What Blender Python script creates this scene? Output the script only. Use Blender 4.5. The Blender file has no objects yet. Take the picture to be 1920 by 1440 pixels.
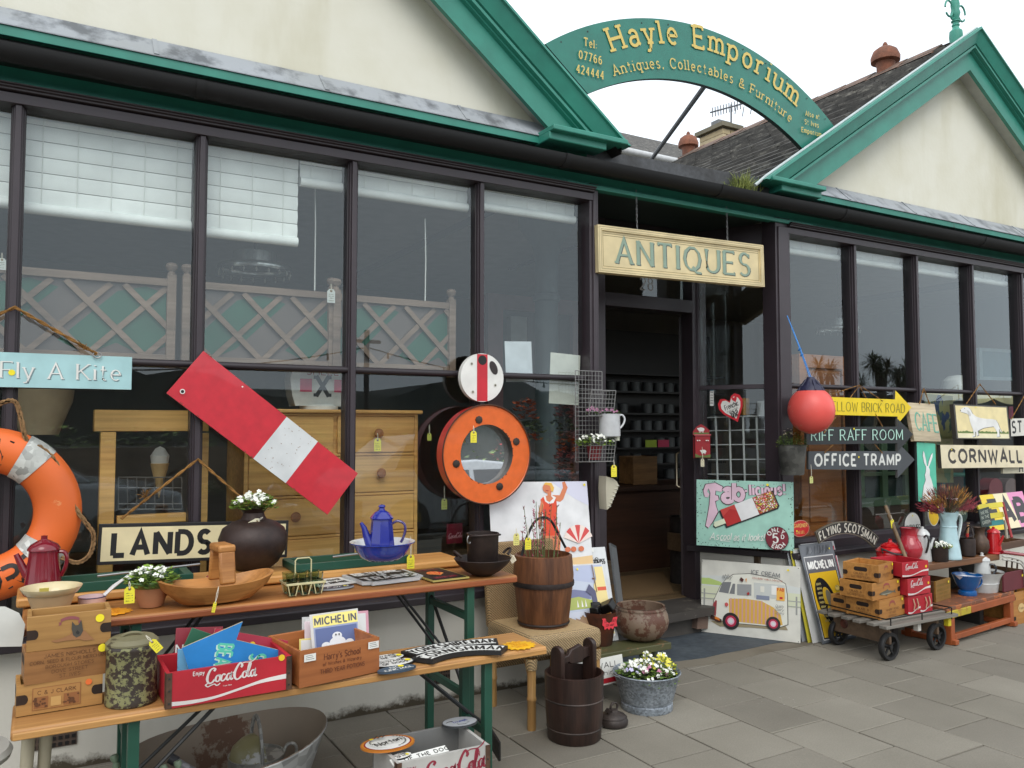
import bpy,bmesh,math,random
from mathutils import Vector,Matrix,Euler
from bpy import data as D
S = bpy.context.scene
R = math.radians
rnd = random.Random(7)

# ---------------------------------------------------------------- camera
CH = 1.40
cam = D.objects.new('camera',D.cameras.new('camera'))
S.collection.objects.link(cam)
cam.location = (0,0,CH)
cam.rotation_euler = (R(90 + 2.9666),0,R(-30.0))
cam.data.sensor_width = 36.0
cam.data.lens = 36.0 * 1536.4 / 1920
cam.data.clip_start = 0.05
cam.data.clip_end = 2000
S.camera = cam
FPX = 1536.4
_y,_p = R(30.0),R(2.9666)
AF = Vector((math.sin(_y) * math.cos(_p),math.cos(_y) * math.cos(_p),math.sin(_p)))
AR = Vector((math.cos(_y),-math.sin(_y),0))
AU = AR.cross(AF)

def ray(px,py):
    return AR * (px - 960) + AU * (720 - py) + AF * FPX
def PY(px,py,Y):            # world point seen at a photo pixel, at facade depth Y
    d = ray(px,py); return Vector((0,0,CH)) + d * (Y / d.y)
def PZ(px,py,Z=0.0):        # world point seen at a photo pixel, on the level Z
    d = ray(px,py); return Vector((0,0,CH)) + d * ((Z - CH) / d.z)
def MP(p):                    # metres per photo pixel at a world point
    return (Vector(p) - Vector((0,0,CH))).dot(AF) / FPX
def back(p,r):               # step away from the photographer by r metres on the level
    v = Vector((p[0],p[1],0)).normalized(); return Vector(p) + v * r

# ---------------------------------------------------------------- light
w = D.worlds.new('World'); S.world = w; w.use_nodes = True
nt = w.node_tree; nt.nodes.clear()
out = nt.nodes.new('ShaderNodeOutputWorld'); bg = nt.nodes.new('ShaderNodeBackground')
sky = nt.nodes.new('ShaderNodeTexSky'); sky.sky_type = 'NISHITA'; sky.sun_disc = False
sky.sun_elevation = R(48); sky.sun_rotation = R(205); sky.dust_density = 6; sky.air_density = 1.0
sk = nt.nodes.new('ShaderNodeMix'); sk.data_type = 'RGBA'; sk.blend_type = 'MIX'
mul = nt.nodes.new('ShaderNodeVectorMath'); mul.operation = 'SCALE'; mul.inputs['Scale'].default_value = 0.08
nt.links.new(sky.outputs[0],mul.inputs[0])
tc = nt.nodes.new('ShaderNodeTexCoord'); no = nt.nodes.new('ShaderNodeTexNoise')
no.inputs['Scale'].default_value = 2.2; no.inputs['Detail'].default_value = 5
rp = nt.nodes.new('ShaderNodeValToRGB')
rp.color_ramp.elements[0].position = .3; rp.color_ramp.elements[0].color = (1.16,1.28,1.40,1)
rp.color_ramp.elements[1].position = .75; rp.color_ramp.elements[1].color = (1.66,1.70,1.76,1)
nt.links.new(tc.outputs['Generated'],no.inputs['Vector']); nt.links.new(no.outputs[0],rp.inputs[0])
sk.inputs[0].default_value = 0.86
nt.links.new(mul.outputs[0],sk.inputs[6]); nt.links.new(rp.outputs[0],sk.inputs[7])
nt.links.new(sk.outputs[2],bg.inputs[0]); bg.inputs[1].default_value = 1.0
nt.links.new(bg.outputs[0],out.inputs[0])
sun = D.lights.new('sun','SUN'); sun.energy = 1.0; sun.angle = R(35); sun.color = (1,.97,.92)
so = D.objects.new('sun',sun); S.collection.objects.link(so)
so.rotation_euler = (R(42),0,R(-25))
S.view_settings.view_transform = 'Standard'; S.view_settings.look = 'None'
S.view_settings.exposure = 0.17; S.view_settings.gamma = 1
S.cycles.max_bounces = 8; S.cycles.transparent_max_bounces = 12
S.cycles.caustics_reflective = False; S.cycles.caustics_refractive = False

# ---------------------------------------------------------------- materials
def lin(c):
    return tuple(((x / 255) / 12.92 if x / 255 <= .04045 else ((x / 255 + .055) / 1.055) ** 2.4) for x in c) + (1.0,)
MATS = {}
def nodes_of(name):
    m = D.materials.new(name); m.use_nodes = True
    n = m.node_tree; b = n.nodes['Principled BSDF']
    return m,n,b
def tex(n,scale,detail=4,coord='Object',stretch=(1,1,1),rough=.5,kind='ShaderNodeTexNoise'):
    t = n.nodes.new('ShaderNodeTexCoord'); mp = n.nodes.new('ShaderNodeMapping')
    mp.inputs['Scale'].default_value = stretch
    x = n.nodes.new(kind); x.inputs['Scale'].default_value = scale
    if kind == 'ShaderNodeTexNoise':
        x.inputs['Detail'].default_value = detail; x.inputs['Roughness'].default_value = rough
    n.links.new(t.outputs[coord],mp.inputs[0]); n.links.new(mp.outputs[0],x.inputs['Vector'])
    return x
def ramp(n,src,stops):
    r = n.nodes.new('ShaderNodeValToRGB'); e = r.color_ramp.elements
    while len(e) < len(stops): e.new(.5)
    for i,(p,c) in enumerate(stops): e[i].position = p; e[i].color = c
    n.links.new(src,r.inputs[0]); return r
def mixc(n,fac,a,b,mode='MIX'):
    k = n.nodes.new('ShaderNodeMix'); k.data_type = 'RGBA'; k.blend_type = mode
    for s,v in ((0,fac),(6,a),(7,b)):
        if hasattr(v,'is_output'): n.links.new(v,k.inputs[s])
        else: k.inputs[s].default_value = v
    return k.outputs[2]
def bump(n,b,src,dist=.002,strength=.4):
    k = n.nodes.new('ShaderNodeBump'); k.inputs['Distance'].default_value = dist; k.inputs['Strength'].default_value = strength
    n.links.new(src,k.inputs['Height']); n.links.new(k.outputs[0],b.inputs['Normal'])
def shade(c,f): return tuple(min(255,x * f) for x in c)

def M(c,kind='paint',rough=None,c2=None,sc=1.0,amt=None):
    key = (tuple(c),kind,rough,tuple(c2) if c2 else None,sc,amt)
    if key in MATS: return MATS[key]
    m,n,b = nodes_of(kind)
    A = lin(c); L = n.links
    if kind == 'paint':           # painted board or card: slight unevenness and dirt
        x = tex(n,9 * sc,6); y = tex(n,60 * sc,3)
        r = ramp(n,x.outputs[0],[(.3,lin(shade(c,.93))),(.7,lin(shade(c,1.03)))])
        L.new(r.outputs[0],b.inputs['Base Color']); b.inputs['Roughness'].default_value = rough or .45
        bump(n,b,y.outputs[0],.0006,.25)
    elif kind == 'flat':
        b.inputs['Base Color'].default_value = A; b.inputs['Roughness'].default_value = rough or .6
    elif kind == 'wood':          # grain along local X
        x = tex(n,7 * sc,6,stretch=(.12,1,1),rough=.65); y = tex(n,60 * sc,4,stretch=(.03,1,1))
        d = c2 or shade(c,.6)
        r = ramp(n,x.outputs[0],[(.3,lin(d)),(.55,A),(.8,lin(shade(c,1.12)))])
        q = ramp(n,y.outputs[0],[(.35,(.72,.68,.64,1)),(.6,(1,1,1,1))])
        L.new(mixc(n,.75,r.outputs[0],q.outputs[0],'MULTIPLY'),b.inputs['Base Color'])
        b.inputs['Roughness'].default_value = rough or .5
        bump(n,b,y.outputs[0],.001,.35)
    elif kind == 'woodz':         # grain along local Z
        x = tex(n,9 * sc,6,stretch=(1,1,.12),rough=.65); y = tex(n,70 * sc,4,stretch=(1,1,.04))
        d = c2 or shade(c,.55)
        r = ramp(n,x.outputs[0],[(.3,lin(d)),(.55,A),(.8,lin(shade(c,1.15)))])
        q = ramp(n,y.outputs[0],[(.35,(.65,.6,.56,1)),(.6,(1,1,1,1))])
        L.new(mixc(n,.8,r.outputs[0],q.outputs[0],'MULTIPLY'),b.inputs['Base Color'])
        b.inputs['Roughness'].default_value = rough or .6
        bump(n,b,y.outputs[0],.0015,.5)
    elif kind == 'worn':          # paint worn through in patches to c2
        x = tex(n,14 * sc,8,rough=.7); t = amt or .58
        r = ramp(n,x.outputs[0],[(t,(0,0,0,1)),(t + .03,(1,1,1,1))])
        y = tex(n,5 * sc,5)
        k = ramp(n,y.outputs[0],[(.3,lin(shade(c,.85))),(.7,A)])
        L.new(mixc(n,r.outputs[0],k.outputs[0],lin(c2)),b.inputs['Base Color'])
        b.inputs['Roughness'].default_value = rough or .55
        bump(n,b,r.outputs[0],-.0008,.6)
    elif kind == 'enamel':
        x = tex(n,20 * sc,5)
        r = ramp(n,x.outputs[0],[(.3,lin(shade(c,.92))),(.7,A)])
        L.new(r.outputs[0],b.inputs['Base Color'])
        b.inputs['Roughness'].default_value = rough or .16; b.inputs['Coat Weight'].default_value = .4
    elif kind == 'rust':          # old iron, two tones
        x = tex(n,6 * sc,8,rough=.7); y = tex(n,40 * sc,5)
        r = ramp(n,x.outputs[0],[(.35,A),(.62,lin(c2 or shade(c,.5)))])
        q = ramp(n,y.outputs[0],[(.3,(.6,.6,.6,1)),(.6,(1,1,1,1))])
        L.new(mixc(n,.6,r.outputs[0],q.outputs[0],'MULTIPLY'),b.inputs['Base Color'])
        b.inputs['Roughness'].default_value = rough or .62; b.inputs['Metallic'].default_value = .25
        bump(n,b,y.outputs[0],.002,.5)
    elif kind == 'galv':          # galvanised sheet, spangled
        x = tex(n,45 * sc,4,kind='ShaderNodeTexVoronoi'); y = tex(n,5 * sc,6)
        r = ramp(n,x.outputs['Color'],[(.2,lin(shade(c,.82))),(.8,lin(shade(c,1.12)))])
        q = ramp(n,y.outputs[0],[(.3,lin(c2) if c2 else (.7,.68,.64,1)),(.55,(1,1,1,1))])
        L.new(mixc(n,.8,r.outputs[0],q.outputs[0],'MULTIPLY'),b.inputs['Base Color'])
        b.inputs['Roughness'].default_value = rough or .5; b.inputs['Metallic'].default_value = .12
    elif kind == 'metal':
        b.inputs['Base Color'].default_value = A; b.inputs['Metallic'].default_value = .9
        b.inputs['Roughness'].default_value = rough or .3
    elif kind == 'render':        # painted render with weather streaks running down
        x = tex(n,1.6 * sc,7,stretch=(1,1,.22),rough=.6); y = tex(n,30,6); z = tex(n,3.5,6)
        r = ramp(n,x.outputs[0],[(.32,lin(c2 or shade(c,.8))),(.5,A)])
        q = ramp(n,z.outputs[0],[(.3,(.93,.92,.88,1)),(.6,(1,1,1,1))])
        L.new(mixc(n,1.0,r.outputs[0],q.outputs[0],'MULTIPLY'),b.inputs['Base Color'])
        b.inputs['Roughness'].default_value = .85
        bump(n,b,y.outputs[0],.004,.3)
    elif kind == 'leaf':
        g = n.nodes.new('ShaderNodeNewGeometry')
        r = ramp(n,g.outputs['Random Per Island'],[(0,lin(shade(c,.6))),(1,lin(c2 or shade(c,1.35)))])
        L.new(r.outputs[0],b.inputs['Base Color']); b.inputs['Roughness'].default_value = .55
        b.inputs['Transmission Weight'].default_value = 0
    elif kind == 'wicker':
        x = tex(n,1,kind='ShaderNodeTexWave',stretch=(1,1,1)); x.inputs['Scale'].default_value = 66 * sc; x.bands_direction = 'Z'; x.inputs['Distortion'].default_value = 1.5
        y = tex(n,1,kind='ShaderNodeTexWave'); y.inputs['Scale'].default_value = 46 * sc; y.bands_direction = 'DIAGONAL'
        k = n.nodes.new('ShaderNodeMath'); k.operation = 'MULTIPLY'; L.new(x.outputs[1],k.inputs[0]); L.new(y.outputs[1],k.inputs[1])
        r = ramp(n,k.outputs[0],[(.03,lin(shade(c,.5))),(.34,A)])
        L.new(r.outputs[0],b.inputs['Base Color']); b.inputs['Roughness'].default_value = .55
        bump(n,b,k.outputs[0],.004,.9)
    MATS[key] = m
    return m

def glass_mat():
    if 'glass' in MATS: return MATS['glass']
    m,n,b = nodes_of('window_glass'); n.nodes.remove(b); o = n.nodes['Material Output']
    tr = n.nodes.new('ShaderNodeBsdfTransparent'); tr.inputs[0].default_value = (.96,.98,.97,1)
    gl = n.nodes.new('ShaderNodeBsdfGlossy'); gl.inputs['Roughness'].default_value = .0
    gl.inputs[0].default_value = (.88,.97,1,1)
    fr = n.nodes.new('ShaderNodeFresnel'); fr.inputs[0].default_value = 1.52
    ge = n.nodes.new('ShaderNodeNewGeometry')
    iv = n.nodes.new('ShaderNodeMath'); iv.operation = 'SUBTRACT'; iv.inputs[0].default_value = 1
    n.links.new(ge.outputs['Backfacing'],iv.inputs[1])
    k = n.nodes.new('ShaderNodeMath'); k.operation = 'MULTIPLY'; n.links.new(fr.outputs[0],k.inputs[0]); n.links.new(iv.outputs[0],k.inputs[1])
    k2 = n.nodes.new('ShaderNodeMath'); k2.operation = 'MULTIPLY'; k2.use_clamp = True; n.links.new(k.outputs[0],k2.inputs[0]); k2.inputs[1].default_value = 1.75
    mx = n.nodes.new('ShaderNodeMixShader'); n.links.new(k2.outputs[0],mx.inputs[0]); n.links.new(tr.outputs[0],mx.inputs[1]); n.links.new(gl.outputs[0],mx.inputs[2])
    x = tex(n,1.2,0); bp = n.nodes.new('ShaderNodeBump'); bp.inputs['Distance'].default_value = .0012; bp.inputs['Strength'].default_value = .1
    n.links.new(x.outputs[0],bp.inputs['Height']); n.links.new(bp.outputs[0],gl.inputs['Normal'])
    n.links.new(mx.outputs[0],o.inputs[0]); MATS['glass'] = m
    return m

# ---------------------------------------------------------------- mesh builder
class MB:
    def __init__(s):
        s.v = []; s.f = []; s.fm = []; s.mats = []; s.T = Matrix.Identity(4); s.L = 0.0
    def mi(s,m):
        if m not in s.mats: s.mats.append(m)
        return s.mats.index(m)
    def add(s,vs,fs,m):
        o = len(s.v); k = s.mi(m)
        s.v += [tuple(s.T @ Vector(p)) for p in vs]
        s.f += [tuple(i + o for i in f) for f in fs]; s.fm += [k] * len(fs); return s
    def box(s,c,d,m,rot=None):
        x,y,z = (q / 2 for q in d); c = Vector(c)
        P = [Vector((i * x,j * y,k * z)) for i in (-1,1) for j in (-1,1) for k in (-1,1)]
        if rot is not None:
            Q = Euler(rot).to_matrix() if not isinstance(rot,Matrix) else rot
            P = [Q @ p for p in P]
        return s.add([c + p for p in P],[(0,1,3,2),(4,6,7,5),(0,4,5,1),(2,3,7,6),(0,2,6,4),(1,5,7,3)],m)
    def b2(s,a,b,m):           # box from corner to corner
        return s.box([(p + q) / 2 for p,q in zip(a,b)],[abs(p - q) for p,q in zip(a,b)],m)
    def lathe(s,prof,m,seg=28,c=(0,0,0),sx=1,sy=1,a0=0,a1=360):
        V = []; Fc = []; n = len(prof); full = abs(a1 - a0) >= 360; k = seg if full else seg + 1
        for i in range(k):
            a = R(a0 + (a1 - a0) * i / seg)
            for r,z in prof: V.append((c[0] + r * math.cos(a) * sx,c[1] + r * math.sin(a) * sy,c[2] + z))
        for i in range(seg):
            j = (i + 1) % k
            for t in range(n - 1):
                q = (i * n + t,j * n + t,j * n + t + 1,i * n + t + 1)
                if prof[t][0] < 1e-6: q = (q[0],q[2],q[3])
                elif prof[t + 1][0] < 1e-6: q = (q[0],q[1],q[2])
                Fc.append(q)
        return s.add(V,Fc,m)
    def tube(s,pts,r,m,seg=8,closed=False,flat=1.0):
        P = [Vector(p) for p in pts]; n = len(P)
        rr = r if isinstance(r,(list,tuple)) else [r] * n
        V = []; Fc = []; up = None
        for i in range(n):
            a = P[(i - 1) % n] if (closed or i > 0) else P[0]; b = P[(i + 1) % n] if (closed or i < n - 1) else P[-1]
            t = (b - a).normalized()
            if up is None: up = Vector((0,0,1)) if abs(t.z) < .9 else Vector((1,0,0))
            x = t.cross(up)
            if x.length < 1e-4: x = t.cross(Vector((1,.3,0)))
            x.normalize(); y = x.cross(t).normalized(); up = y
            for k in range(seg):
                g = 2 * math.pi * k / seg
                V.append(P[i] + (x * math.cos(g) * flat + y * math.sin(g)) * rr[i])
        for i in range(n if closed else n - 1):
            j = (i + 1) % n
            for k in range(seg):
                l = (k + 1) % seg; Fc.append((i * seg + k,i * seg + l,j * seg + l,j * seg + k))
        if not closed: Fc += [tuple(range(seg))[::-1],tuple((n - 1) * seg + k for k in range(seg))]
        return s.add(V,Fc,m)
    def prism(s,poly,z0,z1,m,side=None):
        n = len(poly)
        V = [(x,y,z0) for x,y in poly] + [(x,y,z1) for x,y in poly]
        s.add(V,[tuple(range(n))[::-1],tuple(range(n,2 * n))],m)
        s.add(V,[(i,(i + 1) % n,n + (i + 1) % n,n + i) for i in range(n)],side or m); return s
    def poly(s,pts,m,dz=.0004):   # flat mark lying on the face of a board (local z grows with each mark)
        s.L += dz
        return s.add([(p[0],p[1],(p[2] if len(p) > 2 else 0) + s.L) for p in pts],[tuple(range(len(pts)))],m)
    def quad(s,pts,m): return s.add(pts,[tuple(range(len(pts)))],m)
    def ell(s,cx,cy,rx,ry,m,n=28,a0=0,a1=360,dz=.0004,rot=0):
        q = [(math.cos(R(a0 + (a1 - a0) * i / n)) * rx,math.sin(R(a0 + (a1 - a0) * i / n)) * ry) for i in range(n + (0 if a1 - a0 >= 360 else 1))]
        c,d = math.cos(R(rot)),math.sin(R(rot))
        return s.poly([(cx + x * c - y * d,cy + x * d + y * c) for x,y in q],m,dz)
    def rect(s,x0,y0,x1,y1,m,dz=.0004): return s.poly([(x0,y0),(x1,y0),(x1,y1),(x0,y1)],m,dz)
    def build(s,name,parent=None,mw=None,loc=None,bev=0,sharp=38,label=None,cat=None,group=None,kind=None):
        me = D.meshes.new(name); me.from_pydata(s.v,[],s.f)
        for m in s.mats: me.materials.append(m)
        me.polygons.foreach_set('material_index',s.fm)
        bm = bmesh.new(); bm.from_mesh(me); bmesh.ops.recalc_face_normals(bm,faces=bm.faces); bm.to_mesh(me); bm.free()
        me.polygons.foreach_set('use_smooth',[True] * len(me.polygons)); me.set_sharp_from_angle(angle=R(sharp))
        o = D.objects.new(name,me); S.collection.objects.link(o)
        if parent: o.parent = parent
        if mw is not None: o.matrix_local = mw
        if loc is not None: o.location = loc
        if bev:
            b = o.modifiers.new('bevel','BEVEL'); b.width = bev; b.segments = 2; b.limit_method = 'ANGLE'; b.angle_limit = R(50); b.harden_normals = False
        return tag(o,label,cat,group,kind)
def tag(o,label=None,cat=None,group=None,kind=None):
    if label: o['label'] = label
    if cat: o['category'] = cat
    if group: o['group'] = group
    if kind: o['kind'] = kind
    return o
def thing(name,label,cat,loc=(0,0,0),rz=0,group=None,mw=None):
    o = D.objects.new(name,None); S.collection.objects.link(o); o.empty_display_size = .1
    if mw is not None: o.matrix_local = mw
    else: o.location = loc; o.rotation_euler = (0,0,rz)
    return tag(o,label,cat,group)
def dup(o,label,mw=None,loc=None,rz=None):      # copy a thing with its parts and sub-parts
    def cp(a,par):
        c = a.copy(); S.collection.objects.link(c)
        if par: c.parent = par
        for ch in list(a.children): cp(ch,c)
        return c
    r = cp(o,None); r['label'] = label
    if mw is not None: r.matrix_local = mw
    if loc is not None: r.location = loc
    if rz is not None: r.rotation_euler = (0,0,rz)
    return r
def frame(bl,br,tl):            # local frame of a board: u to the right, v up, n towards the street
    bl,br,tl = Vector(bl),Vector(br),Vector(tl)
    u = (br - bl); wd = u.length; u.normalize(); v = tl - bl; v -= u * v.dot(u); h = v.length; v.normalize(); n = u.cross(v)
    return Matrix(((u.x,v.x,n.x,bl.x),(u.y,v.y,n.y,bl.y),(u.z,v.z,n.z,bl.z),(0,0,0,1))),wd,h
def arc(cx,cy,rx,ry,a0,a1,n=12):
    return [(cx + rx * math.cos(R(a0 + (a1 - a0) * i / n)),cy + ry * math.sin(R(a0 + (a1 - a0) * i / n))) for i in range(n + 1)]
def hand(p0,p1,rise,n=14):     # arched handle from p0 to p1
    p0,p1,rise = Vector(p0),Vector(p1),Vector(rise)
    return [p0.lerp(p1,.5 - .5 * math.cos(math.pi * i / n)) + rise * math.sin(math.pi * i / n) for i in range(n + 1)]

# ---------------------------------------------------------------- lettering (stroke alphabet)
GL = {
'A': (.74,"0,0 .37,1 .74,0|.13,.34 .61,.34"),'B': (.6,"0,0 0,1|0,1 .3,1 @.3,.76,.25,.24,90,-90 0,.52|.3,.52 @.32,.26,.28,.26,90,-90 0,0"),
'C': (.7,"@.4,.5,.4,.5,42,318"),'D': (.7,"0,0 0,1|0,1 .28,1 @.28,.5,.42,.5,90,-90 0,0"),'E': (.56,"0,0 0,1|0,1 .54,1|0,.52 .44,.52|0,0 .56,0"),
'F': (.54,"0,0 0,1|0,1 .54,1|0,.5 .42,.5"),'G': (.76,"@.4,.5,.4,.5,42,328 .74,.44|.74,.44 .46,.44"),'H': (.7,"0,0 0,1|.7,0 .7,1|0,.5 .7,.5"),
'I': (.06,".03,0 .03,1"),'J': (.42,".4,1 .4,.25 @.2,.25,.2,.25,0,-180"),'K': (.66,"0,0 0,1|.62,1 0,.42|.2,.56 .66,0"),'L': (.52,"0,1 0,0|0,0 .52,0"),
'M': (.84,"0,0 0,1|0,1 .42,.2 .84,1|.84,1 .84,0"),'N': (.7,"0,0 0,1|0,1 .7,0|.7,0 .7,1"),'O': (.84,"@.42,.5,.42,.5,0,360"),
'P': (.58,"0,0 0,1|0,1 .3,1 @.3,.73,.28,.27,90,-90 0,.46"),'Q': (.88,"@.42,.5,.42,.5,0,360|.44,.16 .62,-.08 .9,-.1"),'R': (.64,"0,0 0,1|0,1 .3,1 @.3,.74,.28,.26,90,-90 0,.48|.28,.48 .62,0"),
'S': (.56,"@.29,.745,.25,.255,35,270 @.28,.25,.28,.25,90,-145"),'T': (.66,"0,1 .66,1|.33,1 .33,0"),'U': (.68,"0,1 0,.32 @.34,.32,.34,.32,180,360 .68,1"),
'V': (.7,"0,1 .35,0 .7,1"),'W': (1.0,"0,1 .25,0 .5,.85 .75,0 1,1"),'X': (.68,"0,0 .68,1|0,1 .68,0"),'Y': (.68,"0,1 .34,.48 .68,1|.34,.48 .34,0"),'Z': (.6,"0,1 .6,1 0,0 .6,0"),
'a': (.48,".05,.54 @.25,.46,.21,.21,150,0 .46,.1 .54,.02|.46,.38 @.23,.2,.22,.19,80,330"),'b': (.52,"0,1 0,0|@.27,.33,.26,.33,150,-150"),'c': (.46,"@.27,.34,.27,.34,40,320"),
'd': (.52,".52,1 .52,0|@.26,.33,.26,.33,30,330"),'e': (.5,".02,.36 .5,.36 @.26,.34,.25,.34,5,310"),'f': (.34,".36,.94 @.28,.82,.14,.16,70,180 .14,0|0,.66 .32,.66"),
'g': (.52,".52,.68 .52,-.1 @.27,-.08,.25,.2,0,-150|@.26,.34,.26,.33,30,330"),'h': (.5,"0,1 0,0|0,.42 @.25,.42,.25,.26,180,0 .5,0"),'i': (.06,".03,.68 .03,0|.03,.9 .03,.96"),
'j': (.12,".1,.68 .1,-.12 @-.02,-.12,.12,.14,0,-110|.1,.9 .1,.96"),'k': (.48,"0,1 0,0|.44,.68 0,.28|.16,.42 .48,0"),'l': (.06,".03,1 .03,0"),
'm': (.78,"0,.68 0,0|0,.44 @.195,.46,.195,.22,180,0 .39,0|.39,.44 @.585,.46,.195,.22,180,0 .78,0"),'n': (.5,"0,.68 0,0|0,.42 @.25,.44,.25,.24,180,0 .5,0"),'o': (.54,"@.27,.34,.27,.34,0,360"),
'p': (.52,"0,.68 0,-.3|@.27,.34,.26,.33,150,-150"),'q': (.52,".52,.68 .52,-.3|@.26,.34,.26,.33,30,330"),'r': (.36,"0,.68 0,0|0,.4 @.22,.44,.22,.24,180,60"),'s': (.4,"@.21,.5,.17,.175,30,270 @.2,.165,.2,.165,90,-150"),
't': (.34,".14,.92 .14,.14 @.26,.14,.12,.14,180,300|0,.66 .32,.66"),'u': (.5,"0,.68 0,.24 @.25,.24,.25,.24,180,360 .5,.68|.5,.4 .5,0"),'v': (.48,"0,.68 .24,0 .48,.68"),'w': (.74,"0,.68 .18,0 .37,.6 .56,0 .74,.68"),
'x': (.46,"0,0 .46,.68|0,.68 .46,0"),'y': (.5,"0,.68 .26,0|.5,.68 .2,-.2 @.08,-.18,.12,.1,-10,-130"),'z': (.44,"0,.68 .44,.68 0,0 .44,0"),
'0': (.56,"@.28,.5,.28,.5,0,360"),'1': (.3,".02,.8 .2,1|.2,1 .2,0"),'2': (.54,"@.27,.73,.26,.27,160,-30 0,0|0,0 .54,0"),'3': (.52,"@.25,.75,.23,.25,150,-90 @.25,.26,.26,.26,90,-150"),'4': (.58,".44,0 .44,1|.44,1 0,.3|0,.3 .58,.3"),
'5': (.54,".5,1 .1,1|.1,1 .06,.56 @.27,.33,.26,.32,130,-150"),'6': (.54,".46,.92 @.4,.5,.4,.46,100,180|@.27,.3,.26,.3,0,360"),'7': (.5,"0,1 .5,1|.5,1 .16,0"),'8': (.54,"@.27,.76,.22,.24,0,360|@.27,.27,.26,.27,0,360"),'9': (.54,"@.27,.7,.26,.3,0,360|.53,.7 @.16,.5,.38,.5,10,-70"),
'&': (.7,".68,.0 .16,.66 @.31,.8,.18,.18,200,-30 .1,.4 @.27,.24,.25,.24,140,320 .66,.48"),'.': (.08,".04,.0 .04,.08"),',': (.1,".07,.08 .02,-.12"),"'": (.08,".04,1 .02,.78"),'!': (.1,".05,1 .05,.3|.05,.0 .05,.08"),':': (.08,".04,.08 .04,.16|.04,.5 .04,.58"),'-': (.34,"0,.4 .34,.4"),' ': (.26,""),'£': (.5,".46,.86 @.3,.78,.18,.22,30,180 .12,.3 0,0 .5,0|0,.45 .34,.45"),'/': (.4,"0,-.1 .4,1"),
}
def glyph(ch):
    wd,s = GL.get(ch,GL[' ']); st = []
    for k in s.split('|'):
        p = []
        for t in k.split():
            if t[0] == '@': p += arc(*[float(q) for q in t[1:].split(',')],n=10)
            else: p.append(tuple(float(q) for q in t.split(',')))
        if p: st.append(p)
    return wd,st
def stroke(mb,pts,wf,m,mp=None,dz=.00003,z=0):
    n = len(pts); A = []; B = []; cl = n > 3 and math.dist(pts[0],pts[-1]) < 1e-5
    for i in range(n):
        a = pts[i - 1] if i else (pts[-2] if cl else pts[0]); b = pts[i + 1] if i < n - 1 else (pts[1] if cl else pts[-1]); c = pts[i]
        def nrm(p,q):
            l = math.dist(p,q) or 1; return (-(q[1] - p[1]) / l,(q[0] - p[0]) / l)
        n1 = nrm(a,c) if a != c else nrm(c,b); n2 = nrm(c,b) if b != c else nrm(a,c)
        x,y = n1[0] + n2[0],n1[1] + n2[1]; l = math.hypot(x,y) or 1; x /= l; y /= l
        k = 1 / max(.45,x * n1[0] + y * n1[1]); h = wf(n2 if i < n - 1 else n1) / 2 * k
        A.append((c[0] + x * h,c[1] + y * h)); B.append((c[0] - x * h,c[1] - y * h))
    mb.L += dz; f = mp or (lambda x,y: (x,y,0))
    V = []
    for p in A + B:
        q = f(*p); V.append((q[0],q[1],(q[2] if len(q) > 2 else 0) + mb.L + z))
    mb.add(V,[(i,n + i,n + i + 1,i + 1) for i in range(n - 1)],m)
def twidth(s,wt,gap): return sum(glyph(c)[0] + wt + gap for c in s) - gap - wt
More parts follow.
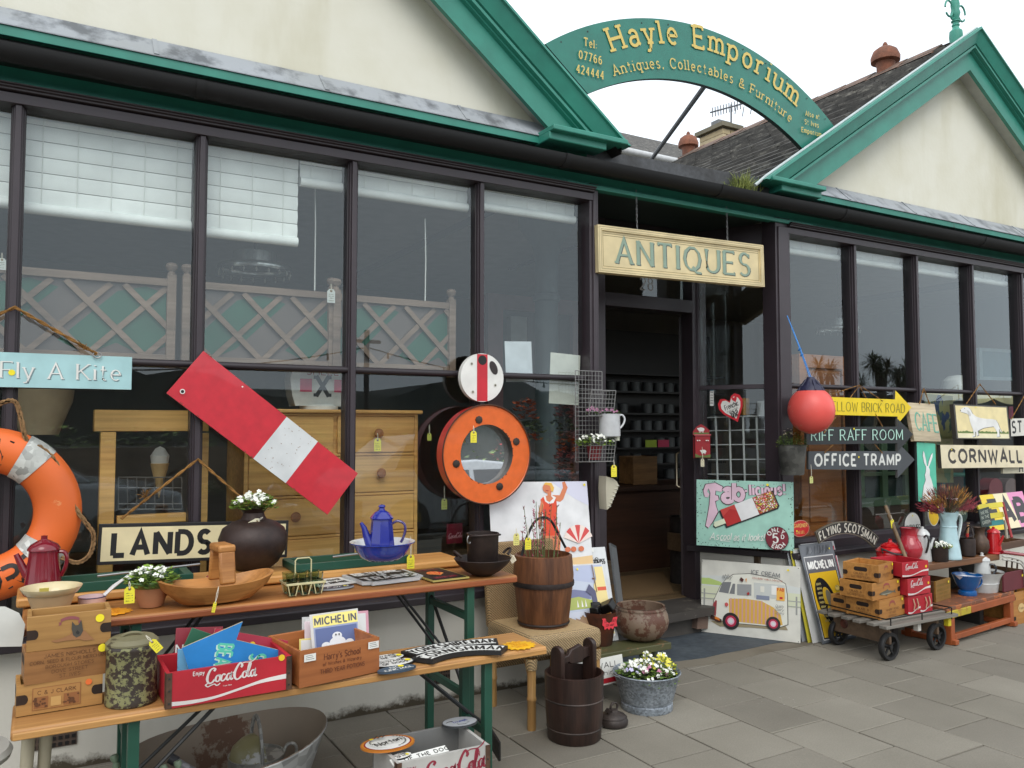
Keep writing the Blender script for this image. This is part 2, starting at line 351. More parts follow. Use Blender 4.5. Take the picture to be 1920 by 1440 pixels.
def text(mb,s,m,x,y,h,fit=None,wt=.14,serif=0,contrast=0,slant=0,gap=.1,al='c',arcp=None,rot=0,z=0,dz=.00003):
    """arcp=(cx,cy,R,angle at centre): letters stand on that arc"""
    W = twidth(s,wt,gap); xs = 1.0
    if fit: xs = fit / (W * h)
    u = {'c': -W / 2,'l': 0,'r': -W}[al]; cr,sr = math.cos(R(rot)),math.sin(R(rot))
    def wf(n): return h * wt * (1 - contrast * abs(n[1]))
    for ch in s:
        wd,st = glyph(ch); low = ch.islower()
        if arcp:
            cx,cy,RR,a0 = arcp; sg = 1 if RR > 0 else -1; RR = abs(RR)
            ang = a0 - sg * (u + wd / 2) * h * xs / RR
            def mp(px,py,ang=ang,w0=wd):
                lx = px - w0 / 2 * h * xs; rr = RR + sg * py
                ex,ey = math.cos(ang),math.sin(ang)
                return (cx + ex * rr + sg * ey * lx,cy + ey * rr - sg * ex * lx)
        else:
            def mp(px,py,u=u): 
                ax,ay = u * h * xs + px,py
                return (x + ax * cr - ay * sr,y + ax * sr + ay * cr)
        for p in st:
            q = [((a + slant * b) * h * xs if xs else 0,b * h) for a,b in p]
            stroke(mb,q,wf,m,mp,dz,z)
            if serif:
                for e,o in ((0,1),(-1,-2)):
                    a,b = p[e],p[o]; dx,dy = a[0] - b[0],a[1] - b[1]
                    if p[0] == p[-1]: continue
                    ex = (a[0] + slant * a[1]) * h * xs; ey = a[1] * h; sl = serif * h
                    th = lambda n: h * wt * (1 - contrast * .9) * .8
                    if abs(dy) > abs(dx) * .8 and any(abs(a[1] - k) < .02 for k in (0,1,.68,-.3)):
                        k = .5 if (low and ch in 'hlbdkitnmrup' and a[1] > .5) else 1
                        yy = ey + (h * wt * .35 * (1 - contrast) * (1 if a[1] < .5 else -1))
                        stroke(mb,[(ex - sl * xs,yy),(ex + sl * xs * (k if k == 1 else .15),yy)],th,m,mp,dz,z)
                    elif not low and ch in 'ETFLZ' and abs(dx) > abs(dy):
                        s2 = sl * .9; yy0,yy1 = (ey - s2,ey + h * wt * .3) if a[1] > .8 else ((ey - h * wt * .3,ey + s2) if a[1] < .2 else (ey - s2 * .6,ey + s2 * .6))
                        stroke(mb,[(ex,yy0),(ex,yy1)],th,m,mp,dz,z)
                    elif not low and ch in 'CGS' and e == 0:
                        stroke(mb,[(ex + h * wt * .2,ey - sl * .8),(ex + h * wt * .2,ey + sl * .9)],th,m,mp,dz,z)
        u += wd + wt + gap
    return W * h * xs
# ================================================================ SETTING: pavement, doorway slab, road
YF = 3.87                                            # the shop front plane
SLAB = M((116,113,106),'flat')
def paving_mat():
    m,n,b = nodes_of('paving'); L = n.links
    g = n.nodes.new('ShaderNodeNewGeometry')
    r = ramp(n,g.outputs['Random Per Island'],[(0,lin((124,119,109))),(.5,lin((132,127,116))),(1,lin((141,136,125)))])
    x = tex(n,1.3,7,rough=.6); q = ramp(n,x.outputs[0],[(.3,(.80,.79,.76,1)),(.65,(1.04,1.03,1.01,1))])
    y = tex(n,160,4); p = ramp(n,y.outputs[0],[(.3,(.82,.82,.82,1)),(.7,(1.1,1.1,1.1,1))])
    c = mixc(n,1,r.outputs[0],q.outputs[0],'MULTIPLY'); c = mixc(n,.8,c,p.outputs[0],'MULTIPLY')
    z = tex(n,38,2,kind='ShaderNodeTexVoronoi'); z2 = tex(n,1.7,2)
    k = ramp(n,z.outputs['Distance'],[(.0,(1,1,1,1)),(.11,(1,1,1,1)),(.14,(0,0,0,1))]); k2 = ramp(n,z2.outputs[0],[(.62,(0,0,0,1)),(.7,(1,1,1,1))])
    mm = n.nodes.new('ShaderNodeMath'); mm.operation = 'MULTIPLY'; L.new(k.outputs[0],mm.inputs[0]); L.new(k2.outputs[0],mm.inputs[1])
    m3 = n.nodes.new('ShaderNodeMath'); m3.operation = 'MULTIPLY'; m3.inputs[1].default_value = .55; L.new(mm.outputs[0],m3.inputs[0])
    c = mixc(n,m3.outputs[0],c,lin((186,184,178)))
    L.new(c,b.inputs['Base Color']); b.inputs['Roughness'].default_value = .8
    bump(n,b,y.outputs[0],.0015,.35); return m
b = MB(); PM = paving_mat(); JO = M((64,60,50),'render',c2=(48,48,36))
i = -40
while i < 46:                                        # strips run away from the street, joints staggered
    x0 = 3.29 + .354 * (i - 0) - 0; off = 2.903 if i % 2 == 0 else 2.715
    for j in range(-22,5):
        y1 = off + .375 * j; y0 = y1 - .375
        if y0 > YF or y0 < -1.9: continue
        y1 = min(y1,YF + .6)
        z = rnd.uniform(-.0015,.0015); g = .0035
        if x0 > 2.9 and x0 < 4.2 and y0 > 3.7: continue
        b.box((x0 + .177 + rnd.uniform(-.001,.001),(y0 + y1) / 2,z - .02),(.354 - 2 * g,y1 - y0 - 2 * g,.04),PM,rot=(rnd.uniform(-.003,.003),rnd.uniform(-.003,.003),0))
    i += 1
b.build('pavement',bev=.003,kind='structure')
b = MB(); b.b2((-60,-1.95,-.3),(60,30,-.012),JO); b.build('ground',kind='structure')
b = MB(); b.quad([(-200,-120,-.2),(200,-120,-.2),(200,-1.9,-.2),(-200,-1.9,-.2)],M((62,62,63),'render',c2=(52,52,53))); b.b2((-60,-2.1,-.3),(60,-1.951,.004),M((140,138,132))); b.build('road',kind='structure')
# slate slab in the doorway with a ragged cement edge
b = MB()
ed = [(2.7,3.84),(3.05,3.83),(3.27,3.81),(3.52,3.775),(3.7,3.79),(3.86,3.785),(4.13,3.80),(4.4,3.76),(4.4,4.5),(2.7,4.5)]
b.prism(ed,-.02,.006,M((66,74,82),'rust',c2=(84,92,98),rough=.7,sc=.6)); b.build('doorway_slab',kind='structure')
b = MB(); ce = [(2.75,3.60),(3.0,3.66),(3.3,3.69),(3.6,3.64),(3.9,3.68),(4.2,3.66),(4.38,3.66),(4.4,3.82),(2.75,3.9)]
b.prism(ce,-.02,.003,M((118,111,98),'render',c2=(96,88,74))); b.build('cement_strip',kind='structure')

# ================================================================ THE SHOP BUILDING
PLUM = M((58,50,55),'paint',rough=.38); PLUMD = M((44,37,41),'paint',rough=.4)
GREEN = M((52,136,118),'paint',rough=.42); GREEND = M((44,118,99),'paint',rough=.45)
CREAM = M((222,220,205),'render',c2=(206,202,180)); WHITEW = M((205,203,194),'render',c2=(176,172,160))
LEAD = M((158,163,168),'render',c2=(104,108,112),sc=5); BLACKG = M((20,21,22),'paint',rough=.75)
GLASS = glass_mat()
shop = thing('shop_building','long antiques shop with green gables, plum shop windows and cream rendered walls','building',(0,0,0))
def part(n,mb,par=shop,**k): return mb.build(n,par,**k)
def extr(mb,prof,x0,x1,m):                        # profile in (y, z) run along the shop front
    mb.add([(x0,y,z) for y,z in prof] + [(x1,y,z) for y,z in prof],
           [tuple(range(len(prof)))[::-1],tuple(range(len(prof),2 * len(prof)))] + [(i,(i + 1) % len(prof),len(prof) + (i + 1) % len(prof),len(prof) + i) for i in range(len(prof))],m)
XL,XR = -2.3,10.2
def dado_mat():
    m,n,bs = nodes_of('dado_render'); L = n.links
    x = tex(n,1.6,7,stretch=(1,1,.25)); r = ramp(n,x.outputs[0],[(.3,lin((182,178,164))),(.55,lin((208,205,194)))])
    t = n.nodes.new('ShaderNodeTexCoord'); s = n.nodes.new('ShaderNodeSeparateXYZ'); L.new(t.outputs['Object'],s.inputs[0])
    y = tex(n,9,8,rough=.7); a = n.nodes.new('ShaderNodeMath'); a.operation = 'MULTIPLY_ADD'; a.inputs[1].default_value = -.16; L.new(y.outputs[0],a.inputs[0]); L.new(s.outputs[2],a.inputs[2])
    k = ramp(n,a.outputs[0],[(.0,(1,1,1,1)),(.02,(0,0,0,1))])
    a.use_clamp = False
    k.color_ramp.elements[0].position = .0; k.color_ramp.elements[1].position = .035
    sh = n.nodes.new('ShaderNodeMath'); sh.operation = 'ADD'; sh.inputs[1].default_value = .062; L.new(a.outputs[0],sh.inputs[0])
    n.links.new(sh.outputs[0],k.inputs[0])
    L.new(mixc(n,k.outputs[0],r.outputs[0],lin((74,66,52))),bs.inputs['Base Color']); bs.inputs['Roughness'].default_value = .9
    bump(n,bs,y.outputs[0],.006,.4); return m
DADO = dado_mat()
# dado walls (left, the splayed return by the door, right)
DR = [(4.36,3.90),(4.08,4.43)]; DLft = [(2.79,3.90),(3.14,4.43)]
b = MB(); b.b2((XL,YF,-.05),(2.79,4.02,.52),DADO)
b.add([(2.79,3.9,-.05),(3.14,4.43,-.05),(3.14,4.43,.52),(2.79,3.9,.52)],[(0,1,2,3)],DADO); part('dado_wall',b)
b = MB(); b.b2((4.34,YF,-.05),(XR,4.02,.525),DADO)
b.add([(4.345,3.88,-.05),(4.05,4.45,-.05),(4.05,4.45,.525),(4.345,3.88,.525)],[(0,1,2,3)],DADO); part('dado_wall',b)
for x0,x1,zz in ((PY(600,1275,YF).x,PY(652,1275,YF).x,.09),(PY(812,1,YF).x,PY(848,1,YF).x,.09),(-.02,.17,.10)):
    b = MB(); am = M((86,72,62),'render')
    if x0 < 0 or x1 > 1.9 or True:
        x1 = x0 + .19 if x1 - x0 > .25 or x1 - x0 < .05 else x1
        b.b2((x0,YF - .006,zz),(x1,YF + .02,zz + .075),am)
        for i in range(8):
            for j in range(3): b.box((x0 + (i + .5) * (x1 - x0) / 8,YF - .007,zz + .012 + j * .025),((x1 - x0) / 13,.004,.014),M((24,20,18),'flat'))
    if x0 > 1 and x0 < 1.5: continue
    part('air_brick',b)
# sills
b = MB(); extr(b,[(3.785,.515),(3.785,.55),(3.80,.56),(4.0,.565),(4.0,.515)],XL,2.80,PLUMD); part('window_sill',b,bev=.004)
b = MB(); extr(b,[(3.785,.52),(3.785,.55),(3.80,.56),(4.0,.565),(4.0,.52)],4.365,XR,PLUMD)
b.add([(4.365,3.785,.52),(4.365,3.785,.56),(4.0,4.45,.56),(4.0,4.45,.52),(4.43,3.9,.52),(4.43,3.9,.56),(4.12,4.5,.56),(4.12,4.5,.52)],[(0,1,2,3),(1,5,6,2),(0,3,7,4),(4,5,6,7)],PLUMD); part('window_sill',b,bev=.003)

def shopfront(xs,x0,x1):
    """mullion centres xs between end posts; frame is one part, every pane a sub-part"""
    b = MB()
    extr(b,[(3.83,2.71),(3.83,2.752),(3.95,2.752),(3.95,2.71)],x0,x1,PLUM)
    extr(b,[(3.825,2.755),(3.815,2.758),(3.815,2.766),(3.806,2.769),(3.806,2.775),(3.797,2.778),(3.797,2.784),(3.95,2.784),(3.95,2.755)],x0,x1,PLUMD)
    extr(b,[(3.855,.562),(3.855,.62),(3.88,.64),(3.95,.64),(3.95,.562)],x0,x1,PLUM)
    for x in xs:
        b.b2((x - .027,3.872,.64),(x + .027,3.94,2.71),PLUMD)
        b.b2((x - .012,3.842,.64),(x + .012,3.873,2.71),PLUM)
        b.b2((x - .019,3.858,.64),(x + .019,3.874,2.71),PLUM)
    ed = [x0 + .02] + list(xs) + [x1 - .02]
    for a,c in zip(ed,ed[1:]):
        b.tube([(a + .018,3.875,1.677),(c - .018,3.875,1.677)],.017,PLUMD,10)
        b.b2((a + .02,3.876,1.664),(c - .02,3.93,1.69),PLUMD)
    f = part('window_frame',b,bev=.002)
    for a,c in zip(ed,ed[1:]):
        for z0,z1 in ((.64,1.664),(1.69,2.71)):
            q = MB(); q.b2((a + .02,3.900,z0),(c - .02,3.904,z1),GLASS); q.build('pane',f)
    return f
shopfront([-1.527,-.815,-.102,.611,1.323,2.035],-2.24,2.76)
shopfront([5.086,5.81,6.54,7.265,7.99,8.71,9.43],4.38,10.15)
# door posts at the street corner
for x0,x1 in ((2.735,2.797),(4.262,4.40)):
    b = MB(); b.b2((x0,3.838,.565),(x1,3.96,2.812),PLUM); b.b2((x0 + .02,3.828,.565),(x1 - .02,3.84,2.75),PLUM); part('corner_post',b,bev=.003)
for a,c in ((XL - .2,XL + .07),(XR - .06,XR + .3)):
    b = MB(); b.b2((a,3.8,-.05),(c,4.3,3.0),CREAM); part('end_pier',b)
# splayed side windows of the porch
def side(p,q):
    p,q = Vector((p[0],p[1],0)),Vector((q[0],q[1],0)); mw = Matrix.Translation(p) @ Matrix.Rotation(math.atan2((q - p).y,(q - p).x),4,'Z'); L = (q - p).length
    b = MB()
    for a,c in ((0,.035),(L - .035,L)): b.b2((a,-.03,.56),(c,.03,2.80),PLUM)
    for z0,z1 in ((.565,.63),(1.66,1.69),(2.66,2.80)): b.b2((.035,-.025,z0),(L - .035,.025,z1),PLUM)
    f = part('window_frame',b,mw=mw,bev=.002)
    for z0,z1 in ((.63,1.66),(1.69,2.66)):
        q = MB(); q.b2((.035,-.002,z0),(L - .035,.002,z1),GLASS); q.build('pane',f)
side(DR[0],DR[1]); side(DLft[1],DLft[0])
# door frame, fanlight, threshold
b = MB(); b.b2((3.16,4.40,.12),(3.262,4.52,2.80),PLUM); b.b2((4.03,4.40,.12),(4.16,4.52,2.80),PLUM)
b.b2((3.262,4.40,2.21),(4.03,4.50,2.30),PLUMD); b.b2((3.262,4.40,2.74),(4.03,4.5,2.80),PLUMD)
f = part('door_frame',b,bev=.003)
q = MB(); q.b2((3.262,4.45,2.30),(4.03,4.454,2.74),GLASS); q.build('pane',f)
# house number on the fanlight rail
m4,ww,hh = frame((3.5,4.396,2.34),(3.72,4.396,2.34),(3.5,4.396,2.44))
b = MB(); text(b,'28',M((150,146,140)),.11,.0,.085,wt=.14,serif=.06,contrast=.4); b.build('house_number',f,mw=m4)
b = MB(); b.prism([(3.02,4.10),(4.08,4.18),(4.1,4.6),(3.02,4.6)],.13,.185,M((70,66,62),'worn',c2=(104,98,90),amt=.6)); part('doorstep',b,bev=.008)
b = MB(); b.b2((3.0,4.25,-.02),(4.1,4.6,.13),M((84,80,76),'render',c2=(60,58,55))); b.box((3.93,4.24,.075),(.14,.06,.08),M((126,104,92),'render'),rot=(0,.12,.1)); part('step_base',b)
# inner leaf of the open door
b = MB(); b.b2((0,-.02,.19),(.78,.02,2.20),M((50,40,43),'paint',rough=.4)); d = part('door',b,mw=Matrix.Translation((4.05,4.54,0)) @ Matrix.Rotation(R(36),4,'Z'))
b = MB(); b.tube([(.04,.02,.95),(.04,.055,.97),(.04,.055,1.2),(.04,.02,1.22)],.008,M((150,140,120),'metal')); b.build('handle',d)

# frieze, gutter, fascia, flashing
b = MB(); b.b2((XL,3.845,2.785),(XR,3.9,2.99),GREEN); b.b2((2.57,3.82,2.775),(4.62,3.844,2.80),GREEN); part('frieze',b,bev=.002)
b = MB(); b.quad([(2.80,3.9,2.80),(4.28,3.9,2.80),(4.2,4.5,2.80),(3.1,4.5,2.80)],M((38,52,47),'paint')); part('porch_soffit',b)
b = MB(); pr = [(3.705 + .058 * math.cos(R(a)),2.884 + .058 * math.sin(R(a))) for a in range(180,361,15)]; pi_ = [(3.705 + .050 * math.cos(R(a)),2.884 + .050 * math.sin(R(a))) for a in range(360,179,-15)]
extr(b,pr + pi_,XL,XR,BLACKG)
for x in (-1.2,.55,2.45,3.6,4.75,6.4,8.2):
    extr(b,[(3.705 + .063 * math.cos(R(a)),2.884 + .063 * math.sin(R(a))) for a in range(180,361,15)],x,x + .035,BLACKG)
part('gutter',b)
b = MB(); b.b2((XL,3.79,2.86),(XR,3.85,2.962),M((28,31,31),'paint')); part('shaded_recess_strip',b)  # near-black colour paints in the shaded gap under the fascia
for x0,x1 in ((XL,2.655),(4.47,XR)):
    b = MB(); b.b2((x0,3.755,2.951),(x1,3.86,2.994),GREEN if x0 < 0 else M((52,136,118),'worn',c2=(60,74,66),amt=.62)); part('fascia',b,bev=.002)
    b = MB(); b.add([(x0,3.748,2.992),(x1,3.748,2.992),(x1,3.862,3.104),(x0,3.862,3.104),(x0,3.748,2.997),(x1,3.748,2.997),(x1,3.862,3.11),(x0,3.862,3.11)],[(0,1,2,3),(4,7,6,5),(0,4,5,1)],LEAD)
    for k in range(int((x1 - x0) / .75)):
        xx = x0 + .75 * (k + .6); b.box((xx,3.805,3.054),(.02,.16,.008),LEAD,rot=(R(44.5),0,0))
    part('flashing',b)
b = MB(); b.add([(2.655,3.75,2.90),(4.47,3.75,2.93),(4.47,3.75,3.035),(2.9,3.75,2.985),(2.655,3.75,2.985),(2.655,3.9,3.0),(4.47,3.9,3.05)],[(0,1,2,3,4),(4,3,2,6,5)],M((92,94,97),'rust',c2=(66,66,66),rough=.65)); part('valley_flashing',b)

# gables: right roof apex X 6.45, left roof steeper
L1,L2 = PY(943,0,3.64),PY(1170,264,3.64); sl = (L1.z - L2.z) / (L2.x - L1.x)
LAX = .22; LAZ = L2.z + (L2.x - LAX) * sl
RA = PY(1836,51,3.64); R1 = PY(1431,337,3.64); sr_ = (RA.z - R1.z) / (RA.x - R1.x)
RX = RA.x; RZ = RA.z; R1 = Vector((R1.x + .05,3.64,R1.z + .05 * sr_))
def barge(low,ax,az,prof=None,m=None):
    low = Vector((low[0],0,low[2])); ap = Vector((ax,0,az)); d = (ap - low).normalized(); pn = Vector((d.z,0,-d.x)); pn = pn if pn.z < 0 else -pn
    prof = prof or [(0,3.70),(0,3.62),(.016,3.616),(.020,3.632),(.098,3.668),(.104,3.69),(.108,3.675),(.124,3.675),(.128,3.70),(.138,3.70),(.144,3.722),(.262,3.722),(.262,3.75)]
    b = MB(); V = []
    for n,y in prof:
        p = low + pn * n; t = (low.z - .03 - p.z) / d.z; q = p + d * t; V.append((q.x,y,q.z))
    for n,y in prof:
        p = low + pn * n; t = (ax - p.x) / d.x; q = p + d * t; V.append((q.x,y,q.z))
    k = len(prof); b.add(V,[(i,(i + 1) % k,k + (i + 1) % k,k + i) for i in range(k)] + [tuple(range(k)),tuple(range(k,2 * k))[::-1]],m or GREEN)
    return b
for low,ax,az,sgn in ((L2,LAX,LAZ,1),(Vector((2 * LAX - L2.x,0,L2.z)),LAX,LAZ,-1),(R1,RX,RZ,-1),(Vector((2 * RX - R1.x,0,R1.z)),RX,RZ,1)):
    part('bargeboard',barge(low,ax,az))
    part('verge_soffit',barge(low,ax,az,[(.18,3.74),(.18,3.872),(.2,3.872),(.2,3.74)],M((200,200,194))))
    b = MB(); x = low[0]; s = -sgn
    b.b2((x,3.60,low[2] - .035),(x + s * .5,3.80,low[2] - .005),GREEN); b.b2((x + s * .12,3.64,low[2] - .075),(x + s * .5,3.80,low[2] - .03),GREEN); part('bargeboard_foot',b,bev=.006)
b = MB(); b.add([(XL,3.872,2.99),(2.75,3.872,2.99),(2.66,3.872,L2.z),(LAX,3.872,LAZ - .1),(XL,3.872,L2.z)],[(0,1,2,3,4)],CREAM); part('gable_wall',b)
b = MB(); b.add([(4.3,3.872,2.99),(XR,3.872,2.99),(2 * RX - R1.x - .2,3.872,R1.z),(RX,3.872,RZ - .1),(R1.x + .2,3.872,R1.z)],[(0,1,2,3,4)],CREAM); part('gable_wall',b)
# roofs: stepped courses of slate
def slate_mat():
    m,n,bs = nodes_of('roof_slate'); L = n.links
    g = n.nodes.new('ShaderNodeNewGeometry'); x = tex(n,13,8,rough=.75,stretch=(1,.35,1)); y = tex(n,2.5,5)
    r = ramp(n,x.outputs[0],[(.35,lin((50,49,47))),(.55,lin((82,80,76))),(.68,lin((150,147,138)))])
    q = ramp(n,g.outputs['Random Per Island'],[(0,(.75,.75,.75,1)),(1,(1.1,1.08,1.05,1))])
    L.new(mixc(n,1,r.outputs[0],q.outputs[0],'MULTIPLY'),bs.inputs['Base Color']); bs.inputs['Roughness'].default_value = .85
    bump(n,bs,x.outputs[0],.01,.6); return m
SLATE = slate_mat()
def roof(x0,z0,x1,z1,y0,y1,n=20):
    b = MB(); dx,dz = (x1 - x0) / n,(z1 - z0) / n
    for i in range(n):
        a0,h0,a1,h1 = x0 + dx * i,z0 + dz * i,x0 + dx * (i + 1.15),z0 + dz * (i + 1.15); j = y0 - (.12 if i % 2 else 0)
        while j < y1:
            e = min(j + .24,y1); s = max(j,y0); k = rnd.uniform(0,.008); b.add([(a0,s + .002,h0 + .03 + k),(a0,e - .002,h0 + .03 + k),(a1,e - .002,h1 + .008),(a1,s + .002,h1 + .008),(a0,s,h0),(a0,e,h0)],[(0,1,2,3),(4,5,1,0)],SLATE); j += .24
    b.add([(x0,y0,z0 - .01),(x0,y1,z0 - .01),(x1,y1,z1 - .01),(x1,y0,z1 - .01)],[(0,1,2,3)],M((40,38,36)))
    return b
TERRA = M((152,96,72),'rust',c2=(120,82,66),rough=.75)
rf = part('roof',roof(R1.x + .03,R1.z - .035,RX,RZ - .045,3.73,7.05)); 
q = roof(2 * RX - R1.x,R1.z - .06,RX,RZ - .07,3.66,7.05,10); q.build('roof_slope',rf)
q = MB()
for k in range(10): extr_y = (3.95 + .31 * k,3.95 + .31 * k + .3); q.add([(RX - .16,extr_y[0],RZ - .12),(RX,extr_y[0],RZ - .005),(RX + .16,extr_y[0],RZ - .12),(RX - .16,extr_y[1],RZ - .125),(RX,extr_y[1],RZ - .01),(RX + .16,extr_y[1],RZ - .125)],[(0,1,4,3),(1,2,5,4),(0,2,1)],M((140,108,92),'rust',c2=(96,84,74),rough=.8))
q.build('ridge_tiles',rf)
for yy,s in ((4.47,1.0),(7.0,.95)):
    q = MB(); q.lathe([(.07 * s,-.15),(.075 * s,.02),(.082 * s,.05),(.12 * s,.06),(.122 * s,.1),(.10 * s,.155),(.06 * s,.185),(.022,.195),(.022,.215),(.012,.235),(0,.24)],TERRA,24,c=(RX,yy,RZ - .015)); q.build('roof_ventilator',rf)
lf = part('roof',roof(L2.x,L2.z - .06,LAX,LAZ - .07,3.66,9.0,10)); q = roof(2 * LAX - L2.x,L2.z - .06,LAX,LAZ - .07,3.66,9.0,10); q.build('roof_slope',lf)
# pale tube whose colour stands for the lit top edge of the right bargeboard
b = MB(); d = Vector((RX - R1.x,0,RZ - R1.z)).normalized()
b.tube([(R1.x - .10,3.66,R1.z - .07),(R1.x,3.66,R1.z + .006),(RX,3.66,RZ + .006)],.010,M((190,200,200),'paint')); part('lit_verge_edge',b)
b = MB(); b.quad([(2.6,3.9,3.0),(4.5,3.9,3.03),(4.5,9,3.0),(2.6,9,3.0)],LEAD); part('valley',b)
# finial on the right apex
b = MB(); FN = M((66,150,130),'paint',rough=.5)
b.lathe([(.045,-.12),(.052,-.06),(.048,-.02),(.028,0),(.024,.02),(.03,.026),(.03,.036),(.022,.042),(.024,.055),(.034,.06),(.034,.068),(.022,.074),(.03,.1),(.038,.13),(.03,.16),(.035,.2),(.02,.3),(0,.5)],FN,16,c=(RX - .05,3.80,RZ + .04))
for s in (-1,1):
    b.tube([(RX - .05 + s * (.085 + .05 * math.cos(t)),3.80,RZ + .19 + .065 * math.sin(t)) for t in [k * .35 for k in range(17)]],.008,FN,6); b.tube([(RX - .05 + s * .02,3.8,RZ + .12),(RX - .05 + s * .05,3.8,RZ + .115),(RX - .05 + s * .06,3.8,RZ + .13)],.01,FN,6)
part('finial',b)

# shop interior shell
IW = M((124,118,112),'render',c2=(108,104,100)); DK = M((44,40,38),'wood')
b = MB(); b.b2((XL,9.0,0),(XR,9.1,3.3),IW); b.b2((XL - .1,4.3,0),(XL,9.1,3.3),IW); b.b2((XR,4.3,0),(XR + .1,9.1,3.3),IW); part('interior_wall',b)
b = MB(); b.b2((XL,3.92,2.985),(XR,9.1,3.0),M((150,150,148),'paint')); part('ceiling',b)
b = MB(); b.b2((XL,4.5,.10),(XR,9.1,.19),M((118,98,70),'wood')); part('shop_floor',b)
b = MB(); b.b2((XL,4.02,.45),(3.05,4.95,.58),M((96,78,58),'wood')); b.b2((4.25,4.02,.45),(XR,4.95,.58),M((96,78,58),'wood')); part('display_platform',b)
# ================================================================ SIGNS AND BOARDS
WHT = M((226,226,220)); BLK = M((30,30,31)); CRM = M((226,212,168)); YDOT = M((240,222,40),'flat'); INK = M((40,38,36),'flat')
RED = M((196,38,52)); ROPE = M((168,124,66),'rust',c2=(120,84,40),rough=.9,sc=4); STEEL = M((150,150,150),'metal',rough=.4)
def pt(t): return PY(*t) if len(t) == 3 else Vector(t[0])
def sign(name,label,cat,bl,br,tl,th,face,draw=None,edge=None,group=None,bev=.0015,parts=None):
    mw,w,h = frame(pt(bl),pt(br),pt(tl)); b = MB(); b.b2((0,0,-th),(w,h,0),edge or face)
    if edge: b.rect(0,0,w,h,face,.0003)
    if draw: draw(b,w,h)
    return b.build(name,mw=mw,bev=bev,label=label,cat=cat,group=group)
def dot(b,x,y,r=.011):
    b.ell(x,y,r,r,YDOT,12)
def rope(name,pts,r,label,cat='rope',m=None,group=None,tuft=None):
    b = MB(); m = m or ROPE
    P = [Vector(p) for p in pts]; Q = []
    for a,c in zip(P,P[1:]):
        k = max(2,int((c - a).length / .02)); Q += [a.lerp(c,i / k) for i in range(k)]
    Q.append(P[-1])
    for ph in (0,math.pi):       # two strands twisted together
        T = []
        for i,q in enumerate(Q):
            d = (Q[min(i + 1,len(Q) - 1)] - Q[max(i - 1,0)]).normalized(); x = d.cross(Vector((0,-1,.2))).normalized(); y = x.cross(d)
            T.append(q + (x * math.cos(i * 1.1 + ph) + y * math.sin(i * 1.1 + ph)) * r * .55)
        b.tube(T,r * .62,m,6)
    if tuft:
        for k in range(14):
            t = Vector(tuft); e = t + Vector((rnd.uniform(-.035,.02),rnd.uniform(-.02,.0),rnd.uniform(-.004,.045))); b.tube([t,(t + e) / 2 + Vector((0,0,.004)),e],.0016,m,4)
    return b.build(name,label=label,cat=cat,group=group)

# --- blue kite sign on its rope
xr = PY(247,700,3.80).x; xm = PY(24,700,3.80).x; zt,zb = PY(247,669.5,3.80).z,PY(247,730.5,3.80).z
BLU = M((166,206,208)); GRYB = M((120,142,146))
def dk(b,w,h):
    for dx,dy,m in ((.004,-.004,GRYB),(0,0,WHT)):
        text(b,"Fly A Kite",m,w - .045 + dx,h * .27 + dy,h * .46,wt=.13,serif=.09,contrast=.55,gap=.14,al='r',fit=xr - .045 - PY(2,700,3.8).x)
        text(b,"Go",m,w - .045 - (xr - PY(2,700,3.8).x) + dx - .03,h * .27 + dy,h * .46,wt=.13,serif=.09,contrast=.55,al='r')
    dot(b,w - (xr - PY(22,700,3.8).x),h * .42,.012)
sign('hanging_sign','pale blue wooden sign about flying a kite, hung by rope in the left window','sign',((2 * xm - xr,3.80,zb),),((xr,3.80,zb),),((2 * xm - xr,3.80,zt),),.025,BLU,dk,M((190,205,205)))
a = Vector((xm,3.825,PY(24,576,3.825).z)); e = PY(182,664,3.79)
rope('hanging_rope',[Vector((2 * xm - e.x,e.y,e.z)),a,e],.007,'tan rope holding the pale blue kite sign over the plum mullion',tuft=PY(158,655,3.79))
b = MB(); b.tube([e + Vector((.016 * math.cos(t),0,.0 + .012 * math.sin(t) - .004)) for t in [k * .6 for k in range(11)]],.0025,STEEL,6); b.build('screw_eye',label='bright screw eye on top of the pale blue kite sign',cat='screw eye')

# --- orange lifebuoy
c = PY(-32,966,3.72); k = MP(c); Rm,rt = 123 * k,42 * k
mw = Matrix.Translation(c) @ Matrix.Rotation(R(90),4,'X'); buoy = thing('lifebuoy','large orange lifebuoy with silver bands and black lettering, by the left edge','lifebuoy',mw=mw)
ORG = M((236,112,46),'worn',c2=(222,140,84),amt=.66,rough=.5,sc=.5)
b = MB(); b.lathe([(Rm + rt * math.cos(R(t)),rt * .8 * math.sin(R(t))) for t in range(0,361,20)],ORG,56); ringb = b
SILV = M((186,188,182),'galv',c2=(150,150,144),rough=.55)
for q in (54,-38,142,234):
    b = MB(); b.lathe([(Rm + (rt + .003) * math.cos(R(t)),(rt * .8 + .003) * math.sin(R(t))) for t in range(0,361,20)],SILV,5,a0=q - 9,a1=q + 9); b.build('silver_band',buoy)
def drape(b,i0):
    for i in range(i0,len(b.v)):
        x,y,z = b.v[i]; q = math.hypot(x,y) - Rm; b.v[i] = (x,y,.8 * math.sqrt(max(0,rt * rt - q * q)) + .0012 + z)
b = ringb; i0_ = len(b.v)
text(b,"ORE",M((40,32,28),'flat'),0,0,rt * .95,wt=.2,gap=.22,arcp=(0,0,-(Rm + rt * .48),R(-67))); text(b,"W",M((40,32,28),'flat'),0,0,rt * .95,wt=.2,arcp=(0,0,Rm - rt * .45,R(80)))
drape(b,i0_); b.build('ring',buoy)
def pxY(l,Y): return [PY(x,y,Y) for x,y in l]
inv = mw.inverted()
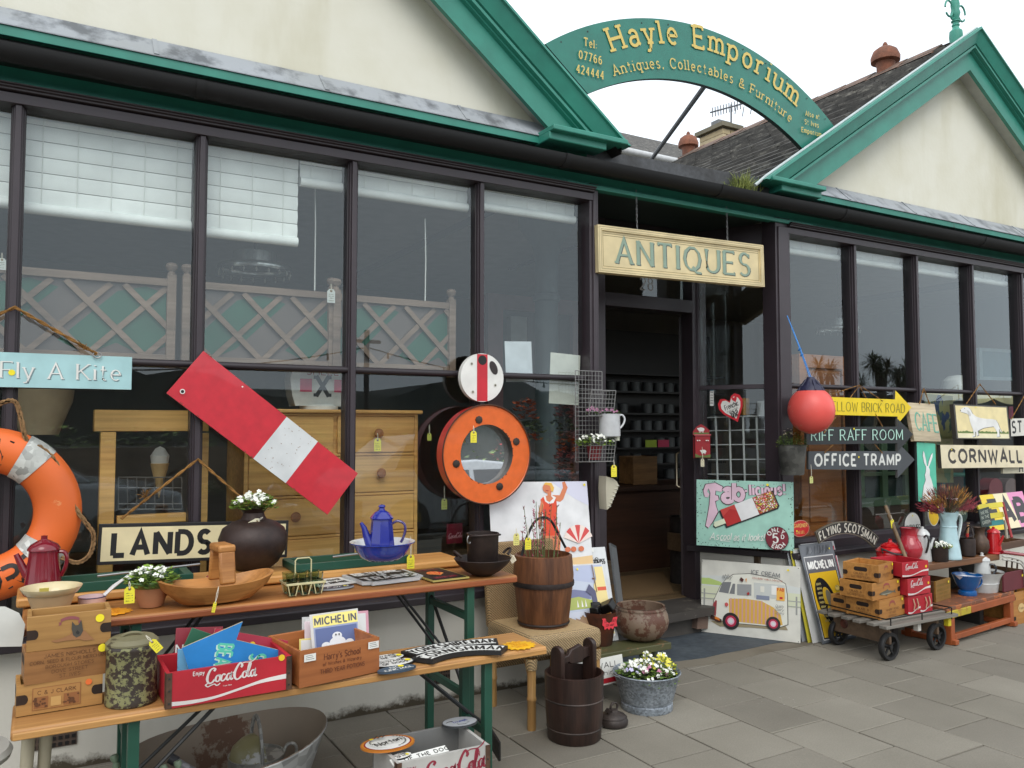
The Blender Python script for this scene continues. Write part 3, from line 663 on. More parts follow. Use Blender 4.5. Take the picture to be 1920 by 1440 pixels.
b = MB(); MRO = M((170,134,92),'rust',c2=(128,98,64),rough=.9,sc=5)
def spl(P,n=6):                                      # smooth a polyline (Catmull-Rom)
    P = [Vector(p) for p in P]; Q = []
    for i in range(len(P) - 1):
        a,q,r,d = P[max(i - 1,0)],P[i],P[i + 1],P[min(i + 2,len(P) - 1)]
        for k in range(n):
            t = k / n; Q.append(.5 * ((2 * q) + (r - a) * t + (2 * a - 5 * q + 4 * r - d) * t * t + (3 * q - a - 3 * r + d) * t ** 3))
    return Q + [P[-1]]
for l in ([(-60,790),(0,757),(26,752),(36,770),(46,815),(50,825)],[(72,836),(100,860),(122,905),(140,950),(165,985),(175,1000),(174,1025),(164,1045),(143,1055),(115,1045),(108,1040)]):
    P = spl(pxY(l,3.68))
    for ph in (0,2.1,4.2):
        b.tube([inv @ (p + Vector((math.cos(i * .9 + ph) * .0045,-.003,math.sin(i * .9 + ph) * .0045))) for i,p in enumerate(P)],.0055,MRO,6)
b.build('grab_rope',buoy)

# --- LANDS END finger board
def dl(b,w,h):
    b.rect(.012,.014,w - .012,h - .014,CRM)
    text(b,"LANDS END",BLK,w * .075,h * .22,h * .55,wt=.24,gap=.14,al='l',fit=w * .87); dot(b,w * .93,h * .8,.009)
sign('direction_sign','cream road sign reading LANDS END with a black border, behind the dark round jar','sign',(181,1060,3.77),(538,1045,3.77),(182,983,3.77),.02,BLK,dl)
ap = PY(371,861,3.83)
rope('hanging_rope',[PY(227,973,3.77),ap,PY(485,962,3.77)],.006,'tan rope holding the cream LANDS END sign to the mullion',tuft=PY(272,933,3.78))
# --- railway semaphore arm
def ds(b,w,h):
    b.rect(w * .517,0,w * .723,h,M((224,228,228),'worn',c2=(150,120,100),amt=.72))
    for _ in range(26): x,y = w * rnd.uniform(.54,.7),h * rnd.uniform(.05,.95); b.ell(x,y,rnd.uniform(.001,.004),rnd.uniform(.001,.003),M((140,112,92),'flat'),7)
    b.ell(.045,.045,.011,.011,WHT,16); b.ell(.045,.045,.007,.007,BLK,16); b.ell(w * .25,h * .92,.004,.004,WHT,8)
    for _ in range(20): x = rnd.uniform(0,w); b.ell(x,rnd.choice([.002,h - .002]),rnd.uniform(.002,.008),.002,M((110,60,48),'flat'),7)
sign('railway_signal','red railway signal arm with one white band, hung slanting across the window','signal arm',(312,737,3.80),(614,965,3.80),(384,660,3.80),.012,M((204,42,56),'enamel',rough=.35),ds,M((60,40,38)))
# --- white disc with red stripe
c = PY(904.5,708,3.79); k = MP(c); r = 45.5 * k
mw = Matrix.Translation(c) @ Matrix.Rotation(R(90),4,'X')
b = MB(); b.lathe([(0,-.03),(r,-.03),(r,0),(0,0)],WHT,40); b.L = .0002
xs = r * .24; b.poly([(-xs * 1.05,-math.sqrt(r * r - xs * xs * 1.1)),(xs,-math.sqrt(r * r - xs * xs)),(xs,math.sqrt(r * r - xs * xs)),(-xs * 1.05,math.sqrt(r * r - xs * xs * 1.1))],RED)
b.ell(0,r * .72,r * .2,r * .2,M((24,22,22)),20); b.ell(r * .52,r * .42,r * .17,r * .3,M((46,38,36)),20,rot=25)
for x,y in ((-.5,.55),(.6,-.3),(-.45,-.6)): b.ell(x * r,y * r,.008,.008,M((180,176,160)),10); b.ell(x * r,y * r,.004,.004,BLK,8)
b.build('signal_disc',mw=mw,label='round white disc with a red stripe and two holes, above the orange mirror',cat='signal disc')
# --- orange drum mirror
c = PY(913.5,851.5,3.715); k = MP(c); r = 92.7 * k; mw = Matrix.Translation(c) @ Matrix.Rotation(R(90),4,'X')
mir = thing('round_mirror','round orange steel drum ring framing a mirror, hung on the mullion','mirror',mw=mw)
OR2 = M((230,106,40),'enamel',rough=.3)
b = MB(); b.lathe([(r * .60,0),(r * .98,0),(r,.004),(r,.008)],OR2,56); b.lathe([(r * .60,0),(r * .6,-.05)],M((70,66,62),'metal',rough=.5),48); b.L = .0002
for _ in range(34): t = rnd.uniform(0,360); q = rnd.choice([.605,.985,.61]); b.ell(r * q * math.cos(R(t)),r * q * math.sin(R(t)),rnd.uniform(.002,.006),.0025,M((60,40,30),'flat'),8,rot=t + 90,dz=.00005)
b.tube([(r * 1.0 * math.cos(R(t)),r * 1.0 * math.sin(R(t)),.006) for t in range(0,360,6)],.004,M((96,72,60),'metal',rough=.5),6,closed=True); b.build('face_ring',mir)
b = MB(); b.lathe([(r * .995,.0),(r * .985,-.075)],M((190,44,38),'enamel',rough=.35),56); b.build('drum_side',mir)
b = MB(); b.L = -.0454; b.ell(0,0,r * .605,r * .605,M((238,240,240),'metal',rough=.015),48); q = b.build('mirror_glass',mir); q.rotation_euler = (R(-1.6),0,0)
for x,y in ((1088,632),(1352,787),(1240,1065),(968,907)):
    a_ = math.atan2(860 - y,x - 1152 + 0.0); b = MB(); b.lathe([(.02,-.001),(.02,.005),(.012,.008),(0,.008)],M((70,58,50),'rust'),8,c=(r * .72 * math.cos(a_),r * .72 * math.sin(a_),0)); b.build('bolt',mir)

# --- hanging ANTIQUES sign box
SAGE = M((138,160,142)); SHAD = M((74,88,90)); LINE = M((120,104,70),'flat'); CRM2 = M((232,214,166),'worn',c2=(196,178,130),amt=.7)
Ya = 3.80
mw,w,h = frame(PY(1122,510,Ya),PY(1433,538,Ya),PY(1122,421,Ya)); sg = thing('hanging_sign','long cream ANTIQUES sign box with green letters, hung over the shop door','sign',mw=mw)
b = MB(); b.b2((0,0,-.05),(w,h,-.006),CRM2)
for x0,y0,x1,y1 in ((0,0,w,.03),(0,h - .03,w,h),(0,.03,.03,h - .03),(w - .03,.03,w,h - .03)): b.b2((x0,y0,-.006),(x1,y1,.004),CRM2)
b.L = .0045 - .0004
for q in (.008,.022): 
    for x0,y0,x1,y1 in ((q,q,w - q,q + .0022),(q,h - q - .0022,w - q,h - q),(q,q,q + .0022,h - q),(w - q - .0022,q,w - q,h - q)): b.rect(x0,y0,x1,y1,LINE,.00001)
b.L = -.0056
for x0,y0,x1,y1 in ((.04,.038,w - .04,.0405),(.04,h - .046,w - .04,h - .043),(.04,h - .058,w - .04,h - .055),(.04,.04,.0425,h - .04),(w - .0425,.04,w - .04,h - .04)): b.rect(x0,y0,x1,y1,LINE,.00001)
b.L = -.0052
text(b,"ANTIQUES",SHAD,w * .5 + .010,h * .235 - .004,h * .52,wt=.17,serif=.10,contrast=.5,gap=.16,fit=w * .8); text(b,"ANTIQUES",SAGE,w * .5 + .003,h * .235,h * .52,wt=.18,serif=.10,contrast=.5,gap=.15,fit=w * .8,dz=.00004)
b.build('sign_panel',sg,bev=.003)
for f in (.235,.785):
    b = MB(); x = w * f; z = h
    while z < 2.80 - PY(1122,510,Ya).z - .02 * f:
        n_ = int(z * 60) % 2; b.tube([(x + (.0045 * math.cos(t) if n_ else 0),z + .011 + .011 * math.sin(t),-.03 + (0 if n_ else .0045 * math.cos(t))) for t in [k * .785 for k in range(8)]],.0013,STEEL,5,closed=True); z += .0175
    b.build('chain',sg)

# --- arched shop sign between the gables
Yc = 3.72; CX,CZ,RO = 3.53,1.888,1.993; IX,IZ,RI = 3.515,1.80,1.717
mw = Matrix(((1,0,0,0),(0,0,-1,Yc),(0,1,0,0),(0,0,0,1)))
ars = thing('arched_sign','green arched shop sign with yellow letters spanning the two gables','sign',mw=mw)
a0 = math.degrees(math.atan2(3.499 - CZ,2.36 - CX)); a1 = math.degrees(math.atan2(3.475 - CZ,4.735 - CX))
i0 = math.degrees(math.atan2(3.275 - IZ,2.646 - IX)); i1 = math.degrees(math.atan2(3.235 - IZ,4.45 - IX))
ol = arc(CX,CZ,RO,RO,a0,a1,40) + arc(IX,IZ,RI,RI,i1,i0,40)
SG = M((40,122,106),'paint',rough=.35); n_ = 41
b = MB(); o_ = arc(CX,CZ,RO,RO,a0,a1,40); i_ = arc(IX,IZ,RI,RI,i0,i1,40)
V = [(x,y,0) for x,y in o_ + i_] + [(x,y,-.03) for x,y in o_ + i_]
b.add(V,[(k,k + 1,n_ + k + 1,n_ + k) for k in range(40)] + [(2 * n_ + k,3 * n_ + k,3 * n_ + k + 1,2 * n_ + k + 1) for k in range(40)],SG)
b.add(V,[(k,2 * n_ + k,2 * n_ + k + 1,k + 1) for k in range(40)] + [(n_ + k,n_ + k + 1,3 * n_ + k + 1,3 * n_ + k) for k in range(40)] + [(0,n_,3 * n_,2 * n_),(40,2 * n_ + 40,3 * n_ + 40,n_ + 40)],M((34,52,48)))
b.L = .0003
for k in range(12):
    t = R(a0 + (a1 - a0) * (k + .5) / 12); b.ell(CX + (RO - .03) * math.cos(t),CZ + (RO - .03) * math.sin(t),.005,.005,INK,8)
GOLD = M((218,192,104),'flat',rough=.5)
b.L = .006
text(b,"Hayle Emporium",GOLD,0,0,.136,wt=.135,serif=.17,gap=.26,arcp=(3.5605,2.126,1.6157,R(89.4)),fit=1.565)
text(b,"Antiques, Collectables & Furniture",GOLD,0,0,.06,wt=.12,serif=.16,gap=.26,arcp=(3.5526,1.928,1.6586,R(90.0)),fit=1.497)
for s,(x,z),ang in (("Tel:",(2.655,3.567),0),("07766",(2.655,3.485),0),("424444",(2.652,3.40),0)): text(b,s,GOLD,x,z - .02,.046,wt=.14,serif=.15,gap=.26,fit=.085 if s[0] == 'T' else (.155 if len(s) == 5 else .185))
for s,(x,z) in (("Also at",(4.495,3.505)),("St Ives",(4.485,3.445)),("Emporium",(4.48,3.385))): text(b,s,GOLD,x,z - .01,.032,wt=.15,serif=.14,gap=.26,fit=.135 if s[0] != 'E' else .19)
b.build('board',ars)
b = MB(); p0 = PY(1322,160,3.75); p1 = PY(1222,298,4.9); q = mw.inverted(); b.tube([q @ p0,q @ p1],.016,M((60,62,62)),8); b.build('strut',ars)
b = MB(); b.tube([q @ PY(1563,243,3.72),q @ PY(1572,247,3.70)],.012,BLK,8); b.build('fixing_bolt',ars)

# --- Fab-licious enamel sign on the splayed sill
def fab(b,w,h):
    MINT = M((158,204,188)); PINK = M((222,190,206)); OUT = M((70,50,56),'flat')
    for _ in range(150):
        s = rnd.random(); x,y = (rnd.choice([0,1]),rnd.random()) if s < .5 else (rnd.random(),rnd.choice([0,1])); d = abs(rnd.gauss(0,.035)); x = abs(x - d); y = abs(y - d * 1.1); rr = rnd.uniform(.001,.0045); b.poly([(min(max(x * w + rr * rnd.uniform(.5,1.6) * math.cos(t),.001),w - .001),min(max(y * h + rr * rnd.uniform(.4,1.3) * math.sin(t),.001),h - .001)) for t in [k * 1.05 for k in range(6)]],BLK,.00002)
    X = lambda u: u * w; Y = lambda v: v * h
    F1 = [(.10,.30),(.13,.27),(.17,.36),(.23,.52),(.21,.60),(.20,.68),(.24,.70),(.23,.76),(.20,.77),(.205,.84),(.27,.82),(.28,.90),(.20,.955),(.10,.93),(.075,.83),(.09,.74),(.125,.73),(.14,.78),(.115,.82),(.13,.87),(.15,.80),(.14,.62),(.12,.45)]
    def blob(P,m,gr=0):
        cx = sum(p[0] for p in P) / len(P); cy = sum(p[1] for p in P) / len(P)
        b.poly([(X(x + gr * (1 if x > cx else -1)),Y(y + gr * (1 if y > cy else -1))) for x,y in P],m,.0003)
    blob(F1,OUT,.008); blob(F1,PINK)
    for s,x0,y0,hh in (("a",.335,.675,.29),("b",.445,.71,.25)):
        text(b,s,OUT,X(x0),Y(y0),Y(hh),wt=.34); text(b,s,PINK,X(x0),Y(y0),Y(hh),wt=.26)
    for m,wt in ((OUT,.33),(PINK,.22)): text(b,"-licious!",m,X(.715),Y(.80),Y(.155),wt=wt,gap=.16,fit=X(.40),rot=3)
    cs,sn = math.cos(R(23)),math.sin(R(23)); asp = 1
    def L(u,v): return (X(.30) + (u * cs - v * sn) * w,Y(.40) + (u * sn + v * cs) * w)
    def LP(P,m): b.poly([L(*p) for p in P],m,.0003)
    LP([(-.02,-.085),(.56,-.085),(.585,-.06),(.585,.11),(-.02,.11)],BLK)
    LP([(-.125,-.045),(-.14,-.02),(-.12,.012),(.02,.012),(.02,-.045)],BLK); LP([(-.12,-.035),(-.13,-.01),(-.11,.018),(.02,.018),(.02,-.035)],M((222,230,200)))
    LP([(0,-.07),(.16,-.07),(.16,.115),(0,.115)],M((178,34,34))); LP([(0,.04),(.10,.09),(.16,.05),(.16,.115),(0,.115)],M((196,62,56)))
    LP([(.16,-.07),(.36,-.07),(.36,.115),(.16,.115)],M((228,228,228)))
    LP([(.36,-.07),(.55,-.07),(.57,-.05),(.575,.09),(.555,.115),(.36,.115)],M((150,80,46)))
    cols = [M(c_,'flat') for c_ in ((230,220,80),(220,60,60),(240,240,230),(110,150,60),(236,150,170),(120,30,40))]
    for _ in range(420):
        u,v,t = rnd.uniform(.365,.565),rnd.uniform(-.063,.108),rnd.uniform(0,3.1); du,dv = .009 * math.cos(t),.009 * math.sin(t); pu,pv = -dv * .38,du * .38
        LP_ = [L(u - du - pu,v - dv - pv),L(u + du - pu,v + dv - pv),L(u + du + pu,v + dv + pv),L(u - du + pu,v - dv + pv)]; b.poly(LP_,rnd.choice(cols),.00001)
    text(b,"As",WHT,X(.19),Y(.10),Y(.10),wt=.12,slant=.35,fit=X(.09),rot=4); text(b,"cool",WHT,X(.31),Y(.105),Y(.10),wt=.12,slant=.35,fit=X(.11),rot=4); text(b,"as it looks!",WHT,X(.55),Y(.115),Y(.10),wt=.12,slant=.35,fit=X(.31),rot=3); b.rect(X(.255),Y(.085),X(.36),Y(.093),WHT)
    cx,cy,r_ = X(.835),Y(.17),w * .112; DR_ = M((116,26,42)); b.ell(cx,cy,r_ * 1.04,r_ * 1.1,BLK); b.ell(cx,cy,r_,r_ * 1.05,DR_)
    text(b,"ONLY",WHT,0,0,r_ * .36,wt=.22,gap=.12,arcp=(cx,cy,r_ * .62,R(100))); text(b,"EACH",WHT,0,0,r_ * .36,wt=.22,gap=.12,arcp=(cx,cy,-r_ * .95,R(-80)))
    text(b,"5",WHT,cx - r_ * .15,cy - r_ * .42,r_ * .85,wt=.2,serif=.08,contrast=.3); text(b,"D",WHT,cx + r_ * .5,cy + r_ * .0,r_ * .34,wt=.2)
    dot(b,X(.745),Y(.95),.008)
mnt = M((158,204,188),'paint',rough=.3)
f0,f1 = PZ(1306,1022,.594),PZ(1489,1033,.594); nn = (f1 - f0).cross(Vector((0,0,1))).normalized()
sign('enamel_sign','mint green Fab-licious ice lolly sign standing on the sill right of the door','sign',(f0,),(f1,),(f0 + Vector((0,0,122 * MP(f0))) - nn * .025,),.004,mnt,fab,BLK)
# --- ice cream van picture panel
def van(b,w,h):
    X = lambda u: u * w; Y = lambda v: v * h
    PAL = lambda *c_: M(c_,'flat',rough=.35)
    def pl(P,m): b.poly([(X(x),Y(y)) for x,y in P],m,.0003)
    pl([(0,.62),(.0,.78),(.3,.80),(.65,.78),(1,.72),(1,.62)],PAL(206,210,206)); pl([(0,.45),(0,.64),(1,.64),(1,.45)],PAL(208,212,184)); pl([(0,.66),(0,.745),(.08,.75),(.2,.71),(.24,.66)],PAL(176,198,118))
    for x in (.025,.955): b.rect(X(x),Y(.36),X(x + .016),Y(.6),PAL(150,152,148))
    for y in (.53,.46): b.rect(0,Y(y),w,Y(y + .012),PAL(160,162,158))
    pl([(.10,.16),(.2,.10),(.5,.13),(.88,.15),(.86,.2),(.3,.2)],PAL(150,138,110))
    IV = PAL(222,222,210)
    pl([(.13,.22),(.13,.45),(.20,.66),(.26,.76),(.33,.83),(.5,.86),(.78,.82),(.86,.76),(.88,.6),(.885,.22),(.8,.17),(.25,.16)],PAL(60,56,52)); pl([(.135,.225),(.135,.45),(.205,.66),(.265,.76),(.335,.825),(.5,.852),(.78,.812),(.855,.755),(.873,.6),(.877,.225),(.8,.178),(.25,.168)],IV)
    STR = PAL(214,170,76); b.poly([(X(x),Y(y)) for x,y in [(.30,.19),(.29,.49),(.45,.51),(.62,.50),(.74,.43),(.81,.34),(.83,.21),(.75,.19)]],STR,.0003)
    for k in range(13):
        x = .305 + k * .039; t = .50 if x < .62 else .50 - (x - .62) * .85; b.rect(X(x),Y(.192),X(x + .014),Y(t),PAL(206,156,150),.00005)
    pl([(.185,.57),(.225,.71),(.315,.72),(.285,.56)],PAL(120,122,124)); pl([(.295,.56),(.33,.70),(.355,.70),(.35,.56)],PAL(120,122,124)); pl([(.375,.55),(.375,.70),(.52,.71),(.52,.56)],PAL(150,152,152)); pl([(.55,.54),(.545,.74),(.85,.74),(.86,.56)],PAL(196,200,196))
    b.rect(X(.57),Y(.52),X(.70),Y(.575),PAL(128,136,156)); b.rect(X(.72),Y(.60),X(.78),Y(.72),PAL(232,232,226)); b.rect(X(.61),Y(.62),X(.65),Y(.7),PAL(224,222,210)); b.rect(X(.77),Y(.53),X(.85),Y(.70),PAL(232,176,76)); text(b,"FAB",PAL(190,60,50),X(.81),Y(.655),Y(.04),wt=.22,fit=X(.06)); b.rect(X(.80),Y(.55),X(.83),Y(.58),PAL(190,40,44))
    for t,cx in ((0,.315),(0,.74)):
        rr = .085 if cx < .5 else .07; b.ell(X(cx),Y(.19 if cx < .5 else .215),w * rr,w * rr,PAL(44,42,42)); b.ell(X(cx),Y(.19 if cx < .5 else .215),w * rr * .66,w * rr * .66,PAL(176,40,72)); b.ell(X(cx),Y(.19 if cx < .5 else .215),w * rr * .42,w * rr * .42,PAL(226,180,196)); b.ell(X(cx),Y(.19 if cx < .5 else .215),w * rr * .25,w * rr * .25,PAL(210,214,214))
    pl([(.125,.25),(.13,.40),(.16,.46),(.17,.44),(.16,.24)],PAL(150,60,66)); pl([(.10,.2),(.18,.16),(.22,.16),(.22,.2),(.11,.25)],PAL(70,44,36)); b.ell(X(.27),Y(.41),w * .018,w * .02,PAL(200,90,90)); pl([(.15,.20),(.15,.235),(.2,.215),(.2,.18)],PAL(214,120,40))
    pl([(.40,.76),(.415,.80),(.445,.77),(.43,.73)],PAL(80,40,36)); pl([(.46,.78),(.475,.79),(.47,.73)],PAL(214,140,50)); pl([(.475,.58),(.49,.61),(.505,.59),(.49,.56)],PAL(170,40,40))
    text(b,"ICE CREAM",PAL(96,100,104),X(.66),Y(.845),Y(.055),wt=.14,serif=.08,fit=X(.28),rot=-3); text(b,"STRAWBERRY VANILLA CHOCOLATE",PAL(170,90,70),X(.68),Y(.785),Y(.022),wt=.14,fit=X(.30),rot=-2); text(b,"abby",PAL(110,110,108),X(.27),Y(.765),Y(.06),wt=.09,slant=.3,fit=X(.1))
    for k,s in enumerate(("Quality","Dairy","Ices")): text(b,s,PAL(120,120,120),X(.80),Y(.44 - k * .045),Y(.035),wt=.1,slant=.4,fit=X(.08))
    dot(b,X(.885),Y(.945),.007)
    for x,y in ((.015,.98),(.985,.98),(.015,.02),(.985,.02)): b.ell(X(x),Y(y),.003,.003,INK,8)
v0,v1 = PZ(1314,1184,.008),PZ(1501,1206,.008); nn = (v1 - v0).cross(Vector((0,0,1))).normalized()
sign('van_picture','off-white panel with a striped ice cream van, leaning on the wall right of the door','picture',(v0,),(v1,),(v0 + Vector((0,0,132 * MP(v0))) - nn * .05,),.004,M((214,213,203),'paint',rough=.3),van,M((200,200,196)))
# --- arrow signs
def arrow(label,body,head,Y,face,s,col,txt,th=.018,ser=0,wt=.14,con=0,shadow=None,dots=()):
    P = [PY(x,y,Y) for x,y in body[:2] + head + body[2:]]; o = P[-1]; mw = Matrix(((1,0,0,o.x),(0,0,-1,Y),(0,1,0,o.z),(0,0,0,1)))
    Q = [(p.x - o.x,p.z - o.z) for p in P]; b = MB(); b.prism(Q,-th,0,face,M(tuple(txt[6]) if len(txt) > 6 else (90,90,88))); b.L = .0003
    p0,p1 = PY(txt[0],txt[1],Y),PY(txt[2],txt[3],Y); hh = txt[4] * MP(p0)
    a_ = math.degrees(math.atan2(p1.z - p0.z,p1.x - p0.x))
    if shadow: text(b,s,shadow,(p0.x + p1.x) / 2 - o.x + .004,(p0.z + p1.z) / 2 - o.z - .003,hh,fit=p1.x - p0.x,wt=wt,serif=ser,contrast=con,gap=.16,rot=a_)
    text(b,s,col,(p0.x + p1.x) / 2 - o.x,(p0.z + p1.z) / 2 - o.z,hh,fit=p1.x - p0.x,wt=wt,serif=ser,contrast=con,gap=.16,rot=a_,dz=.00004)
    for x,y in dots: d = PY(x,y,Y); dot(b,d.x - o.x,d.z - o.z,.007)
    return b.build('arrow_sign',mw=mw,bev=.0015,label=label,cat='sign',group='arrow signs hung in the right window')
arrow('yellow wooden arrow sign reading YELLOW BRICK ROAD, topmost of the three arrows',[(1500,742),(1678,749),(1683,781),(1500,776)],[(1679,732),(1709,764),(1682,797)],3.74,M((236,206,22)),"YELLOW BRICK ROAD",M((132,124,30)),(1551,770,1696,774,17.5),ser=.07,wt=.12,con=.5)
arrow('black arrow sign reading RIFF RAFF ROOM in pale green letters',[(1512,801),(1683,800),(1683,831),(1512,834)],[(1684,786),(1712,814),(1683,847)],3.725,M((38,42,44)),"RIFF RAFF ROOM",M((186,226,210)),(1521,826,1691,824,20),ser=.08,wt=.14,con=.5,dots=[(1600,804)],shadow=M((70,110,100)))
arrow('dark grey arrow sign reading OFFICE TRAMP in bold white letters',[(1516,846),(1683,846),(1683,881),(1516,880)],[(1686,832),(1715,862),(1683,896)],3.735,M((70,74,78)),"OFFICE TRAMP",M((216,218,212)),(1528,873,1688,872,21),wt=.22,dots=[(1610,857)])
rope('hanging_rope',[PY(1545,744,3.735),PY(1611,722,3.80),PY(1655,752,3.735)],.003,'thin twine holding the yellow arrow sign under the transom','twine')
rope('hanging_rope',[PY(1545,812,3.715),PY(1611,723,3.81),PY(1655,800,3.71)],.003,'thin twine running down in front of the yellow arrow to the black arrow','twine')
rope('hanging_rope',[PY(1546,849,3.73),PY(1562,834,3.72)],.003,'short left twine between the black and the dark grey arrow','twine')
rope('hanging_rope',[PY(1655,850,3.73),PY(1640,833,3.72)],.003,'short right twine between the black and the dark grey arrow','twine')
# --- right hand hanging signs
def dcafe(b,w,h):
    for m,d in ((M((120,104,80)),.003),(M((96,170,146)),0)): text(b,"CAFE",m,w * .55 + d,h * .27 - d,h * .46,wt=.12,serif=.1,contrast=.4,fit=w * .8,rot=-3)
sign('hanging_sign','small pale wooden CAFE sign hung askew beside the yellow arrow','sign',(1714.7,827,3.72),(1765,828,3.72),(1708,755,3.77),.03,M((206,190,158),'wood'),dcafe)
def dhare(b,w,h):
    P = [(.34,.98),(.30,.88),(.36,.74),(.46,.66),(.44,.56),(.38,.5),(.42,.4),(.3,.28),(.22,.08),(.26,-.0),(.86,0),(.9,.12),(.8,.3),(.72,.42),(.64,.5),(.66,.6),(.60,.66),(.72,.76),(.82,.86),(.84,.95),(.74,.9),(.62,.78),(.56,.68),(.5,.68),(.46,.8),(.40,.92)]
    b.poly([((x - .02) * w,(y * .86 + .02) * h) for x,y in P],M((70,72,74))); b.poly([(x * w,(y * .86 + .02) * h) for x,y in P],M((228,228,226)))
sign('hanging_sign','tall turquoise panel painted with a white hare, below the CAFE sign','sign',(1722,940,3.72),(1757,941,3.72),(1720,829,3.74),.02,M((84,188,158)),dhare,M((60,70,70)))
def ddog(b,w,h):
    X = lambda u: u * w; Y = lambda v: v * h
    b.rect(X(.025),Y(.03),X(.975),Y(.96),M((230,214,160))); b.rect(X(.025),Y(.03),X(.975),Y(.16),M((232,224,186)))
    b.poly([(X(.03),Y(.17))] + [(X(.03 + .94 * k / 40),Y(.2 + rnd.uniform(0,.06))) for k in range(41)] + [(X(.97),Y(.17))],M((92,118,48)))
    D_ = [(.10,.83),(.12,.86),(.15,.89),(.19,.93),(.25,.92),(.29,.86),(.32,.74),(.38,.66),(.46,.62),(.58,.60),(.68,.60),(.745,.575),(.78,.48),(.80,.36),(.83,.24),(.845,.2),(.82,.22),(.79,.32),(.785,.22),(.79,.08),(.73,.07),(.735,.12),(.75,.2),(.72,.30),(.69,.38),(.60,.36),(.5,.33),(.42,.27),(.385,.24),(.395,.12),(.36,.09),(.35,.2),(.335,.22),(.33,.08),(.28,.06),(.275,.09),(.31,.12),(.30,.28),(.28,.38),(.26,.5),(.25,.62),(.245,.70),(.21,.74),(.14,.77),(.11,.78)]
    b.poly([(X(x + .012),Y(y - .012)) for x,y in D_],M((104,100,96))); b.poly([(X(x),Y(y)) for x,y in D_],M((226,226,222))); b.poly([(X(x),Y(y)) for x,y in ((.225,.84),(.26,.82),(.29,.72),(.28,.66),(.25,.66),(.235,.74))],M((196,196,192))); b.ell(X(.185),Y(.885),.004,.004,INK,8); b.ell(X(.105),Y(.82),.005,.005,INK,8); dot(b,X(.39),Y(.93),.006)
sign('hanging_sign','cream painted sign of a white hound standing in profile, above the CORNWALL sign','sign',(1794,823,3.74),(1895,824,3.74),(1789,757.5,3.76),.035,M((70,66,60)),ddog)
def dcorn(b,w,h): text(b,"CORNWALL",M((52,46,42)),w * .515,h * .25,h * .54,wt=.25,gap=.12,fit=w * .86); dot(b,w * .12,h * .8,.006)
sign('hanging_sign','cream wooden sign reading CORNWALL in bold dark capitals','sign',(1766,878,3.72),(1925,876,3.72),(1763,834,3.73),.03,M((222,210,178)),dcorn,M((70,66,60)))
def dst(b,w,h): text(b,"ST IVES",BLK,w * .02,h * .2,h * .62,wt=.2,gap=.16,al='l')
sign('hanging_sign','white sign with black letters ST, cut off by the right edge of the photo','sign',(1896,818,3.78),(2010,812,3.78),(1894,785,3.78),.02,M((218,216,206)),dst,M((80,78,74)))
def dh(b,w,h): text(b,"H",BLK,w * .62,h * .12,h * .8,wt=.24)
sign('hanging_sign','pale sign with a black letter H, half hidden under the CORNWALL sign','sign',(1881,888,3.77),(1935,887,3.77),(1879,868,3.77),.02,M((218,212,186)),dh)
for l,a_,ap,e in (('twine loop from which the CAFE sign hangs',(1724,757,3.76),(1732,728,3.80),(1743,758,3.76)),('twine loop from which the white hound sign hangs',(1812,757,3.75),(1837,720,3.81),(1867,758,3.75)),('twine loop of the white ST sign at the right edge',(1896,786,3.77),(1925,735,3.8),(1950,786,3.77))):
    rope('hanging_rope',[PY(*a_),PY(*ap),PY(*e)],.004,l,'twine')
# --- FLYING SCOTSMAN nameplate
Y = 3.70
p0,p1,pm = PY(1530,998,Y),PY(1648,1008,Y),PY(1592,978,Y)
def circ(a,b_,c_):
    ax,ay,bx,by,cx,cy = a.x,a.z,b_.x,b_.z,c_.x,c_.z; d = 2 * (ax * (by - cy) + bx * (cy - ay) + cx * (ay - by))
    ux = ((ax * ax + ay * ay) * (by - cy) + (bx * bx + by * by) * (cy - ay) + (cx * cx + cy * cy) * (ay - by)) / d; uy = ((ax * ax + ay * ay) * (cx - bx) + (bx * bx + by * by) * (ax - cx) + (cx * cx + cy * cy) * (bx - ax)) / d
    return ux,uy,math.hypot(ax - ux,ay - uy)
def bandplate(name,label,mw,cx,cz,ro,ri,a0,a1,face,rim,col,s,hh,cat='nameplate',group=None,wt=.18,mg=.006,raise_=.003):
    b = MB(); n = 24; o_ = arc(cx,cz,ro,ro,a0,a1,n); i_ = arc(cx,cz,ri,ri,a0,a1,n); V = [(x,y,z) for z in (0,-.015) for x,y in o_ + i_]; k = n + 1
    b.add(V,[(j,j + 1,k + j + 1,k + j) for j in range(n)] + [(2 * k + j,3 * k + j,3 * k + j + 1,2 * k + j + 1) for j in range(n)] + [(j,2 * k + j,2 * k + j + 1,j + 1) for j in range(n)] + [(k + j,k + j + 1,3 * k + j + 1,3 * k + j) for j in range(n)] + [(0,k,3 * k,2 * k),(n,2 * k + n,3 * k + n,k + n)],rim)
    d = math.degrees(mg / ro); o2 = arc(cx,cz,ro - mg,ro - mg,a0 - d,a1 + d,n); i2 = arc(cx,cz,ri + mg,ri + mg,a1 + d,a0 - d,n); b.L = .0006
    o3 = arc(cx,cz,ri + mg,ri + mg,a0 - d,a1 + d,n); b.add([(x,y,b.L) for x,y in o2 + o3],[(j,j + 1,k + j + 1,k + j) for j in range(n)],face)
    b.L = .001; wl = (ro + ri) / 2 * R(abs(a0 - a1)) * .9; text(b,s,col,0,0,hh,wt=wt,gap=.14,arcp=(cx,cz,(ro + ri) / 2 - hh / 2,R((a0 + a1) / 2)),fit=wl)
    return b.build(name,mw=mw,label=label,cat=cat,group=group)
ux,uy,ur = circ(p0,pm,p1); o = Matrix(((1,0,0,0),(0,0,-1,Y),(0,1,0,0),(0,0,0,1)))
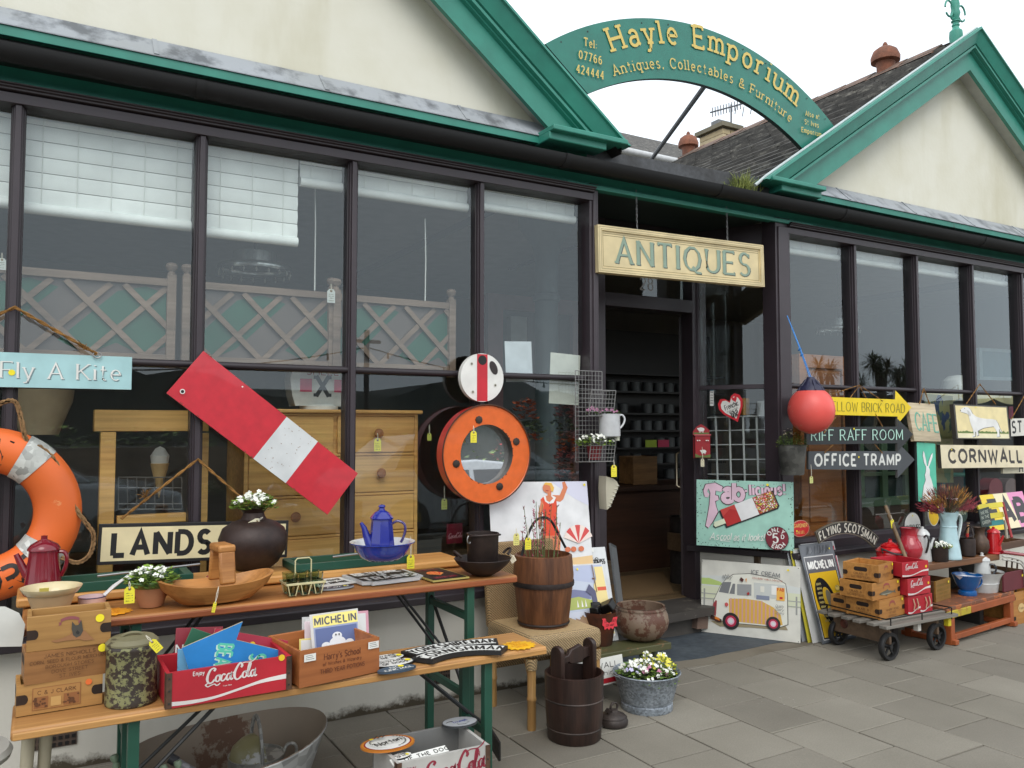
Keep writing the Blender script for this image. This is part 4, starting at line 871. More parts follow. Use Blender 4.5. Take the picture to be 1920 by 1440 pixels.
aa = lambda p: math.degrees(math.atan2(p.z - uy,p.x - ux))
bandplate('nameplate','curved black and silver FLYING SCOTSMAN nameplate standing on the right sill',o,ux,uy,ur + .0,ur - 23 * MP(pm),aa(p0),aa(p1),M((44,43,42)),M((150,144,128),'metal',rough=.5),M((200,196,182)),"FLYING SCOTSMAN",15 * MP(pm),raise_=0)
def oval(name,label,c,rx,ry,th,face,draw,edge,mw=None,cat='sign'):
    mw = mw or (Matrix.Translation(c) @ Matrix.Rotation(R(90),4,'X')); b = MB(); b.lathe([(0,-th),(1,-th),(1,0),(0,0)],edge,40,sx=rx,sy=ry); b.L = .0003; b.ell(0,0,rx * .95,ry * .94,face,36); draw(b,rx,ry)
    return b.build(name,mw=mw,label=label,cat=cat)
c = PY(1501,991,3.78); k = MP(c)
def dg(b,x,y): text(b,"GARDNER",GOLD,0,y * .15,y * .42,wt=.14,fit=x * 1.5); text(b,"DIESEL",GOLD,0,-y * .6,y * .3,wt=.14,fit=x * .95); dot(b,-x * .45,-y * .25,.006)
oval('oval_sign','small red oval GARDNER DIESEL plate on the sill beside the mint sign',c,24 * k,15.5 * k,.008,M((190,42,44)),dg,M((200,150,130)))
c = PY(1711,985,3.70); k = MP(c)
def da(b,x,y): text(b,"ANTIQUES",INK,0,-y * .38,y * .42,wt=.14,serif=.1,contrast=.3,fit=x * 1.7); dot(b,0,y * .72,.006)
oval('round_sign','round white ANTIQUES sign standing behind the red jug',c,25 * k,25 * k,.006,WHT,da,M((60,60,58)))
c = PY(1751,961,3.74); k = MP(c)
def dy(b,x,y): text(b,"NOTICE",M((150,60,30)),0,-y * .1,y * .25,wt=.2,fit=x * 1.3)
oval('oval_sign','yellow oval sign half hidden behind the tall pale blue jug',c,17 * k,25 * k,.006,M((226,184,40)),dy,WHT)
c = PY(1804,966,3.70); k = MP(c)
def dz_(b,x,y): text(b,"DISCO",M((170,176,150)),0,y * .1,y * .5,wt=.16,fit=x * 1.4)
oval('arched_plate','small dark green rounded plate with pale letters behind the pale blue jug handle',c,17 * k,14 * k,.006,M((40,66,58)),dz_,M((30,40,38)))
# --- FAB board
def dfab(b,w,h):
    for x0,x1,c_ in ((0,.30,(228,200,60)),(.30,.62,(230,220,184)),(.62,1,(222,146,186))): b.poly([(x0 * w,h),(x1 * w,h),((x1 + .08) * w if x1 < 1 else w,0),((x0 + .08) * w if x0 else 0,0)],M(c_,'flat'))
    for s,x in (("F",.22),("A",.52),("B",.82)): text(b,s,M((52,48,50)),x * w,h * .2,h * .58,wt=.32,fit=w * .2)
sign('shop_sign','yellow, cream and pink striped board with big dark letters FAB, at the right edge','sign',(1858,996,3.68),(1938,985,3.68),(1845,928,3.76),.01,M((230,220,184)),dfab,M((120,110,100)))
# --- beach print behind the wicker chair
def beach(b,w,h):
    X = lambda u: u * w; Y = lambda v: v * h; F_ = lambda *c_: M(c_,'flat',rough=.3)
    b.poly([(0,Y(.0)),(w,0),(w,Y(.16)),(X(.7),Y(.14)),(X(.3),Y(.17)),(0,Y(.15))],F_(226,192,140)); b.poly([(X(.62),Y(1)),(X(1),Y(1)),(X(1),Y(.72)),(X(.86),Y(.8))],F_(206,206,222))
    SK = F_(206,120,78); OR_ = F_(214,66,26)
    b.poly([(X(.585),Y(.80)),(X(.70),Y(.77)),(X(.735),Y(.80)),(X(.79),Y(.93)),(X(.765),Y(1.0)),(X(.735),Y(.99)),(X(.74),Y(.93)),(X(.70),Y(.845)),(X(.60),Y(.85))],SK)
    b.poly([(X(.50),Y(.8)),(X(.55),Y(.85)),(X(.66),Y(.82)),(X(.665),Y(.7)),(X(.64),Y(.55)),(X(.68),Y(.40)),(X(.5),Y(.38)),(X(.52),Y(.6))],OR_)
    b.poly([(X(.53),Y(.84)),(X(.60),Y(.86)),(X(.66),Y(.82)),(X(.63),Y(.76)),(X(.58),Y(.75)),(X(.545),Y(.78))],F_(226,224,220)); b.poly([(X(.555),Y(.84)),(X(.60),Y(.855)),(X(.63),Y(.81)),(X(.59),Y(.77)),(X(.56),Y(.79))],SK)
    b.poly([(X(.51),Y(.8)),(X(.47),Y(.66)),(X(.46),Y(.5)),(X(.49),Y(.5)),(X(.50),Y(.64)),(X(.53),Y(.74))],SK); b.poly([(X(.5),Y(.4)),(X(.68),Y(.4)),(X(.66),Y(.2)),(X(.6),Y(.05)),(X(.5),Y(.05))],SK)
    b.poly([(X(.575),Y(.84)),(X(.61),Y(.84)),(X(.615),Y(.9)),(X(.57),Y(.9))],SK); b.ell(X(.575),Y(.925),w * .047,h * .055,SK,20); b.poly([(X(.535),Y(.96)),(X(.56),Y(.99)),(X(.62),Y(.985)),(X(.645),Y(.93)),(X(.63),Y(.88)),(X(.61),Y(.9)),(X(.605),Y(.95)),(X(.57),Y(.965))],F_(224,176,74)); b.poly([(X(.55),Y(.905)),(X(.59),Y(.90)),(X(.57),Y(.89))],F_(170,30,30))
    for k in range(7):
        t0,t1 = 20 + k * 20,40 + k * 20; b.poly([(X(.86),Y(.30))] + [(X(.86) + w * .16 * math.cos(R(q)),Y(.30) + w * .16 * math.sin(R(q))) for q in (t0,(t0 + t1) / 2,t1)],F_(206,70,66) if k % 2 else F_(232,214,204),.0001)
    for x in (.74,.8,.88): b.ell(X(x),Y(.24),w * .03,h * .03,F_(206,110,70),10)
    dot(b,X(.965),Y(.96),.007)
sign('picture_print','large white print of a woman in an orange swimsuit waving, behind the wicker chair','picture',(925,1082,3.72),(1113,1068,3.72),(913,904,3.80),.004,M((222,222,222),'paint',rough=.3),beach)
# ================================================================ GOODS, LEFT OF THE DOOR
TZ,BZ = .78,.56                                    # table top and bench top heights
PINE = M((172,116,62),'wood',c2=(126,80,40),sc=.7); PINE2 = M((186,138,82),'wood',c2=(142,96,52),sc=.7); FGR = M((30,76,60),'paint',rough=.4); DIRON = M((34,36,36),'paint',rough=.5)
def leaves(b,c,r,h,n,cols,size=.018,up=.5,flowers=(),nf=0,fs=.009,squash=1.0):
    """a bushy clump: many single leaves, then little five-petalled flowers on top"""
    c = Vector(c)
    for _ in range(n):
        a = rnd.uniform(0,6.283); q = r * math.sqrt(rnd.random()); z = h * (1 - (q / r) ** 2 * .6) * rnd.uniform(.15,1)
        p = c + Vector((q * math.cos(a),q * math.sin(a) * squash,z)); t = Vector((math.cos(a),math.sin(a),rnd.uniform(-.3,1) * up)).normalized()
        s = size * rnd.uniform(.6,1.25); w_ = t.cross(Vector((rnd.uniform(-.5,.5),rnd.uniform(-.5,.5),1))).normalized() * s * .42; nn = t.cross(w_).normalized() * s * .12
        m = rnd.choice(cols); b.add([p,p + t * s * .45 + w_ + nn,p + t * s,p + t * s * .45 - w_ + nn],[(0,1,2,3)],m)
    for _ in range(nf):
        a = rnd.uniform(0,6.283); q = r * math.sqrt(rnd.random()) * 1.02; z = h * (1 - (q / r) ** 2 * .55) * rnd.uniform(.8,1.12)
        p = c + Vector((q * math.cos(a),q * math.sin(a) * squash,z)); m = rnd.choice(flowers); s = fs * rnd.uniform(.75,1.2)
        nrm = Vector((rnd.uniform(-.5,.5),-1,rnd.uniform(.2,1.2))).normalized(); x = nrm.cross(Vector((0,0,1))).normalized(); y = x.cross(nrm)
        for k in range(5):
            g = k * 1.257 + rnd.uniform(0,.3); d = x * math.cos(g) + y * math.sin(g); e = x * -math.sin(g) + y * math.cos(g)
            b.add([p,p + d * s * .6 + e * s * .42 + nrm * .001,p + d * s + nrm * .002,p + d * s * .6 - e * s * .42 + nrm * .001],[(0,1,2,3)],m)
def stems(b,c,r,h,n,m,th=.0012):
    for _ in range(n):
        a,q = rnd.uniform(0,6.283),r * rnd.random(); b.tube([Vector(c) + Vector((q * .4 * math.cos(a),q * .4 * math.sin(a),0)),Vector(c) + Vector((q * math.cos(a),q * math.sin(a),h * rnd.uniform(.5,.95)))],th,m,4)
LF = M((84,128,44),'leaf',c2=(150,182,70)); LF2 = M((58,92,42),'leaf',c2=(104,138,62)); WFL = M((236,236,226),'flat'); YFL = M((214,206,70),'leaf',c2=(196,200,60)); PFL = M((216,140,172),'flat'); SOIL = M((40,32,26),'rust')
CORD = M((214,208,190),'flat')
def tag_(px,py,Y,label,hpx=40,col=(232,220,60),tilt=0,str_px=20,wr=.58,yaw=0):
    """a paper price tag with its eyelet, hanging by a string; px,py is the top of the paper"""
    p = PY(px,py,Y); k = MP(p); h = hpx * k; w = h * wr; t = thing('price_tag',label,'price tag',mw=Matrix.Translation(p) @ Matrix.Rotation(R(yaw),4,'Z') @ Matrix.Rotation(R(90),4,'X') @ Matrix.Rotation(R(tilt),4,'Z'),group='price tags tied to the goods')
    b = MB(); b.prism([(-w / 2,-h),(w / 2,-h),(w / 2,-h * .18),(w * .26,0),(-w * .26,0),(-w / 2,-h * .18)],0,.0012,M(col,'paint')); b.L = .0013
    b.ell(0,-h * .14,w * .16,w * .16,M((150,120,70),'flat'),12); b.ell(0,-h * .14,w * .08,w * .08,INK,10)
    for q in (.38,.52,.66,.84): b.poly([(-w * .33 + x * w * .66 / 8,-h * q + rnd.uniform(-.02,.02) * h) for x in range(9)] + [(w * .33,-h * q - h * .02),(-w * .33,-h * q - h * .02)],M((96,92,60),'flat'),.00004)
    b.build('tag_card',t)
    b = MB(); s = str_px * k; b.tube([(0,-h * .14,.002),(.002,s * .4,.003),(-.001,s,.0)],.0011,CORD,5); b.tube([(0,-h * .14,.002),(-.003,s * .5,.003),(-.001,s,.0)],.0011,CORD,5); b.build('tag_string',t)
# --- beer table and beer benches
def beer(name,label,x0,x1,y0,y1,zt,wood,edge,legx,cat):
    o = thing(name,label,cat,((x0 + x1) / 2,(y0 + y1) / 2,0)); ox,oy = (x0 + x1) / 2,(y0 + y1) / 2; L,Wd = x1 - x0,y1 - y0
    b = MB(); b.box((0,0,zt - .019),(L,Wd,.032),wood); b.build(('tabletop' if Wd > .3 else 'seat_board'),o,bev=.008)
    b = MB(); b.box((0,-Wd / 2 - .0,zt - .021),(L - .01,.012,.02),edge); b.build('edge_strip',o,bev=.003)
    for i,lx in enumerate(legx):
        f = MB(); a = .03
        for s in (-1,1): f.b2((lx - ox - .016,s * (Wd / 2 - .035) - .016,0),(lx - ox + .016,s * (Wd / 2 - .035) + .016,zt - .036),FGR)
        for z in ((.30,.62) if Wd > .3 else (.27,)): f.b2((lx - ox - .012,-Wd / 2 + .05,z - .014),(lx - ox + .012,Wd / 2 - .05,z + .014),FGR)
        f.b2((lx - ox - .018,-Wd / 2 + .03,zt - .05),(lx - ox + .018,Wd / 2 - .03,zt - .036),FGR)
        l = f.build('leg_frame',o,bev=.002); f = MB(); s = -1 if lx > ox else 1
        for q in (-.06,.06): f.tube([(lx - ox,q,zt * .52),(lx - ox + s * .26,q * .6,zt - .04)],.006,DIRON,6)
        f.build('leg_brace',l)
        if Wd > .3:
            f = MB(); f.tube([(lx - ox,-Wd / 2 + .05,.28),(lx - ox,Wd / 2 - .05,.64)],.008,DIRON,6); f.build('leg_brace',l)
    return o
beer('trestle_table','long folding beer table with orange-brown top and green steel legs, under the left window',-.03,1.76,3.0,3.46,TZ,PINE,M((150,82,44),'wood',sc=.8),(.30,1.55),'table')
beer('trestle_bench','long folding beer bench with yellow pine top standing in front of the beer table',-.045,1.715,2.70,2.955,BZ,PINE2,M((196,146,84),'wood'),(.27,1.47),'bench')
o = thing('folded_bench','second beer bench lying folded on the back of the beer table','bench',(.80,3.40,TZ))
b = MB(); b.box((-.0,0,.018),(1.70,.24,.032),M((204,150,84),'wood',c2=(170,112,54),sc=.7)); b.build('seat_board',o,bev=.008)
for x in (-.5,.38):
    b = MB(); b.b2((x - .28,-.105,.035),(x + .22,-.09,.068),FGR); b.b2((x - .28,.07,.035),(x + .22,.085,.068),FGR); b.b2((x - .28,-.09,.036),(x - .25,.07,.066),FGR); b.b2((x + .19,-.09,.036),(x + .22,.07,.066),FGR); b.tube([(x - .1,-.03,.075),(x + .26,.0,.085)],.005,STEEL,6); b.build('leg_frame',o,bev=.0015)

# --- boxes
HOLE = M((36,22,14),'flat')
def crate(name,label,mw,w,d,h,wood,draw=None,th=.012,hole='side',front=None,group=None,cat='crate',inner=None,straps=None,sidedraw=None,side_m=None):
    """open box; local x along the front, y going back, z up"""
    o = thing(name,label,cat,mw=mw,group=group); W2 = front or wood
    b = MB(); b.b2((0,th,.004),(th,d - th,h),side_m or wood); b.b2((w - th,th,.004),(w,d - th,h),side_m or wood); b.b2((0,d - th,0),(w,d,h),wood); b.b2((th,th,.003),(w - th,d - th,.012),inner or wood)
    b.build('box_body',o,bev=.0015)
    b = MB(); b.b2((0,0,0),(w,th,h),W2); fb = b
    if hole:
        b = MB()
        for x in (-.0006,w + .0006):
            P = [(x,d / 2 + q[0],h * .68 + q[1]) for q in arc(-.03,0,.012,.013,90,270,8) + arc(.03,0,.012,.013,-90,90,8)]; b.quad(P,HOLE)
        b.build('hand_hole',o)
    if draw:
        b = fb; n0 = len(b.v); b.L = .0004; draw(b,w,h); b.v[n0:] = [(x,-z,y) for x,y,z in b.v[n0:]]
    fb.build('front_board',o,bev=.0015)
    if sidedraw:
        b = MB(); b.L = .0008; sidedraw(b,d,h); b.build('side_printing',o,mw=Matrix(((0,0,-1,0),(-1,0,0,d),(0,1,0,0),(0,0,0,1))))
    if straps:
        for x in (0,w):
            b = MB(); s = 1 if x == 0 else -1; b.b2((x - .002 * s,-.002,0),(x + s * .016,0.0,h),straps); b.b2((x - .002 * s,-.002,0),(x - .0002 * s,.02,h),straps)
            for q in (.15,.5,.85): b.box((x + s * .008,-.003,h * q),(.005,.002,.005),INK)
            b.build('metal_strap',o)
    return o
def rz(p,deg): return Matrix.Translation(p) @ Matrix.Rotation(R(deg),4,'Z')
CW = M((176,134,76),'wood',c2=(136,96,48),sc=.8); CW2 = M((160,112,64),'wood',c2=(120,80,42),sc=.8); CW3 = M((186,142,82),'wood',c2=(150,106,56),sc=.8); PRN = M((92,56,30),'flat'); CLIP = M((66,46,34),'rust')
def clips(b,w,h,y=.5):
    for x,s in ((0,1),(w,-1)): b.poly([(x,h * y - .014),(x + s * .02,h * y - .014)] + [(x + s * (.02 + .010 * math.cos(R(t))),h * y + .014 * math.sin(R(t))) for t in range(-80,81,20)] + [(x + s * .02,h * y + .014),(x,h * y + .014)],CLIP)
def scroll(b,cx,cy,w,h,m=None):
    m = m or M((150,74,66),'flat'); P = arc(cx,cy - w * .9,w,w,60,120,10); b.poly([(x,y + h) for x,y in P] + [(x,y) for x,y in reversed(P)],m)
    for s in (-1,1): b.poly([(cx + s * w * .46,cy - w * .17),(cx + s * w * .62,cy - w * .24),(cx + s * w * .56,cy - w * .12),(cx + s * w * .62,cy - w * .03),(cx + s * w * .46,cy - w * .02)],m)
def d1(b,w,h):
    clips(b,w,h,.48); scroll(b,w * .5,h * .78,w * .22,h * .09,M((140,78,80),'flat')); G = M((70,66,58),'flat'); T_ = M((148,104,66),'flat')
    b.poly([(w * x,h * y) for x,y in [(.28,.26),(.4,.30),(.50,.38),(.56,.5),(.68,.46),(.74,.30),(.80,.16),(.68,.16),(.62,.22),(.45,.22),(.34,.20)]],T_)
    b.poly([(w * x,h * y) for x,y in [(.54,.36),(.52,.55),(.525,.76),(.565,.64),(.60,.64),(.635,.78),(.65,.58),(.66,.46),(.63,.32),(.58,.28)]],G); b.poly([(w * x,h * y) for x,y in [(.57,.42),(.59,.5),(.62,.42),(.6,.36)]],INK); b.ell(w * .86,h * .78,.012,.012,YDOT,14)
def d2(b,w,h):
    for s,y,f,hh in (("JAMES NICHOLLS",.76,.60,.11),("CORN, SEED & FLOUR MERCHANT",.60,.92,.10),("BOROUGH STORES",.44,.56,.10),("DOVE STREET",.28,.42,.10),("ST. IVES",.12,.24,.10)): text(b,s,PRN,w * .52,h * y,h * hh,wt=.13,serif=.07,fit=w * f)
    b.ell(w * .90,h * .88,.012,.012,YDOT,14)
def d3(b,w,h):
    clips(b,w,h,.52); B_ = M((142,92,52),'flat')
    b.rect(w * .18,h * .12,w * .74,h * .85,B_); b.rect(w * .19,h * .14,w * .73,h * .83,M((168,122,68),'flat')); text(b,"C & J CLARK",PRN,w * .46,h * .62,h * .12,wt=.16,serif=.06,fit=w * .44); b.rect(w * .2,h * .18,w * .36,h * .55,B_); b.rect(w * .54,h * .18,w * .72,h * .55,B_); b.rect(w * .39,h * .2,w * .51,h * .5,M((190,150,90),'flat')); b.ell(w * .83,h * .82,.009,.009,M((226,110,50),'flat'),12)
    for _ in range(24): x = rnd.choice([rnd.uniform(.21,.35),rnd.uniform(.55,.71)]); b.ell(w * x,h * rnd.uniform(.2,.52),rnd.uniform(.002,.006),rnd.uniform(.002,.005),PRN,7,dz=.00005)
q = PZ(29,1345,BZ); k = MP(q); Wc = 146 * k; hc = [q.z,0,0]
crate('wooden_crate','shallow wooden crate with a CLARK print, bottom of three on the left bench end',rz((q.x,q.y,BZ),2),Wc,.13,57 * k,CW3,d3,group='crates stacked on the left bench end')
crate('wooden_crate','brown wooden crate lettered JAMES NICHOLLS, middle of the three crates on the left',rz((q.x + 12 * k,q.y - .004,BZ + 57 * k),4),146 * k,.125,60 * k,CW2,d2,group='crates stacked on the left bench end')
crate('wooden_crate','wooden crate with a seated dog print, topmost of the three crates on the left',rz((q.x + 14 * k,q.y + .0,BZ + 117 * k),0),144 * k,.125,66 * k,CW,d1,group='crates stacked on the left bench end')
# --- camouflage coloured milk can
def lath(name,label,cat,px,pyb,z,prof,m,r=None,seg=32,sc=1.0,group=None,P=None,sx=1,sy=1):
    """turned vessel: profile in photo pixels (radius, height above its foot), foot at photo pixel px,pyb on level z"""
    rb = max(p[0] for p in prof[:2]); p = PZ(px,pyb,z); k = MP(p) * sc; p = back(p,rb * k); k = MP(p) * sc if not P else P
    o = thing(name,label,cat,(p.x,p.y,z),group=group); b = MB(); b.lathe([(a * k,c * k) for a,c in prof],m,seg,sx=sx,sy=sy); H_ = max(q[1] for q in prof); o.scale = (1,1,max(.68,(H_ - rb * (CH - z) / math.hypot(p.x,p.y)) / H_)); return o,b,k
CAMO = M((138,138,94),'worn',c2=(56,48,42),amt=.47,rough=.45,sc=3.4)
o,b,k = lath('milk_can','cylindrical metal can with flaking olive and black paint and a flat lid','can',245,1328,BZ,[(0,0),(45,0),(46,4),(45,10),(44,108),(46,112),(46,118),(44,122)],CAMO); b.build('can_body',o)
b = MB(); b.lathe([(44 * k,122 * k),(46 * k,122 * k),(46 * k,126 * k),(38 * k,134 * k),(0,138 * k)],M((128,122,92),'worn',c2=(72,66,48),amt=.58),32); b.build('lid',o)
b = MB(); b.tube(hand((-18 * k,0,134 * k),(18 * k,0,134 * k),(0,-.004,9 * k)),3 * k,M((120,114,86),'paint'),8); b.build('lid_handle',o)
tag_(283,1201,2.72,'yellow tag tied to the lid of the flaking olive can',26,tilt=38,str_px=14)

# --- Coca-Cola crate with old signs in it
COKE = M((184,34,48),'worn',c2=(150,56,58),amt=.72,rough=.5); BRST = M((110,80,62),'rust')
def cola(b,x,y,h,m,rot=0):
    """the swash script logo"""
    c,s = math.cos(R(rot)),math.sin(R(rot))
    def mp(px,py): return (x + px * c - py * s,y + px * s + py * c)
    H = h
    def st(P,w0=.12): 
        n = len(P); Q = spl([(p[0],p[1],0) for p in P],5); Q = [(q.x * H,q.y * H) for q in Q]; stroke(b,Q,lambda nv: H * w0 * (1 - .55 * abs(nv[1])) + H * .02,m,mp,.00003)
    def C_(ox,big): st([(ox + .52,.86),(ox + .60,1.02),(ox + .46,1.1 * big),(ox + .22,.95),(ox + .04,.55),(ox + .02,.2),(ox + .18,-.04),(ox + .42,.04),(ox + .56,.2)],.2)
    def o_(ox): st([(ox + .24,.52),(ox + .08,.44),(ox,.2),(ox + .1,.02),(ox + .26,.08),(ox + .34,.3),(ox + .24,.52),(ox + .40,.46)],.16)
    def a_(ox): st([(ox + .30,.46),(ox + .16,.52),(ox + .02,.34),(ox + .02,.10),(ox + .12,.02),(ox + .26,.2),(ox + .36,.52),(ox + .30,.14),(ox + .38,.02),(ox + .50,.12)],.15)
    C_(0,1.0); o_(.64); st([(1.38,.44),(1.28,.54),(1.12,.42),(1.06,.16),(1.16,.01),(1.32,.08),(1.44,.24)],.16); a_(1.48); C_(2.08,1.12); o_(2.72)
    st([(3.06,.2),(3.24,.6),(3.36,1.05),(3.28,1.15),(3.18,.8),(3.12,.2),(3.20,.03),(3.32,.12)],.14); a_(3.36)
    st([(.1,.0),(-.1,-.12),(.05,-.28),(.3,-.2),(.55,-.14),(.75,-.28),(1.0,-.14)],.12); st([(2.6,1.12),(2.9,1.22),(3.3,1.18),(3.6,1.3),(3.8,1.5)],.1)
    b.ell(*mp(2.0 * H,.55 * H),H * .06,H * .05,m,10)
def wave(b,w,h,m,x0=0):
    T = [(0,.20),(.15,.155),(.35,.155),(.55,.27),(.75,.42),(.9,.47),(1,.485)]; B_ = [(1,.34),(.85,.335),(.72,.31),(.55,.20),(.38,.09),(.2,.045),(0,.075)]
    b.poly([(p.x * w,p.y * h) for p in spl([(x,y,0) for x,y in T],4)] + [(p.x * w,p.y * h) for p in spl([(x,y,0) for x,y in B_],4)],m)
CWH = M((226,218,214),'worn',c2=(186,70,76),amt=.74)
def dc(b,w,h):
    wave(b,w,h,CWH); text(b,"Enjoy",CWH,w * .245,h * .83,h * .11,wt=.2,fit=w * .085,rot=0); cola(b,w * .31,h * .56,h * .37,CWH); text(b,"Trade Mark",CWH,w * .47,h * .40,h * .035,wt=.16,fit=w * .07); b.ell(w * .915,h * .99,.010,.010,M((228,190,40),'flat'),14)
p0,p1 = PZ(311,1331,BZ),PZ(546,1292,BZ); k = MP(p0); Wc = (p1 - p0).length; an = math.degrees(math.atan2((p1 - p0).y,(p1 - p0).x))
cok = crate('cola_crate','red Coca-Cola crate filled with painted signs on the bench',rz((p0.x,p0.y + .003,BZ),an),Wc,.23,66 * k,COKE,dc,hole=None,straps=BRST)
def card(name,label,px3,Ys,face,draw=None,th=.006,edge=None,cat='sign'):
    return sign(name,label,cat,(*px3[0],Ys[0]),(*px3[1],Ys[1]),(*px3[2],Ys[2]),th,face,draw,edge)
MARN = M((134,34,48)); GRN = M((40,96,70)); PKR = M((170,44,66)); LBL = M((104,168,204))
def dn(b,w,h): text(b,"N",WHT,w * .1,h * .55,h * .16,wt=.16)
card('painted_sign','dark maroon sign with a letter N at the back of the red crate',((322,1288),(412,1282),(316,1178)),(2.93,2.93,2.97),MARN,dn)
def dgs(b,w,h):
    for q in range(4): text(b,"SEAS"[q],M((224,170,160)),w * .5,h * (.78 - q * .17),h * .12,wt=.3,fit=w * .22)
card('painted_sign','green sign with pink letters tilted in the red crate',((325,1255),(420,1285),(350,1173)),(2.90,2.90,2.92),GRN,dgs)
def dmo(b,w,h): text(b,"Best off",WHT,w * .95,h * .42,h * .25,wt=.16,serif=.07,al='r'); b.ell(w * .53,h * .8,.010,.010,M((228,190,40),'flat'),14); b.ell(w * .12,h * .85,.012,.008,M((96,66,50),'flat'),10); b.ell(w * .93,h * .86,.012,.008,M((96,66,50),'flat'),10)
card('painted_sign','crimson sign ending in the letters off, behind the blue arrow in the red crate',((378,1270),(518,1290),(386,1175)),(2.86,2.86,2.88),PKR,dmo,edge=M((200,150,130)))
def dlb(b,w,h): b.rect(0,0,w,h * .42,M((206,196,164))); text(b,"STATION",INK,w * .3,h * .1,h * .10,wt=.14,fit=h * .3,rot=90)
card('painted_sign','small light blue and cream sign standing at the left inside the red crate',((332,1290),(378,1284),(328,1218)),(2.80,2.80,2.82),LBL,dlb)
Y = 2.78; AP = [(366,1258 + 36),(341,1215),(455,1166),(443,1200),(536,1222),(528,1265),(470,1300)]
P = [PY(x,y,Y) for x,y in AP]; oo = P[0]; Bl = M((44,134,204)); b = MB(); b.prism([(p.x - oo.x,p.z - oo.z) for p in P],-.008,0,Bl,M((190,180,150))); b.L = .0003; TQ = M((96,206,176)); TQ2 = M((196,232,214))
for s,c_,hh,ln in (("BEACH",(404,1241),27,66),("SURF",(466,1254),27,56)):
    q = PY(*c_,Y); k = MP(q)
    for m,d in ((TQ2,.005),(TQ,0)): text(b,s,m,q.x - oo.x - d,q.z - oo.z - d * .6,hh * k,wt=.15,gap=.10,fit=ln * k,rot=-101,dz=.00004)
b.ell(PY(525,1233,Y).x - oo.x,PY(525,1233,Y).z - oo.z,.010,.010,M((228,190,40),'flat'),12)
b.build('arrow_sign',mw=Matrix(((1,0,0,oo.x),(0,0,-1,Y),(0,1,0,oo.z),(0,0,0,1))),label='bright blue beach arrow sign with green letters stuck point up in the red crate',cat='sign')

# --- school box with prints
HW = M((170,104,56),'wood',c2=(132,74,36),sc=.7)
def dhs(b,w,h):
    for s,y,f,hh in (("Harry's School",.64,.45,.17),("of Witches & Wizardry",.48,.48,.09),("THIRD YEAR POTIONS",.28,.55,.115)): text(b,s,M((92,44,22),'flat'),w * .52,h * y,h * hh,wt=.13,serif=.08,fit=w * f)
    for x,y in ((.115,.80),(.91,.82)):
        b.rect(w * (x - .07),h * (y - .1),w * (x + .07),h * (y + .1),WHT)
        for q in range(3): b.rect(w * (x - .05),h * (y + .05 - q * .05),w * (x + .03 + .01 * q),h * (y + .062 - q * .05),INK,.00004)
p0,p1 = PZ(561,1291,BZ),PZ(711,1259,BZ); k = MP(p0); Wc = (p1 - p0).length; an = math.degrees(math.atan2((p1 - p0).y,(p1 - p0).x))
crate('wooden_box',"brown wooden box lettered Harry's School, filled with picture prints",rz((p0.x,p0.y,BZ),an),Wc,.26,68 * k,HW,dhs,cat='box',th=.010)
CEL = M((206,204,200),'paint',rough=.2); BIB = M((222,224,226),'flat')
def dmi(b,w,h):
    b.rect(w * .06,h * .02,w * .97,h * .97,M((150,160,190),'flat')); b.rect(w * .06,h * .75,w * .97,h * .97,M((236,222,130),'flat')); text(b,"MICHELIN",M((90,90,100)),w * .515,h * .79,h * .13,wt=.22,fit=w * .84); b.rect(w * .09,h * .04,w * .94,h * .72,M((92,106,150),'flat'))
    for x,y,r_ in ((.52,.55,.10),(.52,.42,.17),(.52,.30,.2),(.28,.4,.09),(.76,.4,.09),(.22,.32,.08),(.82,.32,.08),(.5,.16,.18)): b.ell(w * x,h * y,w * r_,w * r_ * .72,BIB,18); b.ell(w * x,h * y - w * r_ * .1,w * r_ * .95,w * r_ * .6,M((150,160,190),'flat'),18,a0=200,a1=340,dz=.00005)
    b.rect(w * .3,h * .31,w * .74,h * .41,BIB); text(b,"MICHELIN",M((70,84,120)),w * .52,h * .335,h * .055,wt=.2,fit=w * .38); b.ell(w * .49,h * .57,w * .016,w * .02,INK,8); b.ell(w * .555,h * .57,w * .016,w * .02,INK,8)
PR = (('print in a clear sleeve at the back of the school box',(566,1245),(690,1235),(551,1158),(2.95,2.95,2.99),M((198,198,196),'paint',rough=.25),None),('pale yellow edged print near the left of the school box',(561,1256),(620,1250),(552,1199),(2.86,2.86,2.88),M((224,208,120),'paint',rough=.3),None),
      ('white and pink print with lettering beside the tyre print in the school box',(572,1252),(640,1246),(562,1166),(2.885,2.885,2.93),M((222,206,210),'paint',rough=.25),'oo'),('pink striped print at the right of the school box',(640,1240),(694,1234),(634,1149),(2.91,2.91,2.95),M((206,150,164),'paint',rough=.25),None))
for l,a_,c_,d_,ys,m,t in PR:
    card('picture_print',l,(a_,c_,d_),ys,m,(lambda b,w,h: text(b,"oo",M((196,90,130)),w * .75,h * .3,h * .22,wt=.14,rot=80)) if t else (lambda b,w,h: b.rect(w * .05,h * .05,w * .9,h * .95,M((214,214,212),'paint',rough=.2))) ,th=.002,cat='print')
card('picture_print','blue and yellow MICHELIN print of a waving tyre man, front of the school box',((588,1256),(680,1240),(580,1153)),(2.84,2.84,2.885),CEL,dmi,th=.002,cat='print')

